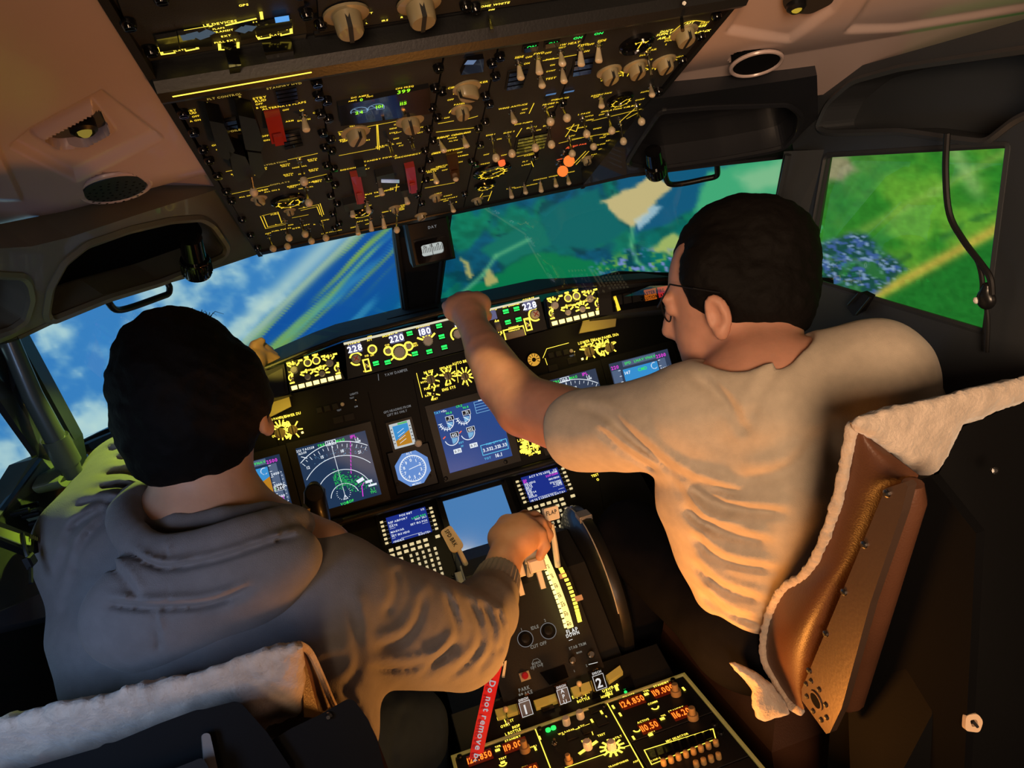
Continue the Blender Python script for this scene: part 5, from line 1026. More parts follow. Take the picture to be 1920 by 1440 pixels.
for x, y, r in ((549, 806, 9), (808, 712, 8.5), (840, 705, 7.5), (872, 706, 7.5), (1105, 660, 10), (1143, 652, 9), (525, 812, 10)): 
    k = put(ip, F, ME_ptr, 'rotary_knob', x, y, r, 0, .9); c = bpy.data.objects.new('pointer_stripe', ME_ptrs); link(c); c.parent = k
for x, y, tx, ty in ((667, 750, 668, 757), (813, 738, 814, 744), (1077, 660, 1078, 668)): toggle(ip, F, x, y, tx, ty, 'm', .014, sc=.7)
for k in range(3):
    for x, y in ((599 + 15 * k, 769 - 3.7 * k), (1033 + 14 * k, 666 - 3 * k)): put(ip, F, ME_btn, 'push_button', x, y, 11.5, 0, .5, rpy=11.5)
for x, y in ((642, 758), (1071, 658)): put(ip, F, ME_rnd, 'push_button', x, y, 3.6, 0, .8)
for x, y in ((634, 787), (655, 782), (1037, 690), (1073, 676)): put(ip, F, ME_btn, 'dark_window', x, y, 18, 0, .12, rpy=12)
for x, y in ((835, 731), (849, 727)): put(ip, F, ME_btn, 'push_button', x, y, 11, 0, .5, rpy=13); 
mb = MB(); letters(Frame(F.w(0, 0, .006), F.x, F.y), mb, [('ENG', 835, 730, 7), ('SYS', 849, 726, 7)]); part('button_captions', mb, M_yelb, ip)
for q in ((567, 811), (870, 641), (1092, 673), (1021, 843)): put(ip, F, ME_btny, 'bright_screw', *q, 4, 0, .4)
bg = thing('brake_pressure_gauge', 'small round amber lit gauge right of the pointing arm', 'instrument', F.at(1000, 675)); s = mpp(F, 1000, 675); o = F.at(1000, 675)
mb = MB(); mb.lathe(F, [(14 * s, 0), (14 * s, .005), (12 * s, .007), (11.5 * s, .004)], 24, o); part('bezel', mb, M_black, bg, smooth=True)
mb = MB(); mb.ring(F, o, 4 * s, 12 * s, .0075); part('dial_face', mb, glow('amber_dial', (.85, .42, .05), .8), bg); mb = MB(); mb.disc(F, o, 2 * s, .008); mb.line(F, [o, o + F.x * 9 * s], 1.2 * s, .008)
for k in range(9): a = math.radians(-30 + 32 * k); mb.line(F, [o + (F.x * math.cos(a) + F.y * math.sin(a)) * r_ * s for r_ in (7, 11)], 1.2 * s, .008)
part('dial_marks', mb, M_ink, bg)
ck = thing('panel_clock', 'round clock with crowded amber numerals beside the right pilot chin', 'clock', F.at(1307, 667)); s = mpp(F, 1307, 667); o = F.at(1307, 667)
mb = MB(); mb.lathe(F, [(24 * s, 0), (24 * s, .006), (21 * s, .008), (20 * s, .005)], 28, o); part('bezel', mb, M_black, ck, smooth=True)
mb = MB(); mb.ring(F, o, 17.5 * s, 19.5 * s, .0085)
for k in range(12): a = math.radians(30 * k); mb.text(F, o + (F.x * math.cos(a) + F.y * math.sin(a)) * 13.5 * s, str((14 - k) % 12 + 1), 6.5 * s, .0085); ticks(mb, F, 1307, 667, 16, 24, (30 * k,), 3, .0085)
mb.text(F, o + F.y * 4 * s, '07 46', 7 * s, .0085); mb.text(F, o - F.y * 5 * s, 'UTC', 6 * s, .0085); mb.text(F, o - F.y * 26 * s, 'CHR', 7 * s, .0085); mb.text(F, o + F.y * 25 * s, 'TIME/DATE', 6 * s, .0085)
part('dial_marks', mb, M_yelb, ck, kind='stuff')

# ------------------------------------------------------------------ forward electronics: two keyboards units and the lower display
F = CDU
fe = thing('forward_console', 'black slanted console plate below the main panel', 'console', F.w(0, -.1, 0))
mb = MB(); mb.box(F, -.36, .36, -.26, .005, -.03, -.001, .002); part('face_plate', mb, M_panel2, fe)
for q in [[(640, 985), (705, 968), (722, 1040), (655, 1060)], [(1118, 870), (1180, 852), (1240, 960), (1140, 1000)]]: part('side_module', quadbox(F, q, -.001, .004), M_panel2, fe)
mb = MB(); letters(F, mb, [('OFF', 655, 992, 7), ('BRT', 660, 1000, 6), ('DIM', 672, 990, 6), ('TEST', 648, 1003, 6)]); blob(mb, F, 645, 998, 10, 6); blob(mb, F, 666, 1000, 6, 14)
letters(F, mb, [('TEST', 1116, 891, 7), ('BRT', 1154, 893, 6), ('DIM', 1168, 889, 6), ('AFT', 1181, 885, 6), ('O', 1121, 899, 7)]); part('lettering', mb, M_yelb, fe, 'yellow lettering', kind='stuff')
def cdu(lab, scr, plate_q, kb, white, lines, seed):
    rr = random.Random(seed)
    d = Scr(lab, F, scr, 'keyboard_display_unit', back=(.012, .03, .26), bs=.9, h=.008, cat='keyboard unit', bezel=False)
    u0, u1, v0, v1 = d.u0 - .024, d.u1 + .024, kb[0], d.v1 + .018
    mb = MB(); plate(mb, Frame(F.w(0, 0, .008), F.x, F.y), [(u0, v0), (u1, v0), (u1, v1), (u0, v1)], [[(d.u0, d.v0), (d.u0, d.v1), (d.u1, d.v1), (d.u1, d.v0)]], .03, px=False, deep=.004); part('face_plate', mb, M_panel2, d.root)
    for i, (txt, l, r) in enumerate(lines):
        v = .93 - .073 * i
        if txt: d.text(M_white, .5, v, txt, .078)
        if l: d.text(M_mag if l[0] == '*' else M_white, .03, v, l.strip('*'), .074, 'L')
        if r: d.text(M_green if r[0] == '+' else (M_mag if r[0] == '*' else M_white), .97, v, r.strip('*+'), .074, 'R')
    d.done(); G = Frame(F.w(0, 0, .008), F.x, F.y)
    def key(u, v, w, h, m, name='key'): inst(name, m, xf(G.w(u, v), G.x, G.y, G.z, w, h, .008), d.root)
    for k in range(6):
        v = d.v1 - .010 - k * (d.h - .014) / 5
        for u in (d.u0 - .012, d.u1 + .012): key(u, v, .0075, .0042, ME_key, 'line_key')
        ml = MB()
    mb = MB()
    for k in range(6):
        v = d.v1 - .010 - k * (d.h - .014) / 5; mb.line(G, [G.w(d.u0 - .006, v), G.w(d.u0 - .001, v)], .0008); mb.line(G, [G.w(d.u1 + .006, v), G.w(d.u1 + .001, v)], .0008)
    part('line_marks', mb, M_whited, d.root)
    W = u1 - u0; x0 = u0 + .014; top = d.v0 - .016; dx = (W - .028) / 8.0
    for r_ in range(2):
        for k in range(6): key(x0 + .004 + k * .0165 * W / .145, top - r_ * .0135, .0105, .0060, ME_key)
    for k in range(2): key(x0 + .004 + k * .0165 * W / .145, top - .0275, .0105, .0060, ME_key); key(x0 + .004 + k * .0165 * W / .145, top - .041, .0105, .0060, ME_key)
    key(u1 - .015, top, .0105, .0060, ME_key)
    for r_ in range(6):
        for k in range(5): key(x0 + .045 + k * .0145 * W / .145, top - .0275 - r_ * .0128, .0060, .0060, ME_keys if (r_ * 5 + k * 3 + seed) % 7 else ME_key)
    for r_ in range(4):
        for k in range(3): key(x0 + .003 + k * .0125 * W / .145, top - .054 - r_ * .0128, .0058, .0058, ME_keyr)
    for x_ in (u0 + .006, u1 - .006):
        for y_ in (v1 - .006, v0 + .006, (v0 + v1) / 2): inst('fastener', ME_fast, xf(G.w(x_, y_), G.x, G.y, G.z, .7, .7, .7), d.root)
    return d
M_key = glow('key_face', (1.0, .80, .42), .78)
mb = MB(); mb.box(I4, -.5, .5, -.5, .5, 0, .6, .12); ME_key = mesh_of('key', mb, M_key, False)
mb = MB(); mb.box(I4, -.5, .5, -.5, .5, 0, .6, .12); ME_keys = mesh_of('key_small', mb, glow('key_letter', (1.0, .82, .46), .62), False)
mb = MB(); mb.lathe(I4, [(.5, 0), (.5, .45), (.4, .6)], 10); ME_keyr = mesh_of('key_round', mb, glow('key_round', (1.0, .82, .46), .6), False)
kbl = CDU.uv(852, 1085)[1]
cdu('keyboard unit with blue text screen beside the left pilot shoulder', [(723, 973), (797, 952), (811, 999), (737, 1022)], None, (kbl,), 0,
    [('POS INIT', '', '1/3'), ('', '', ''), ('', 'REF AIRPORT', ''), ('', '----', '+LAST POS'), ('', 'GATE', 'N47 26.1'), ('', '-----', ''), ('', '', 'SET IRS POS'), ('', 'MAGVAR', '-----'), ('', '--', ''), ('', 'SET IRS HDG', ''), ('', '---', ''), ('-----------------', '', ''), ('', '<INDEX', 'ROUTE>')], 2)
kbr = CDU.uv(1118, 1003)[1]
cdu('keyboard unit with blue text screen right of the lower display, behind a flap tag', [(976, 897), (1043, 879), (1064, 924), (993, 945)], None, (kbr,), 0,
    [('ACT RTE LEGS', '', '1/2'), ('', '*134', '0.3NM*'), ('', '*IPL', '*220/2500'), ('', '140 HDG', ''), ('', 'CF24', '180/1800'), ('', '160 12', ''), ('', 'FI24', '170/1400'), ('', '238', '4.2NM'), ('', 'RW24', '---/470'), ('', '238', ''), ('', 'HOLD', '-----'), ('----------------', '', ''), ('', '<RTE 2 LEGS', 'RTE DATA>')], 5)
ld = Scr('lower centre display glowing plain light blue between the two keyboard units', F, [(835, 942), (943, 910), (972, 1012), (856, 1046)], back=(.080, .250, .560), bs=.80, bez=.014, body=(.02, .021, .023), h=.01); ld.done()
for u, v in ((ld.u0 - .006, ld.v1 + .007), (ld.u1 + .006, ld.v1 + .007)): inst('screw', ME_fast, xf(F.w(u, v, .01), F.x, F.y, F.z, .8, .8, .8), ld.root)
# standby compass on the centre post
kc = thing('standby_compass', 'black standby compass box hanging on the windscreen centre post with lit white dial', 'compass', P(806, 452, 1.60)); KF = Frame(P(806, 452, 1.60), (1, 0, 0), (0, -.25, 1))
mb = MB(); KB = Frame(KF.at(806, 455), KF.x, KF.y); a = KB.uv(764, 455); mb.box(KB, -.045, .050, -.048, .052, -.05, 0, .006); part('case', mb, M_black, kc)
mb = MB(); plate(mb, Frame(KB.w(0, 0, .006), KB.x, KB.y), rnd([(-.034, -.040), (.038, -.040), (.038, .010), (-.034, .010)], .006), [rnd([(-.022, -.026), (-.022, -.001), (.026, -.001), (.026, -.026)], .007)], .008, px=False); part('bezel', mb, M_gloss, kc)
mb = MB(); mb.poly([KB.w(u, v, .0015) for u, v in ((-.024, -.028), (.028, -.028), (.028, .002), (-.024, .002))]); part('dial_face', mb, glow('compass_white', (.55, .60, .58), .8), kc)
mb = MB(); KC = Frame(KB.w(0, 0, .0018), KB.x, KB.y)
for k in range(13): u = -.021 + k * .0038; mb.line(KC, [KC.w(u, -.019), KC.w(u, -.010 + .004 * (k % 3 == 0))], .0012, .0002)
for k, c in enumerate(('15', '12', '9')): mb.text(KC, KC.w(-.013 + .015 * k, -.006), c, .006)
mb.line(KC, [KC.w(.002, -.027), KC.w(.002, .001)], .0012, .0004); part('dial_marks', mb, M_ink, kc)
mb = MB(); mb.text(KB, KB.w(.012, .033, .001), 'DAY', .006); part('lettering', mb, M_whited, kc)
mb = MB(); mb.prism([KB.w(-.03, .05, -.04), KB.w(.035, .05, -.04), KB.w(.03, .10, -.07), KB.w(-.025, .10, -.07)], KB.z * .03); part('bracket', mb, M_black, kc)
# ------------------------------------------------------------------ throttle quadrant
LSC[:] = [.8, .85]
q_ = thing('throttle_quadrant', 'black throttle quadrant arch between the seats with lit flap scale', 'throttle', (0, 1.4, .55))
prof = [(1.19, .525), (1.296, .643), (1.36, .714), (1.41, .742), (1.46, .752), (1.52, .748), (1.60, .70), (1.66, .62), (1.66, .25), (1.19, .25)]
def profbox(x0, x1, pr, bev=0): 
    mb = MB(); mb.prism([np.array((x0, y, z)) for y, z in pr], np.array((x1 - x0, 0, 0))); return mb
part('housing', profbox(-.105, .098, prof), mat('quadrant_black', (.010, .010, .011), .5, bump=.1, bscale=400), q_)
part('side_cover', profbox(.098, .145, [(1.20, .50), (1.30, .60), (1.40, .70), (1.5, .735), (1.6, .70), (1.64, .3), (1.2, .3)]), M_rubber, q_)
F = TQF
def cutoff(x, y):
    s = mpp(F, x, y); o = F.at(x, y, .001); mb = MB(); mb.lathe(F, [(13 * s, 0), (13 * s, .001), (11 * s, -.0005), (8 * s, .006), (4 * s, .007)], 24, o); k = part('cutoff_knob', mb, M_black, q_, smooth=True)
    m2 = MB(); m2.ring(F, o, 14 * s, 15.2 * s, .0006, 30); part('ring_mark', m2, M_whited, k)
cutoff(985, 1198); cutoff(1028, 1183)
L = MB(); letters(F, L, [('IDLE', 1003, 1176, 7), ('CUT OFF', 1010, 1209, 7), ('1', 978, 1180, 6), ('2', 1022, 1163, 6), ('STAB TRIM', 1083, 1211, 6), ('MAIN', 1086, 1223, 4), ('HORN\nCUT OUT', 1006, 1246, 5), ('PARK\nBRAKE\nLIGHT', 986, 1300, 7.5), ('CUTOUT', 1056, 1283, 6), ('1', 1077, 1258, 5), ('2', 1100, 1248, 5)]); o_ = F.at(1007, 1246); s = mpp(F, 1007, 1246)
L.line(F, [o_ + F.x * a * s + F.y * b * s for a, b in ((-9, -7), (-8, 5), (-4, 10), (4, 10), (8, 5), (9, -7))], .7 * s); part('printed_marks', L, glow('grey_print_warm', (.55, .53, .45), .35), q_, 'pale printed words', kind='stuff')
L = MB(); letters(F, L, [('FLAP', 1073, 1182, 9), ('DOWN', 1074, 1189, 7)]); seglines(F, L, [[(1067, 1201), (1073, 1199)], [(1104, 1246), (1120, 1242)]], .001); part('flap_lettering', L, glow('white_print', (.9, .9, .85), .9), q_, kind='stuff')
for x, y, tx, ty in ((1073, 1240, 1075, 1236), (1107, 1229, 1110, 1226)):
    o = F.at(x, y); mb = MB(); mb.lathe(F, [(.0075, 0), (.0075, .003), (.006, .005), (.006, .009)], 12, o); t_ = part('trim_switch', mb, M_steel, q_, smooth=True); m2 = MB(); m2.tube([o + F.z * .008, F.at(tx, ty, .026)], [.003, .0045], 10); part('lever', m2, M_dsteel, t_, smooth=True)
mb = quadbox(F, [(1012, 1262), (1058, 1247), (1066, 1270), (1030, 1285)], 0, .003); part('placard', mb, M_gloss, q_)
o = F.at(984, 1268); mb = MB(); mb.box(Frame(o, F.x, F.y), -.010, .010, -.008, .008, 0, .004, .001); part('lamp_base', mb, mat('lamp_base_white', (.4, .36, .3), .5), q_); mb = MB(); mb.lathe(F, [(.0065, .004), (.0065, .008), (.004, .011)], 16, o); part('park_brake_lamp', mb, mat('red_lens', (.25, .01, .01), .2, emit=(.5, .02, .02), strength=.25), q_, 'dark red lamp lens', smooth=True)
# lit flap scale on the arch
def arch(px_pts, X): return [PX(x, y, X) for x, y in px_pts]
A1 = spl([(1020, 1040), (1034, 1072), (1048, 1108), (1060, 1142), (1070, 1176)], 4, False); A2 = spl([(1052, 1068), (1066, 1096), (1076, 1124), (1083, 1150), (1087, 1166)], 4, False)
mb = MB(); a = arch(A1, .058)
for i in range(len(a) - 1):
    w_ = np.array((.0062, 0, 0)); mb.prism([a[i] - w_, a[i] + w_, a[i + 1] + w_, a[i + 1] - w_], np.array((0, .004, -.004)))
fs_ = part('flap_scale', mb, glow('flap_scale_lit', (1.0, .74, .22), 1.5), q_, 'brightly lit cream flap scale')
mb = MB()
for k, tx in enumerate(('1', '2', '5', '10', '15', '25', '30', '40')):
    i = int(1 + k * (len(a) - 3) / 7); T_ = nrm(a[i + 1] - a[i]); FF = Frame(a[i] + np.array((0, -.0012, .0012)), (1, 0, 0), -T_); mb.text(FF, FF.o - FF.x * .0015, tx, .0062, .0006); 
    mb.line(FF, [FF.o - FF.x * .0055 + FF.y * .005, FF.o - FF.x * .001 + FF.y * .005], .0012, .0006)
part('scale_marks', mb, mat('brown_marks', (.10, .05, .01), .6), fs_)
mb = MB()
for i in range(0, len(a) - 1):
    e = a[i] + np.array((-.0095, 0, 0)); FF = Frame(e, (1, 0, 0), -nrm(a[i + 1] - a[i])); mb.box(FF, -.0028, .0028, -.004, .003, 0, .003)
part('detent_light', mb, M_lamp, q_, 'row of glowing detents')
mb = MB(); a2 = arch(A2, .075)
for i in range(len(a2) - 1): FF = Frame(a2[i], (1, 0, 0), -nrm(a2[i + 1] - a2[i])); mb.box(FF, -.004, .004, -.0022, .0026, 0, .003)
part('trim_scale', mb, M_yelb, q_, 'dotted yellow trim scale')
for x, y in ((1086, 1122), (1056, 1080)): o = PX(x, y, .082); mb = MB(); mb.box(Frame(o, (1, 0, 0), (0, .7, .7)), -.008, .006, -.0045, .0045, 0, .006, .001); part('trim_pointer', mb, glow('orange_pointer', (1.0, .35, .10), .6), q_, 'small orange trim pointer')
# stabiliser trim wheel beside the arch
tw = thing('trim_wheel', 'large black trim wheel with white line at the right side of the throttle quadrant', 'wheel', (.165, 1.43, .62))
WF = Frame((.165, 1.43, .62), (0, 1, 0), (0, 0, 1)); mb = MB(); mb.lathe(WF, [(.05, -.018), (.165, -.018), (.178, -.010), (.180, 0), (.178, .010), (.165, .018), (.05, .018)], 48); part('rim', mb, mat('wheel_black', (.012, .012, .012), .35, coat=.2), tw, smooth=True)
mb = MB(); mb.tube([WF.w(.1805 * math.cos(a), .1805 * math.sin(a), -.012) for a in np.radians(np.linspace(60, 170, 30))], .0013, 6); part('white_line', mb, mat('wheel_line', (.5, .47, .40), .5), tw)
mb = MB(); mb.box(Frame(WF.w(-.02, .16, 0), WF.x, WF.y), -.016, .016, .006, .0215, -.014, .014, .002); part('folding_grip', mb, mat('grip_grey', (.30, .27, .24), .4), tw)
# levers
lv = thing('thrust_lever', 'pair of white thrust levers under the left pilot hand', 'lever', (0, 1.36, .72)); del lv['category']; lv['category'] = 'lever'
tl = []
for k, X in enumerate((-.022, .020)):
    base = np.array((X, 1.40, .70)); top = np.array((X, 1.305, .825)); d = nrm(top - base); nn = np.cross((1, 0, 0), d)
    LF = Frame(base, (1, 0, 0), d); mb = MB(); mb.box(LF, -.007, .007, 0, .15, -.012, .012, .003); part('lever_arm', mb, M_wplast, lv)
    LF = Frame(top, (1, 0, 0), d); mb = MB(); mb.box(LF, -.019, .019, -.012, .026, -.018, .018, .006); part('lever_grip', mb, M_wplast, lv)
    for j, (v, h) in enumerate(((-.028, .022), (-.046, .020), (-.062, .016))): mb = MB(); mb.box(LF, -.016 + .004 * j, .016 - .003 * j, v - .008, v + .008, .0, h + .004, .002); part('reverser_piece', mb, M_wplast, lv)
    LF2 = Frame(top + np.array((0, -.03, -.035)), (1, 0, 0), (0, .35, 1)); mb = MB(); mb.box(LF2, -.016, .016, -.012, .012, -.008, .008, .003); mb.box(LF2, -.005, .005, -.045, -.012, -.005, .005, .001); part('reverse_handle', mb, M_wplast, lv)
fl = thing('flap_lever', 'white flap lever with square tag lettered FLAP', 'lever', PX(1045, 1065, .075)); top = PX(1031, 963, .078); FT = Frame(top, nrm(np.array((1, .15, -.1))), (0, .18, 1)); s = mpp(FT, 1031, 963)
mb = MB(); mb.tube([PX(1046, 1062, .075), PX(1040, 1020, .077), PX(1034, 982, .078)], [.006, .006, .005], 8); part('stem', mb, M_wplast, fl, smooth=True)
mb = MB(); mb.prism([FT.w(u, v, 0) for u, v in rnd([(-.0155, -.012), (.0155, -.012), (.0155, .014), (-.0155, .014)], .003)], FT.z * .010); tg = part('tag', mb, M_paper, fl)
mb = MB(); mb.text(FT, FT.w(0, .004), 'FLAP', .0085, .0106, squeeze=.8); part('lettering', mb, M_ink, tg)
sb = thing('speedbrake_lever', 'white speed brake lever with rounded tag lettered SPD BRK', 'lever', P(872, 1085, 1.56))
a_, b_ = P(836, 992, 1.60), P(858, 1028, 1.58); ax = nrm(b_ - a_); nz = nrm(CAM - a_); nz = nrm(nz - ax * (nz @ ax)); FT = Frame((a_ + b_) / 2, ax, np.cross(nz, ax))
mb = MB(); mb.prism([FT.w(u, v, -.004) for u, v in rnd([(-.026, -.013), (.024, -.016), (.030, -.008), (.030, .008), (.024, .015), (-.026, .013)], .007)], FT.z * .008); tg = part('tag', mb, M_paper, sb)
mb = MB(); mb.text(FT, FT.w(0, 0), 'SPD BRK', .0095, .0046, squeeze=.75); part('lettering', mb, M_ink, tg)
mb = MB(); mb.tube([P(860, 1030, 1.58), P(872, 1055, 1.57), P(880, 1080, 1.56)], [.005, .006, .008], 8); part('stem', mb, M_wplast, sb, smooth=True)
mb = MB(); BF = Frame(P(874, 1084, 1.56), (1, 0, 0), (0, .9, .4)); mb.box(BF, -.020, .016, -.018, .018, -.03, .008, .003); mb.box(BF, -.006, .010, -.018, .024, .008, .016, .002); part('slide_block', mb, M_wplast, sb)

# ------------------------------------------------------------------ fire handles panel
F = FIR
fp = thing('fire_panel', 'fire control panel with three raised numbered handles behind the throttle', 'panel', F.at(1060, 1310))
mb = MB(); u0, u1, v0, v1 = rectpx(F, [(934, 1378), (932, 1300), (1160, 1250), (1196, 1290)]); v1 = F.uv(1110, 1258)[1]; v0 = F.uv(1066, 1338)[1] ; mb.box(F, -.205, .215, v0 - .012, v1 + .012, -.05, -.001, .002); part('face_plate', mb, M_panel2, fp)
M_lit = mat('yellow_lit_rail', (.42, .37, .16), .45, emit=(.45, .33, .03), strength=.20)
for q in ([(929, 1337), (968, 1326), (972, 1340), (934, 1352)], [(1001, 1320), (1046, 1305), (1050, 1318), (1006, 1333)], [(1070, 1296), (1105, 1284), (1110, 1298), (1076, 1310)], [(1136, 1273), (1162, 1254), (1168, 1266), (1142, 1284)]): part('divider_rail', quadbox(F, q, .0, .012), M_lit, fp)
def firehandle(x, y, txt, vert=False):
    s = mpp(F, x, y); o = F.at(x, y, .045); HF = Frame(o, F.x, nrm(F.y + F.z * .9)); mb = MB(); mb.box(HF, -13 * s, 13 * s, -16 * s, 20 * s, -.016, 0, .003); k = part('fire_handle', mb, M_gloss, fp, 'black handle with white sign')
    m2 = MB(); m2.box(Frame(o - HF.z * .03, F.x, F.y), -8 * s, 8 * s, -6 * s, 6 * s, -.03, .02); part('stem', m2, M_black, k)
    m3 = MB(); m3.text(HF, HF.w(0, -1 * s), txt, (17 if not vert else 7.2) * s, .0006); 
    m3.line(HF, [HF.w(a * s, b * s) for a, b in ((-10, -13), (10, -13), (10, 12), (-10, 12), (-10, -13))], 1.0 * s, .0006); m3.text(HF, HF.w(0, 16.5 * s), 'DISCH', 4.2 * s, .0006); part('lettering', m3, glow('white_sign', (.9, .9, .9), .75), k)
firehandle(986, 1328, '1'); firehandle(1057, 1304, 'A\nP\nU', True); firehandle(1124, 1278, '2')
L = MB(); letters(F, L, [('FAULT', 944, 1344, 7), ('TEST', 956, 1352, 6), ('OVHT', 948, 1360, 6), ('INOP', 968, 1362, 6), ('L BOTTLE', 962, 1372, 6), ('EXT TEST', 1090, 1302, 7), ('1', 1082, 1308, 6), ('2', 1098, 1303, 6), ('BOTTLE', 1094, 1312, 6), ('OVHT\nDET', 1141, 1296, 7), ('NORMAL', 1138, 1304, 5), ('A', 1148, 1288, 6), ('B', 1158, 1284, 6)]); blob(L, F, 1156, 1290, 6, 12); seglines(F, L, [[(946, 1350), (950, 1358)], [(1084, 1299), (1088, 1308)], [(1136, 1292), (1142, 1308)]], .0018); part('lettering', L, M_yelb, fp, 'glowing yellow lettering', kind='stuff')
mb = MB(); mb.disc(F, F.at(1173, 1298), .003, .001, 10); part('green_lamp', mb, M_greenb, fp)
toggle(fp, F, 953, 1354, 948, 1330, 'b', .03, sc=.9); toggle(fp, F, 1090, 1306, 1086, 1282, 'b', .03, sc=.9)
for q in ([(1012, 1326), (1034, 1318), (1040, 1330), (1018, 1338)], [(1106, 1300), (1122, 1294), (1126, 1306), (1110, 1312)], [(1160, 1280), (1182, 1272), (1190, 1290), (1166, 1296)]): part('caption_lens', quadbox(F, q, 0, .006), M_gloss, fp)
# ------------------------------------------------------------------ aft pedestal with the radios
F = PED
u0 = (F.uv(850, 1415)[0] + F.uv(905, 1500)[0]) / 2; u0 = -.218; u1 = .225; vt = F.uv(1066, 1341)[1]
pd = thing('centre_pedestal', 'centre pedestal full of lit radio panels, front bottom of the picture', 'pedestal', (0, .9, 0))
mb = MB(); mb.box(F, -.222, .229, vt - .62, vt, -.54, -.004, .004); part('cabinet', mb, M_black, pd)
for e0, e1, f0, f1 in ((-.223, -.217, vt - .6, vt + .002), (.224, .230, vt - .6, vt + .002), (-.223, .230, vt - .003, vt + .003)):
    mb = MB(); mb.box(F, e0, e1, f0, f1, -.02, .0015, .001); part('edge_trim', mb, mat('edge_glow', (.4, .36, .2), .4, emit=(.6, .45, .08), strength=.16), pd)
cx1 = F.uv(1004, 1370)[0]; cx2 = F.uv(1140, 1322)[0]
for a, b in ((-.216, cx1 - .001), (cx1 + .001, cx2 - .001), (cx2 + .001, .223)):
    for v0_, v1_ in ((vt - .115, vt - .004), (vt - .23, vt - .117), (vt - .34, vt - .232)): mb = MB(); mb.box(F, a, b, v0_, v1_, -.03, -.0004, .001); part('radio_plate', mb, M_panel2, pd)
L = MB(); seglines(F, L, [[(1004, 1368), (1032, 1440)], [(1139, 1320), (1206, 1440)]], .0018)
letters(F, L, [('ACTIVE', 896, 1408, 6), ('STANDBY', 962, 1385, 6), ('ACTIVE', 1178, 1303, 6), ('STANDBY', 1240, 1283, 6), ('ACTIVE', 1206, 1352, 6), ('STANDBY', 1268, 1330, 6), ('TEST', 943, 1422, 6), ('COMM', 1224, 1318, 6), ('TFR', 934, 1400, 6), ('TFR', 1212, 1296, 6), ('TFR', 1244, 1342, 5), ('WX RADAR', 1062, 1372, 5), ('MODE', 1130, 1346, 6), ('TILT', 1160, 1382, 6), ('TEST', 1128, 1378, 6), ('STBY', 1098, 1388, 6), ('ATC', 1090, 1362, 6), ('VHF 1', 1000, 1400, 5), ('NAV', 1222, 1372, 6), ('MIC SELECTOR', 1270, 1383, 6), ('1-VHF-2', 1230, 1424, 5), ('ADF', 1192, 1428, 5), ('TRANSPONDER', 1160, 1432, 5), ('PULL', 985, 1438, 5)])
seglines(F, L, [[(1055, 1378), (1105, 1358), (1112, 1378)], [(1208, 1407), (1337, 1367), (1342, 1386), (1222, 1434), (1208, 1407)], [(1060, 1440), (1180, 1398)]], .0016)
ticks(L, F, 1148, 1402, 13, 22, range(0, 360, 30), 4.5); ringpx(L, F, 1148, 1402, 12, 15); ticks(L, F, 1103, 1402, 10, 19, (20, 200), 7); 
for x, y in ((933, 1407), (1212, 1302), (1242, 1348), (943, 1430), (1220, 1378)): blob(L, F, x, y, 9, 7)
for x, y in ((943, 1432), (1228, 1326), (1194, 1368)): ringpx(L, F, x, y, 5, 8, 180, 360)
for x, y in ((1066, 1350), (1090, 1339), (1110, 1352), (1128, 1336), (1012, 1384), (1004, 1404), (1163, 1340), (1150, 1326), (1188, 1384), (1282, 1292)): blob(L, F, x, y, 4, 11)
part('lettering', L, M_yelb, pd, 'glowing yellow lettering', kind='stuff')
for x, y, tx, wd in ((900, 1421, '127.850', 48), (966, 1398, '119.000', 46), (1186, 1316, '124.850', 44), (1244, 1295, '119.000', 44), (1218, 1363, '110.50', 38), (1278, 1338, '116.20', 38), (992, 1446, '110.50', 38)):
    s = mpp(F, x, y); o = F.at(x, y); mb = MB(); mb.box(Frame(o, F.x, F.y), -wd * .5 * s, wd * .5 * s, -14 * s, 14 * s, 0, .0015); k = part('frequency_window', mb, mat('red_window', (.02, .004, .003), .25, emit=(.5, .03, .005), strength=.16), pd)
    mb = MB(); mb.text(F, o, tx, 17 * s, .0022, squeeze=.60); part('red_digits', mb, M_redseg, k)
M_amk = mat('tuning_knob', (.34, .22, .10), .45)
ME_tune = mesh_of('tuning_knob', (lambda mb: (mb.lathe(I4, [(1, 0), (1, .8), (.9, .9), (.62, .92), (.62, 2.0), (.52, 2.1)], 18), mb)[1])(MB()), M_amk)
for x, y, r in ((985, 1408, 10), (1268, 1302, 10), (1300, 1347, 10.5), (1067, 1430, 8)): put(pd, F, ME_tune, 'tuning_knob', x, y, r, 0, 1.1, 'two-stage tuning knob')
for x, y, r in ((1063, 1358, 7), (1089, 1346, 7), (1103, 1403, 8), (1148, 1404, 8)): put(pd, F, ME_flut, 'rotary_knob', x, y, r, 0, 2.0)
for x, y, w_, h_ in ((1072, 1379, 22, 20), (1101, 1368, 22, 20), (1128, 1353, 22, 20), (1118, 1330, 26, 16)): put(pd, F, ME_btn, 'push_button', x, y, w_, 0, .2, rpy=h_)
mb = MB()
for x, y in ((1028, 1370), (1038, 1366)): s = mpp(F, x, y); mb.lathe(F, [(5 * s, 0), (5 * s, .003), (3 * s, .004)], 12, F.at(x, y))
part('green_lamp', mb, M_greenb, pd, 'pair of lit green lamps'); toggle(pd, F, 1040, 1396, 1039, 1386, 'm', .016)
for k in range(8):
    x, y = 1221 + 15.0 * k, 1413 - 4.9 * k; mb = quadbox(F, [(x - 6, y - 4), (x + 5, y - 8), (x + 10, y + 7), (x - 1, y + 11)], 0, .003); part('mic_key', mb, M_gloss, pd)
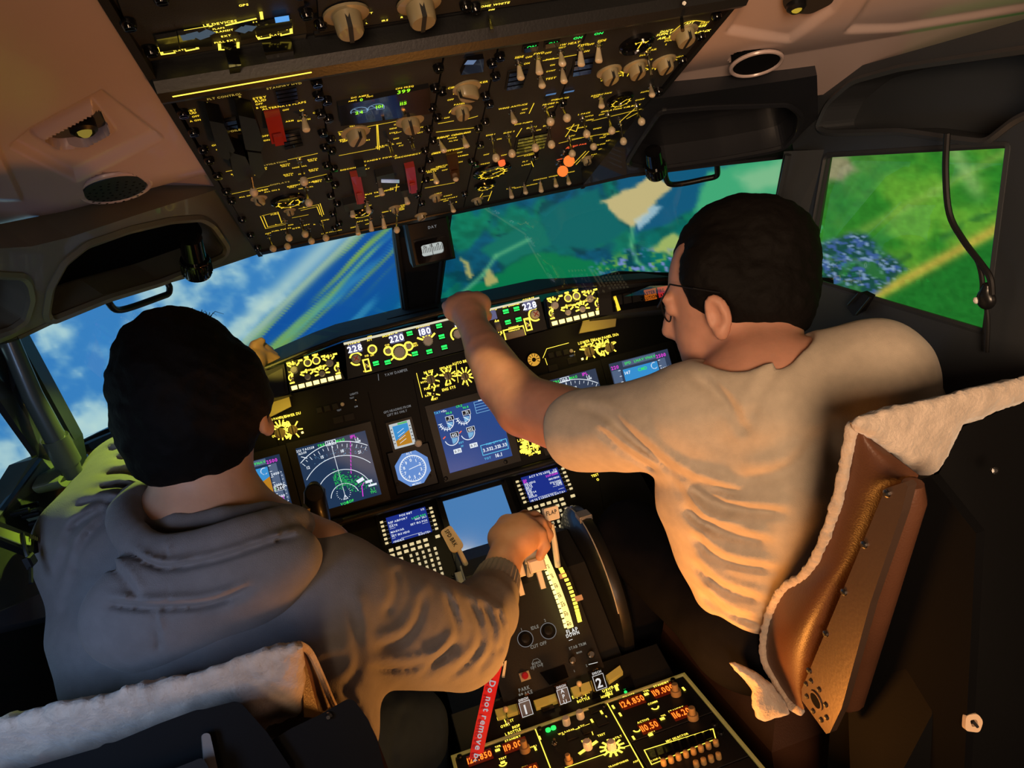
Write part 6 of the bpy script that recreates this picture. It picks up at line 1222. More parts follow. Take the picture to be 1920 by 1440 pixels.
ME_vol = mesh_of('volume_knob', (lambda mb: (mb.lathe(I4, [(1, 0), (1.05, .6), (.95, 1.9), (.6, 2.1)], 12), mb)[1])(MB()), mat('volume_knob', (.55, .36, .14), .4))
for k in range(8): put(pd, F, ME_vol, 'volume_knob', 1245 + 14 * k, 1434 - 5.2 * k, 5.5, 0, 1.1)
for k in range(4): put(pd, F, ME_vol, 'volume_knob', 1306 + 14 * k, 1437 - 5.0 * k, 5.5, 0, 1.1)
for x, y in ((862, 1420), (1132, 1325), (1262, 1276), (1012, 1368), (1340, 1360), (1352, 1376)): inst('fastener', ME_fast, F.mat(F.at(x, y)), pd)
# side shelf with light metal strips left of the pedestal
sh = thing('pedestal_skirt', 'dark grey skirt with pale strips left of the fire panel', 'panel', (-.17, 1.3, .3)); mb = MB(); mb.prism([np.array(p) for p in ((-.20, 1.18, .50), (-.108, 1.21, .555), (-.108, 1.62, .66), (-.20, 1.62, .60))], (0, 0, -.25)); part('body', mb, M_panel2, sh)
for q in ([(938, 1204), (947, 1200), (949, 1216), (941, 1220)], [(931, 1238), (942, 1234), (944, 1246), (934, 1250)], [(946, 1240), (950, 1238), (946, 1268), (941, 1268)]):
    mb = MB(); mb.prism([P(x, y, 1.40) for x, y in q], (0, .004, -.006)); part('pale_strip', mb, M_wplast, sh)
# ------------------------------------------------------------------ red ribbon
rb = thing('warning_ribbon', 'red fabric ribbon with white words hanging beside the pedestal', 'ribbon', P(930, 1245, 1.38))
cl = spl([(931, 1238, 1.38), (922, 1280, 1.36), (911, 1330, 1.33), (901, 1375, 1.31), (893, 1420, 1.29), (890, 1470, 1.27)], 5, False); mb = MB(); vs = []
for x, y, s_ in cl: vs += [P(x - 12, y - 3, s_), P(x + 12, y + 3, s_ + .004)]
n_ = len(cl); vb = [v + np.array((0, .0015, -.0008)) for v in vs]
mb.add(vs + vb, [(2 * i, 2 * i + 2, 2 * i + 3, 2 * i + 1) for i in range(n_ - 1)] + [(2 * n_ + 2 * i, 2 * n_ + 2 * i + 1, 2 * n_ + 2 * i + 3, 2 * n_ + 2 * i + 2) for i in range(n_ - 1)] + [(2 * i, 2 * n_ + 2 * i, 2 * n_ + 2 * i + 2, 2 * i + 2) for i in range(n_ - 1)] + [(2 * i + 1, 2 * i + 3, 2 * n_ + 2 * i + 3, 2 * n_ + 2 * i + 1) for i in range(n_ - 1)])
part('strap', mb, mat('red_webbing', (.62, .012, .03), .6, emit=(.6, .0, .02), strength=.06), rb)
mb = MB(); a, b = P(926, 1254, 1.372), P(896, 1404, 1.30); d = nrm(b - a); nz = nrm(CAM - a); RF = Frame(a, d, np.cross(nz, d)); L_ = np.linalg.norm(b - a)
tot = sum(glyph(c)[2] for c in 'Do not remove before reading'); x = 0; k = .0118
for ch in 'Do not remove before reading':
    t_ = x / L_ * 1.0; i = t_ * 150; yy = 1276 + i * 1.0; sx_ = np.interp(yy, [c[1] for c in cl], [c[0] for c in cl]); ss = np.interp(yy, [c[1] for c in cl], [c[2] for c in cl]) - .004
    gv, gf, ad = glyph(ch); o = P(sx_, yy, ss)
    if len(gv): mb.add([o + RF.x * p[0] * k + RF.y * (p[1] - .35) * k for p in gv], gf)
    x += ad * k
part('lettering', mb, glow('ribbon_white', (.8, .75, .78), .5), rb, kind='stuff')
# ------------------------------------------------------------------ control column grip
cy = thing('control_yoke', 'black control yoke horn with round thumb button in front of the left pilot', 'yoke', P(600, 1010, 1.5))
mb = MB(); mb.tube([P(588, 908, 1.47), P(590, 920, 1.46), P(592, 945, 1.46), P(600, 968, 1.47), P(606, 995, 1.48), P(604, 1030, 1.5), P(560, 1060, 1.52), P(480, 1085, 1.53)], [.010, .021, .0225, .020, .015, .015, .018, .020], 14); part('horn', mb, mat('yoke_black', (.008, .0085, .010), .36, coat=.1, spec=.3), cy, smooth=True)
YF = Frame(P(589, 923, 1.435), (1, 0, 0), nrm(np.array((.0, .1, 1)))); mb = MB(); mb.lathe(YF, [(.0175, -.01), (.0175, .004), (.015, .007), (.003, .008)], 24); part('thumb_button', mb, mat('button_grey', (.022, .024, .027), .4), cy, smooth=True)
mb = MB(); mb.tube([P(572, 948, 1.45), P(578, 958, 1.44)], .006, 8); part('trigger', mb, M_knob, cy, smooth=True)
mb = MB(); mb.tube([P(560, 1000, 1.5), P(600, 985, 1.52), P(640, 975, 1.56)], .006, 8); part('cross_bar', mb, M_black, cy, smooth=True)
# ------------------------------------------------------------------ signed-distance modelling of soft bodies
class SDF:
    def __init__(s, lo, hi, vx):
        s.lo = np.asarray(lo, float); s.vx = vx; s.n = np.ceil((np.asarray(hi, float) - s.lo) / vx).astype(int) + 1
        s.D = np.full(s.n, .06, np.float32)
    def block(s, lo, hi):
        a = np.clip(np.floor((np.asarray(lo) - s.lo) / s.vx).astype(int), 0, s.n); b = np.clip(np.ceil((np.asarray(hi) - s.lo) / s.vx).astype(int) + 1, 0, s.n)
        sl = tuple(slice(i, j) for i, j in zip(a, b))
        ax = [s.lo[i] + s.vx * np.arange(a[i], b[i]) for i in range(3)]
        return sl, ax[0][:, None, None].astype(np.float32), ax[1][None, :, None].astype(np.float32), ax[2][None, None, :].astype(np.float32)
    def put(s, sl, d, k, op):
        a = s.D[sl]
        if a.size == 0: return
        if op == 'sub': d = -d; h = np.clip(.5 + .5 * (d - a) / max(k, 1e-6), 0, 1); s.D[sl] = np.maximum(a, d) if k <= 0 else a * (1 - h) + d * h + k * h * (1 - h)
        elif k <= 0: s.D[sl] = np.minimum(a, d)
        else: h = np.clip(.5 + .5 * (a - d) / k, 0, 1); s.D[sl] = a * (1 - h) + d * h - k * h * (1 - h)
    def cone(s, p, q, r0, r1, k=.02, op='add'):
        p = np.asarray(p, float); q = np.asarray(q, float); m = max(r0, r1) + .062; sl, X, Y, Z = s.block(np.minimum(p, q) - m, np.maximum(p, q) + m)
        e = q - p; L2 = float(e @ e) + 1e-12; t = np.clip(((X - p[0]) * e[0] + (Y - p[1]) * e[1] + (Z - p[2]) * e[2]) / L2, 0, 1)
        d = np.sqrt((X - p[0] - t * e[0]) ** 2 + (Y - p[1] - t * e[1]) ** 2 + (Z - p[2] - t * e[2]) ** 2) - (r0 + (r1 - r0) * t); s.put(sl, d.astype(np.float32), k, op); return s
    def chain(s, pts, k=.02):
        for i, (a, b) in enumerate(zip(pts[:-1], pts[1:])): s.cone(a[0], b[0], a[1], b[1], k if i == 0 else .006)
        return s
    def ell(s, c, r, axes=None, k=.02, op='add'):
        c = np.asarray(c, float); r = np.asarray(r, float); A = np.eye(3) if axes is None else np.array([nrm(a) for a in axes]); m = r.max() + .062
        sl, X, Y, Z = s.block(c - m, c + m); X = X - c[0]; Y = Y - c[1]; Z = Z - c[2]
        q = [(X * A[i][0] + Y * A[i][1] + Z * A[i][2]) / r[i] for i in range(3)]; k0 = np.sqrt(q[0] ** 2 + q[1] ** 2 + q[2] ** 2)
        k1 = np.sqrt((q[0] / r[0]) ** 2 + (q[1] / r[1]) ** 2 + (q[2] / r[2]) ** 2); d = k0 * (k0 - 1) / np.maximum(k1, 1e-6); s.put(sl, d.astype(np.float32), k, op); return s
    def pix(s):
        if not hasattr(s, '_p'):
            X, Y, Z = [s.lo[i] + s.vx * np.arange(s.n[i]) - CAM[i] for i in range(3)]
            c = [X[:, None, None] * RM[0, j] + Y[None, :, None] * RM[1, j] + Z[None, None, :] * RM[2, j] for j in range(3)]
            s._p = ((960 + FPX * c[0] / c[2]).astype(np.float32), (720 + FPX * c[1] / c[2]).astype(np.float32), c[2].astype(np.float32))
        return s._p
    def crease(s, pts, w, a):
        """groove (a>0) or ridge (a<0) along a line that shows at pts; w in picture pixels"""
        x, y, _ = s.pix(); pts = spl(pts, 3, False) if len(pts) > 2 else pts; band = np.abs(s.D) < .035
        xs, ys = x[band], y[band]; d = np.full(xs.shape, 1e9, np.float32); n = len(pts) - 1; tp = np.ones(xs.shape, np.float32)
        for i, (p, q) in enumerate(zip(pts[:-1], pts[1:])):
            ex, ey = q[0] - p[0], q[1] - p[1]; t = np.clip(((xs - p[0]) * ex + (ys - p[1]) * ey) / (ex * ex + ey * ey + 1e-9), 0, 1); e = np.hypot(xs - p[0] - t * ex, ys - p[1] - t * ey)
            u = (i + t) / n; tp = np.where(e < d, np.minimum(1, np.minimum(u, 1 - u) * 5 + .12), tp); d = np.minimum(d, e)
        s.D[band] += (a * tp * np.exp(-(d / w) ** 2)).astype(np.float32); return s
    def fold(s, pts, w=9, a=.010):
        """a cloth fold: groove with a raised shoulder beside it"""
        s.crease(pts, w, a); s.crease([(x + .2 * w, y - 1.7 * w) for x, y in pts], w * 1.25, -a * .75); return s
    def noise(s, sc, a):
        X, Y, Z = [s.lo[i] + s.vx * np.arange(s.n[i]) for i in range(3)]; band = np.abs(s.D) < .03; i, j, k = np.nonzero(band)
        x, y, z = X[i] * sc, Y[j] * sc, Z[k] * sc; s.D[band] += (a * (fbm(x + z * .7, y + z * .9, 3) + fbm(z - x * .3 + 31, x + 7 + y * .2, 3) - 1)).astype(np.float32); return s
    def slab(s, poly, sfun, half, rnd_=.006):
        """region that shows inside a picture outline, at depth sfun(x,y) +- half"""
        x, y, z = s.pix(); d2 = polydist(x, y, poly) * z / FPX; d = np.maximum(-d2 + rnd_, np.abs(z - sfun(x, y)) - half + rnd_)
        o = np.sqrt(np.maximum(-d2 + rnd_, 0) ** 2 + np.maximum(np.abs(z - sfun(x, y)) - half + rnd_, 0) ** 2); d = np.where((d > 0), o, d) - rnd_; s.D = np.minimum(s.D, d.astype(np.float32)); return s
    def build(s, name, mt, parent, label=None, adapt=0.0):
        g = vdb.FloatGrid(.04); g.copyFromArray(np.clip(s.D, -.04, .04).astype(np.float32)); pts, tri, quad = g.convertToPolygons(0.0, adapt)
        pts = pts.astype(float) * s.vx + s.lo; org = org_of(parent) if parent is not None else np.zeros(3); me = bpy.data.meshes.new(name)
        fc = [tuple(int(i) for i in f[::-1]) for f in quad] + [tuple(int(i) for i in f[::-1]) for f in tri]
        me.from_pydata((pts - org).tolist(), [], fc); me.polygons.foreach_set('use_smooth', [True] * len(me.polygons)); me.update()
        return part(name, me, mt, parent, label)
def finger(B, pts, r0, r1, k=.006):
    n = len(pts) - 1
    for i in range(n): B.cone(pts[i], pts[i + 1], r0 + (r1 - r0) * i / n, r0 + (r1 - r0) * (i + 1) / n, k)
def face(B, c, f, u, w=1.0):
    """nose, brow, eye hollows, lips, chin on a head with centre c looking along f"""
    f = nrm(f); u = nrm(np.asarray(u) - f * (np.asarray(u) @ f)); r = np.cross(f, u); A = (r, f, u)
    B.ell(c + f * .062 - u * .062, (.052, .045, .052), A, .03); B.ell(c + f * .088 - u * .092, (.022, .018, .018), A, .02)
    B.cone(c + f * .096 + u * .006, c + f * .114 - u * .034, .008, .012, .012); B.ell(c + f * .105 - u * .040, (.017, .011, .009), A, .008)
    for s_ in (-1, 1): B.ell(c + f * .099 + r * .031 * s_ + u * .002, (.018, .012, .012), A, .010, 'sub'); B.ell(c + f * .090 + r * .031 * s_ + u * .001, (.012, .012, .011), A, .003)
    B.cone(c + f * .092 + r * .04 + u * .020, c + f * .092 - r * .04 + u * .020, .008, .008, .012)
    B.ell(c + f * .099 - u * .064, (.024, .008, .006), A, .004); B.ell(c + f * .097 - u * .075, (.020, .008, .006), A, .004)
def ear(B, c, f, u, out, k=.004):
    A = (f, u, np.cross(f, u)); B.ell(c, (.019, .032, .009), A, k); B.ell(c + out * .006 + f * .004, (.010, .020, .006), A, .003, 'sub'); B.ell(c - u * .027 + f * .004, (.010, .011, .008), A, .006)
def skin(name, col): return mat(name, col, .50, sss=.12, bump=.10, bscale=220, vary=.10, vscale=30, spec=.35)
def cloth(name, col, bs=700, sheen=.2): return mat(name, col, .92, bump=.35, bscale=bs, vary=.07, vscale=60, sheen=sheen, spec=.05)
UP = np.array((0, 0, 1.)); FW = np.array((0, 1., 0)); RT = np.array((1., 0, 0))

# ------------------------------------------------------------------ left pilot
lp = thing('person', 'person with black hair in a grey hooded sweatshirt, left seat, hand on throttle', 'person', P(400, 1380, 1.0))
M_skinL = skin('skin_tan', (.54, .31, .20)); M_hair = mat('black_hair', (.003, .0027, .0027), .75, bump=.5, bscale=160, spec=.12)
M_hood_c = cloth('grey_fleece', (.185, .178, .18)); M_jean = cloth('blue_denim', (.014, .026, .060), 900, 0)
HC = P(356, 752, .975); fL = nrm(np.array((.10, 1, -.02)))
B = SDF((-.80, .66, .30), (.16, 1.86, 1.60), .0042)
B.ell(HC + UP * .012, (.081, .098, .112), (RT, FW, UP), 0); face(B, HC, fL, UP)
B.cone(HC - UP * .04 - FW * .015, P(392, 968, .985), .060, .066, .03)
ear(B, P(490, 768, .975), nrm(np.array((.25, .9, -.1))), nrm(UP + FW * -.15), RT); ear(B, P(246, 838, 1.0), nrm(np.array((-.25, .9, -.1))), UP, -RT)
for a in ([(P(200, 1010, 1.01), .055), (P(400, 1000, .99), .075), (P(590, 1050, .99), .055)], [(P(400, 1020, .99), .09), (P(410, 1400, .98), .10)],
          [(P(175, 1010, 1.02), .05), (P(245, 900, 1.14), .044), (P(400, 772, 1.5), .038), (P(465, 695, 1.66), .027)],
          [(P(640, 1110, .99), .05), (P(868, 1190, 1.14), .044), (P(925, 1108, 1.29), .034), (P(940, 1070, 1.345), .029)],
          [(P(470, 1440, 1.02), .085), (P(760, 1380, 1.32), .062), (P(800, 1560, 1.40), .045)], [(P(250, 1440, 1.02), .085), (P(330, 1340, 1.38), .062), (P(420, 1500, 1.42), .045)]): B.chain(a, .03)
# right hand over the throttle levers
pw, pk = P(940, 1066, 1.345), P(978, 992, 1.42)
B.chain([(pw, .029), (P(948, 1045, 1.365), .031), (P(960, 1015, 1.40), .034), (pk, .030)], .02); B.cone(P(940, 1008, 1.415), P(985, 1012, 1.385), .026, .026, .02)
B.cone(P(952, 985, 1.44), P(995, 996, 1.395), .022, .021, .014)
for q in ([(952, 980, 1.445), (985, 966, 1.475), (1008, 975, 1.49), (1014, 990, 1.49)], [(968, 977, 1.43), (1003, 968, 1.45), (1025, 984, 1.46), (1026, 1002, 1.455)], [(982, 983, 1.41), (1014, 980, 1.42), (1028, 1002, 1.425), (1022, 1022, 1.42)], [(992, 996, 1.39), (1014, 1000, 1.39), (1022, 1024, 1.39), (1012, 1044, 1.385)]):
    finger(B, [P(*a) for a in q], .0115, .0085)
finger(B, [P(930, 1020, 1.43), P(938, 990, 1.46), P(958, 975, 1.485), P(976, 978, 1.50)], .0135, .0095)
# left hand resting on the glareshield end
B.chain([(P(462, 697, 1.66), .027), (P(474, 680, 1.68), .030), (P(484, 668, 1.70), .024)], .02)
for q in ([(478, 658, 1.70), (492, 650, 1.72), (506, 657, 1.735)], [(484, 664, 1.70), (500, 659, 1.72), (515, 667, 1.73)], [(486, 672, 1.695), (504, 668, 1.71), (519, 673, 1.715)], [(484, 680, 1.69), (500, 678, 1.70), (512, 681, 1.705)]): finger(B, [P(*a) for a in q], .0125, .0095)
finger(B, [P(468, 672, 1.68), P(478, 648, 1.69), P(490, 640, 1.70)], .013, .0095)
B.build('body', M_skinL, lp, 'tan skin of face, neck and hands')
# hair
B = SDF(HC - .19, HC + .19, .0035)
B.ell(HC + UP * .014 - FW * .012, (.0885, .104, .113), (RT, FW, UP), 0)
B.ell(P(356, 795, .955), (.079, .075, .068), (RT, FW, UP), .03); B.ell(P(356, 838, .965), (.064, .058, .046), (RT, FW, UP), .03)
B.ell(P(470, 720, .975), (.022, .040, .05), (RT, FW, UP), .02); B.ell(HC + FW * .135 - UP * .075, (.085, .075, .115), (RT, FW, UP), .03, 'sub')
B.noise(70, .0045); B.noise(30, .006)
B.build('hair', M_hair, lp, 'short black hair')
mb = MB(); rr = random.Random(4)
for k in range(34):
    x0 = 300 + 100 * rr.random(); a = rr.uniform(-1, 1); y0 = 578 + ((x0 - 352) / 130) ** 2 * 60 + rr.uniform(2, 8); L_ = rr.uniform(8, 26); s_ = .955
    mb.tube([P(x0, y0 + 8, s_), P(x0 + a * L_ * .6, y0 - L_ * .22, s_), P(x0 + a * L_ * 1.3, y0 - L_ * .22 + 5, s_)], [.0005, .0004, .0002], 4, False)
part('hair_wisp', mb, M_hair, lp, kind='stuff')
# sweatshirt
B = SDF((-.78, .66, .62), (.10, 1.74, 1.34), .0050)
B.chain([(P(220, 1040, 1.0), .080), (P(232, 1180, .98), .088), (P(262, 1370, .97), .078)], .05)
B.chain([(P(596, 1108, .985), .074), (P(600, 1220, .97), .082), (P(600, 1380, .97), .075)], .06)
B.chain([(P(395, 1090, .985), .100), (P(405, 1200, .97), .120), (P(415, 1390, .97), .115)], .07)
B.cone(P(200, 1030, 1.0), P(390, 1040, .985), .066, .074, .05); B.cone(P(590, 1092, .98), P(400, 1045, .985), .058, .072, .04)
B.chain([(P(190, 1012, 1.02), .078), (P(242, 900, 1.14), .066), (P(320, 835, 1.32), .060), (P(400, 770, 1.5), .050), (P(458, 702, 1.65), .039)], .035)
B.chain([(P(640, 1130, .99), .077), (P(760, 1165, 1.07), .077), (P(868, 1192, 1.145), .070), (P(905, 1150, 1.22), .058), (P(922, 1118, 1.275), .046)], .035)
B.chain([(P(730, 1200, 1.03), .055), (P(858, 1218, 1.15), .055)], .04)
B.cone(P(400, 880, .975), P(398, 985, .985), .066, .070, .012, 'sub')
for q, w_, a in (([(833, 1108), (856, 1160), (848, 1205), (786, 1272)], 8, .010), ([(877, 1120), (900, 1165), (892, 1222), (833, 1275)], 8, .010), ([(897, 1124), (924, 1165), (922, 1216), (893, 1262)], 7, .009), ([(930, 1140), (946, 1180), (932, 1228)], 6, .008), ([(796, 1100), (782, 1160), (752, 1200), (700, 1215)], 10, .010),
        ([(662, 1120), (672, 1200), (668, 1250), (640, 1300)], 12, .012), ([(690, 1250), (760, 1252), (830, 1230), (862, 1195)], 8, .009), ([(744, 1060), (740, 1110), (720, 1160)], 10, .006), ([(213, 862), (253, 856), (282, 874)], 7, .010), ([(186, 894), (233, 883), (274, 900), (296, 914)], 7, .010), ([(165, 922), (217, 910), (258, 920), (300, 940)], 7, .009), ([(140, 950), (190, 936), (240, 950)], 7, .008), ([(200, 845), (236, 838), (268, 848)], 6, .008),
        ([(236, 934), (173, 966), (132, 992), (123, 1030), (110, 1080)], 9, .013), ([(222, 955), (172, 992), (146, 1034), (140, 1080)], 9, .012), ([(160, 1090), (190, 1180), (250, 1260)], 14, .007), ([(150, 1060), (130, 1100), (120, 1160)], 12, .006), ([(640, 1290), (670, 1330), (700, 1400)], 9, .008), ([(630, 1310), (645, 1360), (650, 1420)], 8, .008), ([(560, 1330), (600, 1250), (660, 1240)], 14, .006)): B.fold(q, w_, a)
B.noise(9, .005)
B.build('sweatshirt', M_hood_c, lp, 'grey fleece sweatshirt')
B = SDF((-.66, .70, .95), (-.16, 1.15, 1.34), .0042)
B.ell(P(370, 1122, .888), (.124, .048, .084), (nrm(RT - UP * .12), nrm(FW + UP * .15), nrm(UP)), 0); B.ell(P(300, 1150, .872), (.078, .040, .062), None, .03); B.ell(P(490, 1060, .89), (.070, .045, .045), None, .03)
rim = spl([(262, 930, .99), (236, 962, .945), (246, 1000, .90), (300, 1034, .865), (390, 1022, .862), (480, 996, .88), (548, 978, .93), (560, 992, .98)], 3, False)
B.chain([(P(*q), .0195) for q in rim], .014)
rim2 = [(256, 940, .96), (300, 960, .92), (400, 958, .905), (500, 950, .93)]
B.ell(P(392, 975, .935), (.094, .055, .036), (nrm(RT - UP * .1), FW, UP), .010, 'sub')
B.chain([(P(262, 952, .97), .016), (P(288, 990, .935), .017), (P(340, 990, .915), .019), (P(420, 982, .912), .019), (P(500, 968, .93), .017), (P(545, 966, .955), .014)], .008)
B.cone(P(398, 860, .985), P(396, 965, .985), .068, .072, .012, 'sub')
for q, w_, a in (([(306, 1020), (318, 1056), (314, 1136)], 3.5, .007), ([(290, 1142), (296, 1180), (300, 1218)], 5, .010), ([(196, 1131), (240, 1136), (300, 1139), (400, 1131), (470, 1100)], 8, .014), ([(240, 1030), (300, 1064), (400, 1050), (500, 1018), (566, 1000)], 6, .013), ([(200, 1050), (240, 1090), (262, 1130)], 9, .008)): B.fold(q, w_, a)
B.noise(12, .004)
B.build('hood', M_hood_c, lp, 'folded hood lying on the back')
# ribbed cuff
mb = MB(); a, b = P(916, 1132, 1.255), P(936, 1078, 1.335); d = nrm(b - a); x = nrm(np.cross(d, UP)); y = np.cross(d, x); n = 120; vs = []; fs = []
pr = [(0, .047), (.15, .046), (.5, .043), (.9, .040), (1.0, .037), (1.0, .030)]
for t, r in pr:
    c = a + (b - a) * t
    for j in range(n): an = 2 * math.pi * j / n; q = r * (1 + .022 * math.cos(an * 30)); vs.append(c + (x * math.cos(an) + y * math.sin(an)) * q)
for i in range(len(pr) - 1):
    for j in range(n): fs.append((i * n + j, i * n + (j + 1) % n, (i + 1) * n + (j + 1) % n, (i + 1) * n + j))
mb.add(vs, fs); part('cuff', mb, M_hood_c, lp, 'ribbed knit cuff', smooth=False)
B = SDF((-.72, .72, .25), (.05, 1.5, .86), .007)
B.chain([(P(470, 1430, 1.02), .10), (P(620, 1395, 1.16), .092), (P(760, 1370, 1.32), .076), (P(790, 1560, 1.40), .058)], .04); B.chain([(P(250, 1440, 1.02), .10), (P(330, 1345, 1.38), .078), (P(420, 1500, 1.42), .058)], .04); B.cone(P(260, 1440, 1.0), P(500, 1440, 1.0), .10, .10, .05)
B.fold([(720, 1300), (700, 1340), (690, 1400)], 9, .008); B.fold([(760, 1320), (740, 1380), (735, 1440)], 9, .008); B.noise(12, .006)
B.build('jeans', M_jean, lp, 'dark blue jeans')

# ------------------------------------------------------------------ right pilot
rp = thing('person', 'person in glasses and beige T-shirt, right seat, stretching the left arm forward', 'person', P(1420, 1180, 1.15))
M_skinR = skin('skin_pink', (.58, .29, .20)); M_tee = cloth('beige_tee', (.56, .47, .37), 900); M_pant = cloth('black_trousers', (.006, .006, .008), 900, 0)
fR = nrm(np.array((-.80, .58, -.18))); uR = nrm(np.array((-.10, .12, 1.0))); uR = nrm(uR - fR * (uR @ fR)); rR = np.cross(fR, uR); HR_ = P(1376, 540, 1.17)
B = SDF((-.36, .72, .20), (.66, 1.80, 1.72), .0045)
B.ell(HR_, (.078, .100, .115), (rR, fR, uR), 0); face(B, HR_ + fR * .004, fR, uR)
B.cone(HR_ - uR * .06 - fR * .02, P(1428, 690, 1.13), .060, .068, .03)
ear(B, P(1346, 590, 1.095), fR, uR, -rR)
for a in ([(P(1300, 770, 1.13), .052), (P(1440, 720, 1.11), .075), (P(1630, 705, 1.07), .052)], [(P(1440, 760, 1.11), .09), (P(1440, 1120, 1.23), .09)],
          [(P(1290, 778, 1.13), .058), (P(1110, 803, 1.25), .060), (P(985, 762, 1.375), .057), (P(945, 718, 1.43), .052), (P(912, 660, 1.52), .043), (P(888, 612, 1.60), .032), (P(880, 592, 1.635), .032)],
          [(P(1630, 705, 1.07), .05), (P(1690, 860, 1.2), .042), (P(1600, 900, 1.45), .035)],
          [(P(1410, 1165, 1.25), .085), (P(1190, 1010, 1.55), .062), (P(1180, 1250, 1.65), .045)], [(P(1560, 1150, 1.25), .085), (P(1420, 1000, 1.6), .062), (P(1400, 1200, 1.7), .045)]): B.chain(a, .03)
# left fist closing on a knob of the mode panel
B.chain([(P(882, 596, 1.63), .030), (P(874, 578, 1.655), .034), (P(868, 572, 1.68), .030)], .02); B.cone(P(852, 580, 1.66), P(900, 570, 1.66), .026, .025, .018)
for q in ([(848, 566, 1.665), (838, 574, 1.70), (846, 590, 1.72)], [(862, 558, 1.67), (856, 564, 1.705), (860, 582, 1.728)], [(878, 555, 1.67), (874, 560, 1.705), (876, 580, 1.73)], [(895, 556, 1.665), (894, 562, 1.70), (892, 580, 1.72)]): finger(B, [P(*a) for a in q], .0125, .0095)
finger(B, [P(900, 585, 1.645), P(912, 592, 1.68), P(905, 604, 1.705)], .0135, .010)
B.build('body', M_skinR, rp, 'pinkish skin of face, neck and arms')
B = SDF(HR_ - .20, HR_ + .20, .0035)
B.ell(P(1396, 490, 1.17), (.092, .113, .104), (rR, fR, uR), 0); B.ell(P(1436, 560, 1.15), (.074, .076, .075), (rR, fR, uR), .03); B.ell(P(1405, 556, 1.105), (.03, .05, .045), (rR, fR, uR), .02)
B.ell(P(1336, 520, 1.115), (.035, .045, .055), (rR, fR, uR), .03); B.ell(HR_ + fR * .143 - uR * .062, (.11, .070, .094), (rR, fR, uR), .02, 'sub'); B.ell(P(1338, 602, 1.09), (.03, .03, .045), (rR, fR, uR), .01, 'sub'); B.noise(70, .004); B.noise(25, .005)
B.build('hair', mat('dark_hair', (.004, .003, .0026), .75, bump=.5, bscale=160, spec=.15), rp, 'short dark brown hair')
gl = MB(); e0 = P(1350, 549, 1.075); c0 = HR_ + fR * .108 + uR * .004
gl.tube([e0, P(1300, 541, 1.085), P(1256, 533, 1.14), c0 - rR * .064 + uR * .01], [.0014, .0014, .0014, .0014], 6)
for s_ in (-1, 1): gl.tube([c0 + rR * (.033 * s_ + .026 * math.cos(a)) + uR * .020 * math.sin(a) - fR * .004 for a in np.linspace(0, 2 * math.pi, 18)[:-1]], .0013, 5, closed=True)
gl.tube([c0 + rR * .007, c0 + fR * .004, c0 - rR * .007], .0013, 5); gl.tube([c0 + rR * .064, HR_ + rR * .080, HR_ + rR * .078 - fR * .02], .0014, 5)
part('glasses', gl, M_black, rp, 'thin dark spectacles')
B = SDF((.0, .72, .62), (.66, 1.48, 1.62), .0050)
B.chain([(P(1300, 770, 1.135), .066), (P(1440, 742, 1.11), .076), (P(1632, 702, 1.065), .070)], .05)
B.chain([(P(1440, 770, 1.11), .105), (P(1470, 900, 1.14), .128), (P(1480, 1040, 1.19), .132), (P(1500, 1140, 1.23), .106)], .06)
B.chain([(P(1330, 860, 1.16), .086), (P(1352, 920, 1.18), .103), (P(1394, 1015, 1.21), .110), (P(1428, 1098, 1.22), .106)], .05)
B.chain([(P(1640, 740, 1.07), .072), (P(1600, 900, 1.14), .11), (P(1580, 1080, 1.2), .11)], .06)
B.chain([(P(1285, 782, 1.135), .080), (P(1180, 800, 1.20), .073), (P(1092, 806, 1.262), .071)], .03)
B.chain([(P(1640, 705, 1.07), .072), (P(1700, 790, 1.16), .065)], .03)
B.ell(P(1408, 640, 1.10), (.082, .085, .055), None, .012, 'sub'); dv = nrm(P(1060, 812, 1.285) - P(1180, 800, 1.20)); B.ell(P(1060, 810, 1.285) + dv * .036, (.09, .05, .09), (np.cross(dv, UP), dv, UP), .004, 'sub')
B.chain([(P(1440, 705, 1.11), .074), (P(1432, 640, 1.12), .070)], .01) if False else None
for q, w_, a in (([(1118, 800), (1173, 847), (1236, 884)], 7, .009), ([(1150, 788), (1220, 850), (1300, 902), (1400, 932)], 9, .011), ([(1280, 905), (1363, 951), (1480, 962)], 9, .011), ([(1276, 948), (1347, 996), (1447, 1018)], 9, .011), ([(1292, 996), (1358, 1051), (1458, 1068)], 8, .011), ([(1300, 1051), (1352, 1101), (1441, 1129)], 8, .010), ([(1313, 1106), (1363, 1149), (1432, 1172)], 8, .010), ([(1336, 1150), (1390, 1186), (1432, 1198)], 7, .009), ([(1285, 930), (1320, 980), (1400, 995)], 8, .007),
        ([(1300, 700), (1370, 760), (1400, 820)], 12, .007), ([(1500, 660), (1430, 720), (1400, 800)], 14, .006), ([(1080, 760), (1160, 790), (1240, 860)], 10, .005), ([(1540, 800), (1480, 880), (1380, 900)], 14, .006), ([(1250, 880), (1300, 960), (1330, 1060)], 10, .006)): B.fold(q, w_, a)
B.noise(10, .006)
B.build('tee_shirt', M_tee, rp, 'beige T-shirt')
B = SDF((.02, .80, .22), (.70, 1.75, .95), .007)
B.chain([(P(1410, 1165, 1.25), .108), (P(1290, 1080, 1.40), .092), (P(1190, 1010, 1.55), .080), (P(1180, 1250, 1.65), .058)], .04); B.chain([(P(1560, 1150, 1.25), .10), (P(1430, 1000, 1.6), .078), (P(1400, 1200, 1.7), .058)], .04); B.cone(P(1430, 1160, 1.25), P(1540, 1150, 1.25), .11, .11, .05); B.noise(12, .007)
B.build('trousers', M_pant, rp, 'black trousers')
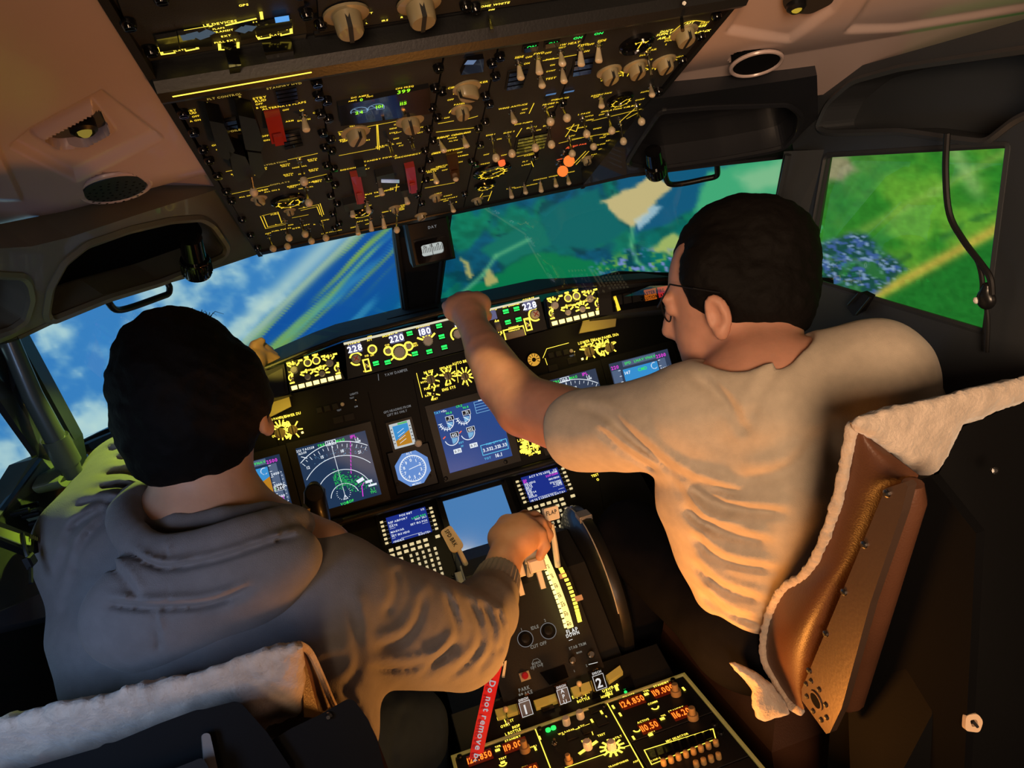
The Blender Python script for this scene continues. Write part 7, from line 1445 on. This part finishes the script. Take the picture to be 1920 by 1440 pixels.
# ------------------------------------------------------------------ seats with sheepskin covers
M_fleece = mat('sheepskin', (.62, .50, .40), .95, bump=1.0, bscale=240, vary=.16, vscale=50, sheen=.6, spec=.05)
M_leather = mat('brown_leather', (.115, .045, .022), .45, bump=.25, bscale=400, vary=.15, vscale=10)
M_seatb = mat('seat_shell_black', (.006, .006, .0065), .75, bump=.1, bscale=300, spec=.15)
M_seatm = mat('seat_metal_brown', (.11, .065, .045), .40, metal=.3, bump=.1, bscale=200, vary=.1)
ls = thing('pilot_seat', 'left pilot seat with sheepskin cover over its black backrest, bottom left corner', 'seat', (-.55, .85, 0))
B = SDF((-.92, .48, .80), (-.27, .95, 1.16), .0036)
def sL(x, y): return .80 + .00012 * (x - 300) + .00045 * (y - 1300)
B.slab([(-130, 1395), (0, 1346), (90, 1322), (200, 1300), (330, 1268), (430, 1238), (520, 1210), (556, 1203), (570, 1212), (571, 1260), (570, 1300), (573, 1340), (540, 1348), (500, 1362), (470, 1400), (300, 1470), (-130, 1520)], sL, .036, .026)
B.noise(60, .006); B.noise(160, .004); B.build('sheepskin_cover', M_fleece, ls, 'pale sheepskin cover')
mb = MB(); mb.tube([P(x, y, s) for x, y, s in spl([(560, 1208, .80), (580, 1222, .83), (600, 1262, .85), (620, 1310, .86), (632, 1335, .865)], 5, False)], [.004] * 20 + [.004], 8); part('cover_edge', mb, M_fleece, ls, smooth=True)
mb = MB(); mb.prism([P(566, 1216, .82), P(584, 1232, .85), (P(622, 1322, .87)), P(600, 1345, .85), P(570, 1345, .82)], nrm(P(500, 1300, .9) - P(560, 1300, .85)) * .02); part('side_panel', mb, M_leather, ls)
mb = MB(); pl = rnd([(-60, 1470), (60, 1438), (186, 1402), (196, 1394), (214, 1392), (300, 1356), (368, 1331), (382, 1330), (440, 1315), (452, 1318), (500, 1372), (545, 1440), (560, 1500), (-60, 1560)], 6); mb.prism([P(x, y, .735) for x, y in pl], (P(300, 1400, .765) - P(300, 1400, .735))); part('back_shell', mb, M_seatb, ls)
mb = MB(); mb.prism([P(x, y, .70) for x, y in rnd([(-60, 1500), (240, 1470), (330, 1440), (380, 1420), (392, 1440), (410, 1520)], 8)], P(300, 1400, .71) - P(300, 1400, .70)); part('shell_recess', mb, M_rubber, ls)
mb = MB(); mb.prism([P(x, y, .722) for x, y in rnd([(378, 1378), (386, 1374), (394, 1376), (410, 1450), (412, 1500), (388, 1500)], 6)], P(300, 1400, .734) - P(300, 1400, .722)); part('grey_bar', mb, mat('bar_warm_grey', (.20, .18, .165), .5), ls)
mb = MB(); mb.prism([P(x, y, .75) for x, y in rnd([(490, 1400), (545, 1366), (600, 1340), (652, 1310), (664, 1313), (690, 1348), (708, 1390), (730, 1480), (500, 1480)], 7)], P(600, 1400, .80) - P(600, 1400, .75)); part('shoulder_bracket', mb, M_seatb, ls)
mb = MB(); BFm = Frame(P(617, 1342, .748), RT, UP); mb.lathe(Frame(P(617, 1342, .748), RM[:, 0], -RM[:, 1]), [(.004, 0), (.004, .002), (.002, .004)], 12); part('bolt', mb, M_steel, ls)
mb = MB(); mb.prism([P(x, y, .78) for x, y in [(690, 1350), (705, 1380), (728, 1440), (735, 1500), (700, 1500), (680, 1400)]], P(600, 1400, .92) - P(600, 1400, .78)); part('side_rail', mb, M_leather, ls)
mb = MB(); mb.box(Frame((-.55, 1.05, .50), RT, FW), -.24, .24, -.22, .22, -.10, .0, .03); part('cushion', mb, M_seatb, ls); mb = MB(); mb.box(Frame((-.55, 1.0, 0), RT, FW), -.18, .18, -.2, .2, 0, .40, .02); part('pedestal_base', mb, M_seatb, ls)
mb = MB(); mb.box(Frame((-.55, .84, .45), RT, UP), -.22, .20, 0, .40, -.06, -.02, .02); part('backrest', mb, M_seatb, ls)

rs_ = thing('pilot_seat', 'right pilot seat, brown leather side with riveted plate and sheepskin cover edge', 'seat', (.55, .95, 0))
XS = .262
B = SDF((.20, .35, 1.02), (1.0, 1.0, 1.40), .0036)
def sR(x, y): return .775 + .00026 * (x - 1600) + .0002 * (y - 800)
B.slab([(1596, 795), (1606, 783), (1650, 770), (1740, 748), (1840, 724), (1990, 690), (1990, 726), (1900, 758), (1846, 780), (1806, 797), (1790, 824), (1774, 862), (1756, 884), (1736, 891), (1718, 888), (1690, 862), (1640, 826), (1610, 808)], sR, .026, .013)
B.noise(60, .004); B.noise(160, .004); B.build('sheepskin_cover', M_fleece, rs_, 'pale sheepskin cover')
edge = spl([(1597, 798), (1592, 830), (1583, 880), (1573, 925), (1555, 985), (1532, 1040), (1508, 1078), (1470, 1102), (1446, 1142), (1433, 1190), (1433, 1235), (1448, 1268), (1478, 1316), (1502, 1334)], 4, False)
SE = Frame((XS, 0, 0), (0, -1, 0), (0, 0, 1))
B = SDF((XS - .03, .40, .55), (XS + .03, 1.05, 1.36), .0028)
for a, b in zip(edge[:-1], edge[1:]): B.cone(PX(*a, XS), PX(*b, XS), .0055, .0055, .004)
B.noise(170, .003); B.build('cover_edge', M_fleece, rs_, 'fleece edge of the cover')
inner = [(1515, 1322), (1560, 1240), (1610, 1120), (1660, 990), (1700, 905), (1730, 896), (1690, 866), (1640, 828)]
n_ = 30; E_ = [np.asarray(p, float) for p in edge]
def resample(pts, n):
    pts = [np.asarray(p, float) for p in pts]; L_ = np.concatenate([[0], np.cumsum([np.linalg.norm(b - a) for a, b in zip(pts[:-1], pts[1:])])]); t = np.linspace(0, L_[-1], n); return [np.array((np.interp(u, L_, [p[0] for p in pts]), np.interp(u, L_, [p[1] for p in pts]))) for u in t]
EA = resample(edge, n_); IB = resample(inner[::-1], n_); mb = MB(); nv = 12; vs = []
for i in range(n_):
    for j in range(nv):
        t = j / (nv - 1); q = EA[i] * (1 - t) + IB[i] * t; bul = .030 * math.sin(math.pi * min(1, t * 1.05)) * (.25 + .9 * math.exp(-((i - 21) / 6.) ** 2)); vs.append(PX(q[0], q[1], XS + .004 - bul + .02 * t))
mb.add(vs, [(i * nv + j, i * nv + j + 1, (i + 1) * nv + j + 1, (i + 1) * nv + j) for i in range(n_ - 1) for j in range(nv - 1)]); part('leather_side', mb, M_leather, rs_, 'brown leather side bulging at the lumbar', smooth=True)
pl = [(1660, 916), (1696, 904), (1702, 912), (1690, 960), (1632, 1130), (1578, 1328), (1556, 1374), (1549, 1376), (1504, 1314), (1503, 1292)]
mb = MB(); mb.prism([PX(x, y, XS - .018) for x, y in pl], (.010, 0, 0)); part('side_plate', mb, M_seatm, rs_, 'brown metal plate')
def bolt(x, y, r=.0042): mb = MB(); mb.lathe(Frame(PX(x, y, XS - .018), (0, -1, 0), (0, 0, 1)), [(r, 0), (r, .002), (r * .5, .0035)], 10); part('rivet', mb, M_dsteel, rs_)
for q in ((1664, 925), (1621, 1021), (1583, 1110), (1549, 1188), (1518, 1257)): bolt(*q)
o = PX(1531, 1313, XS - .018); mb = MB(); HFm = Frame(o, (0, -1, 0), (0, 0, 1)); mb.lathe(HFm, [(.013, 0), (.013, .002), (.010, .002), (.009, -.004)], 20); part('pivot_bushing', mb, M_seatm, rs_)
mb = MB(); mb.disc(HFm, o, .0092, .0022, 18); part('pivot_hole', mb, M_recess, rs_)
for k in range(8): a = 2 * math.pi * k / 8 + .3; q = o + HFm.x * .0215 * math.cos(a) + HFm.y * .026 * math.sin(a); mb = MB(); mb.lathe(Frame(q, (0, -1, 0), (0, 0, 1)), [(.0034, 0), (.0034, .0018), (.0015, .003)], 10); part('rivet', mb, M_dsteel, rs_)
mb = MB(); mb.tube([PX(x, y, XS + .012) for x, y in ((1712, 906), (1708, 935), (1650, 1120), (1594, 1310), (1588, 1322))], [.010, .015, .017, .017, .010], 12); part('leather_roll', mb, M_leather, rs_, smooth=True)
mb = MB(); mb.prism([PX(x, y, XS + .035) for x, y in [(1716, 904), (1745, 893), (1830, 1000), (1800, 1600), (1540, 1600), (1556, 1372), (1590, 1325)]], (.01, 0, 0)); part('shell_side', mb, M_recess, rs_)
bk = [(1716, 902), (1760, 888), (1806, 800), (1850, 782), (1990, 724)]
mb = MB(); tp = [P(x, y, .775 + .00026 * (x - 1600)) for x, y in bk]; bt = [P(x, y, s) for x, y, s in ((1590, 1325, .98), (1600, 1620, .95), (1780, 1700, .93), (1900, 1720, .95), (2060, 1700, 1.0))]
mid = [(a + b) / 2 + np.array((0, -.06, 0)) for a, b in zip(tp, bt)]
mb.add(tp + mid + bt, [(i, i + 1, 5 + i + 1, 5 + i) for i in range(4)] + [(5 + i, 6 + i, 11 + i, 10 + i) for i in range(4)]); part('back_shell', mb, mat('right_shell', (.0035, .0035, .0038), .75, bump=.1, bscale=300, spec=.12), rs_, smooth=True)
mb = MB(); FB = Frame(P(1863, 882, .79), RM[:, 0], -RM[:, 1]); mb.lathe(FB, [(.004, 0), (.004, .003), (.002, .004)], 10); part('bolt', mb, M_dsteel, rs_)
B = SDF((.12, .75, .45), (.42, 1.25, .80), .004); cz = lambda x, y: 1.10 + 0 * x
B.slab([(1366, 1242), (1380, 1244), (1420, 1262), (1448, 1284), (1476, 1326), (1480, 1338), (1462, 1344), (1436, 1352), (1420, 1346), (1412, 1325), (1412, 1296), (1400, 1278)], cz, .05, .02); B.noise(60, .004); B.noise(160, .003); B.build('cushion_cover', M_fleece, rs_, 'sheepskin on the seat cushion')
mb = MB(); mb.box(Frame((.54, 1.18, .53), RT, FW), -.25, .22, -.20, .26, -.11, -.01, .035); part('cushion', mb, M_leather, rs_, 'brown leather cushion'); mb = MB(); mb.box(Frame((.56, 1.1, 0), RT, FW), -.17, .17, -.14, .2, 0, .38, .02); part('pedestal_base', mb, M_seatb, rs_)

# ------------------------------------------------------------------ loose things
M_cable = mat('cable_black', (.008, .008, .009), .4)
cb = thing('hanging_cable', 'black cable with round plug hanging in front of the right side window', 'cable', PX(1775, 265, .60))
def cab(pts, r): mb = MB(); mb.tube([PX(x, y, .60) for x, y in spl(pts, 5, False)], r, 8); return mb
part('cord', cab([(1776, 250), (1773, 320), (1780, 400), (1806, 450), (1836, 490), (1856, 520), (1860, 552)], .0042), M_cable, cb, smooth=True); part('cord', cab([(1812, 456), (1834, 492), (1842, 530), (1840, 556)], .0032), M_cable, cb, smooth=True); part('cord', cab([(1850, 580), (1852, 610), (1850, 660)], .003), M_cable, cb, smooth=True)
B = SDF(PX(1849, 562, .60) - .03, PX(1849, 562, .60) + .03, .002); o = PX(1849, 562, .60); B.ell(o, (.009, .0135, .0135), (RT, FW, UP), 0); B.cone(o + UP * .008, o + UP * .018 + FW * -.003, .0075, .006, .006); B.build('plug', mat('plug_black', (.008, .008, .009), .3), cb)
mb = MB(); mb.lathe(Frame(o + np.array((-.004, .009, .0)), (0, -1, .3), (0, .3, 1)), [(.0045, 0), (.0045, .004), (.002, .006)], 12); part('plug_tip', mb, M_wplast, cb)
cs = thing('sill_clip', 'small dark metal clip on the sill of the right side window', 'clip', PX(1597, 566, .60))
mb = MB(); mb.prism([PX(x, y, .60) for x, y in [(1588, 578), (1604, 552), (1614, 548), (1630, 556), (1612, 586), (1600, 592)]], (.012, 0, 0)); part('body', mb, M_black, cs); mb = MB(); mb.tube([PX(x, y, .595) for x, y in [(1606, 590), (1632, 558)]], .002, 6); mb.tube([PX(x, y, .595) for x, y in [(1590, 572), (1610, 550)]], .0018, 6); part('spring', mb, M_dsteel, cs)
tb = thing('tablet', 'small glowing tablet on the right side wall behind the shoulder', 'tablet', P(1670, 640, 1.35)); TF = Frame(P(1664, 642, 1.36), nrm(np.array((.75, -.6, 0))), UP)
mb = MB(); mb.box(TF, -.030, .028, -.075, .026, -.008, 0, .002); part('case', mb, M_black, tb); mb = MB(); mb.poly([TF.w(u, v, .0006) for u, v in ((-.028, -.07), (.023, -.07), (.023, .022), (-.028, .022))]); sc_ = part('screen', mb, glow('tablet_screen', (.45, .55, .75), .9), tb)
mb = MB()
for k in range(4): mb.rect(TF, TF.w(-.012, .012 - .014 * k), .026, .004, .0012)
part('symbols', mb, glow('tablet_text', (.1, .15, .4), .5), sc_, kind='stuff')
rg = thing('metal_ring', 'small dark ring on the floor right of the pedestal', 'ring', P(1416, 1366, 1.45)); RF = Frame(P(1416, 1366, 1.45), RM[:, 0], nrm(-RM[:, 1] + RM[:, 2] * .5)); mb = MB(); mb.tube([RF.w(.0115 * math.cos(a), .0125 * math.sin(a), 0) for a in np.linspace(0, 2 * math.pi, 20)[:-1]], .0026, 8, closed=True); part('loop', mb, mat('ring_dark', (.05, .05, .05), .2, metal=.8), rg, smooth=True)
fc = thing('floor_cable', 'thin black cable looping on the dark floor below the right seat', 'cable', P(1460, 1400, 1.45)); mb = MB(); mb.tube([P(x, y, 1.45) for x, y in spl([(1430, 1360), (1456, 1366), (1476, 1384), (1484, 1410), (1478, 1430), (1500, 1445)], 5, False)], .0028, 6); part('cord', mb, M_cable, fc, smooth=True)
ft = thing('plastic_buckle', 'small cream plastic buckle loop on the dark back of the right seat', 'buckle', P(1826, 1356, .772)); BF = Frame(P(1826, 1356, .772), RM[:, 0], -RM[:, 1])
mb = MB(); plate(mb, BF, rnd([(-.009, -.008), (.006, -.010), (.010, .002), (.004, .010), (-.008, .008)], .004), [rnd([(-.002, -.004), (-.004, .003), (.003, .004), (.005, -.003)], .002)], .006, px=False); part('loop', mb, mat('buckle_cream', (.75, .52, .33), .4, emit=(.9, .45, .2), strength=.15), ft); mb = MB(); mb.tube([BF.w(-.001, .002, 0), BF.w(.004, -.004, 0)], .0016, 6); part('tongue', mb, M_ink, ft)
# ---- left side console under the window
sc = thing('side_console', 'olive lit side console below the left windows with tray and bracket', 'console', PX(80, 980, -.68))
SLI = Frame((-.68, 1.0, 1.0), (0, 1, 0), (-.10, 0, 1))
mb = MB(); mb.prism([SLI.at(x, y) for x, y in [(58, 862), (96, 846), (146, 872), (230, 822), (330, 900), (330, 1000), (120, 1090), (40, 1130), (-60, 1172), (-150, 1200), (-150, 1120), (0, 962)]], (-.03, 0, 0)); part('side_panel', mb, M_side, sc)
def tray(pts, d, m, nm): mb = MB(); mb.prism([SLI.at(x, y, .004) for x, y in rnd(pts, 7)], np.array((d, 0, 0))); return part(nm, mb, m, sc)
tray([(58, 915), (72, 890), (110, 872), (142, 884), (138, 904), (110, 918), (70, 926)], .035, M_side, 'tray'); tray([(62, 918), (78, 896), (110, 880), (134, 888), (100, 900)], .036, M_shell, 'tray_recess')
tray([(36, 966), (46, 956), (60, 966), (100, 976), (102, 986), (78, 994)], .02, M_side, 'bracket')
for q in ((69, 946), (85, 976), (52, 957), (72, 962)): mb = MB(); mb.lathe(Frame(SLI.at(*q, .026), (0, 1, 0), (0, 0, 1)), [(.004, -.02), (.004, .002), (.002, .003)], 10); part('bolt', mb, M_black, sc)
tray([(140, 838), (176, 822), (232, 800), (236, 812), (180, 836), (150, 852)], .02, M_hood, 'sill_strip')
tray([(160, 846), (176, 834), (204, 830), (212, 842), (190, 860), (172, 862)], .012, M_side, 'cup'); 
th = thing('tablet_holder', 'black spring tablet holder clipped at the far left edge', 'holder', PX(30, 1010, -.63))
KH = Frame((-.63, 1.0, 1.0), (0, 1, 0), (-.10, 0, 1))
mb = MB(); mb.prism([KH.at(x, y) for x, y in [(-60, 960), (0, 978), (60, 1002), (82, 1014), (78, 1034), (66, 1038), (0, 1012), (-60, 986)]], (-.012, 0, 0)); part('frame', mb, M_black, th)
mb = MB(); mb.prism([KH.at(x, y, .002) for x, y in [(-60, 972), (0, 988), (58, 1008), (58, 1022), (40, 1020), (0, 1004), (-60, 984)]], (-.004, 0, 0)); part('panel', mb, mat('holder_lime_light', (.5, .6, .15), .4), th, 'lime lit inner panel')  # lime light on the holder put into the base colour
mb = MB(); mb.tube([KH.at(x, y, .004) for x, y in spl([(42, 1000), (46, 1025), (52, 1046), (57, 1060), (58, 1094)], 4, False)], .0025, 6); part('cord', mb, M_cable, th, smooth=True); mb = MB(); mb.box(Frame(KH.at(52, 1054), KH.x, KH.y), -.010, .008, -.006, .008, 0, .008, .002); part('cord_clip', mb, M_black, th)
for x in range(6): mb = MB(); mb.tube([KH.at(58 + 4 * x, 1003 + 1.6 * x, .004), KH.at(58 + 4 * x, 1010 + 1.6 * x, .004)], .0012, 5); part('spring_coil', mb, M_dsteel, th)
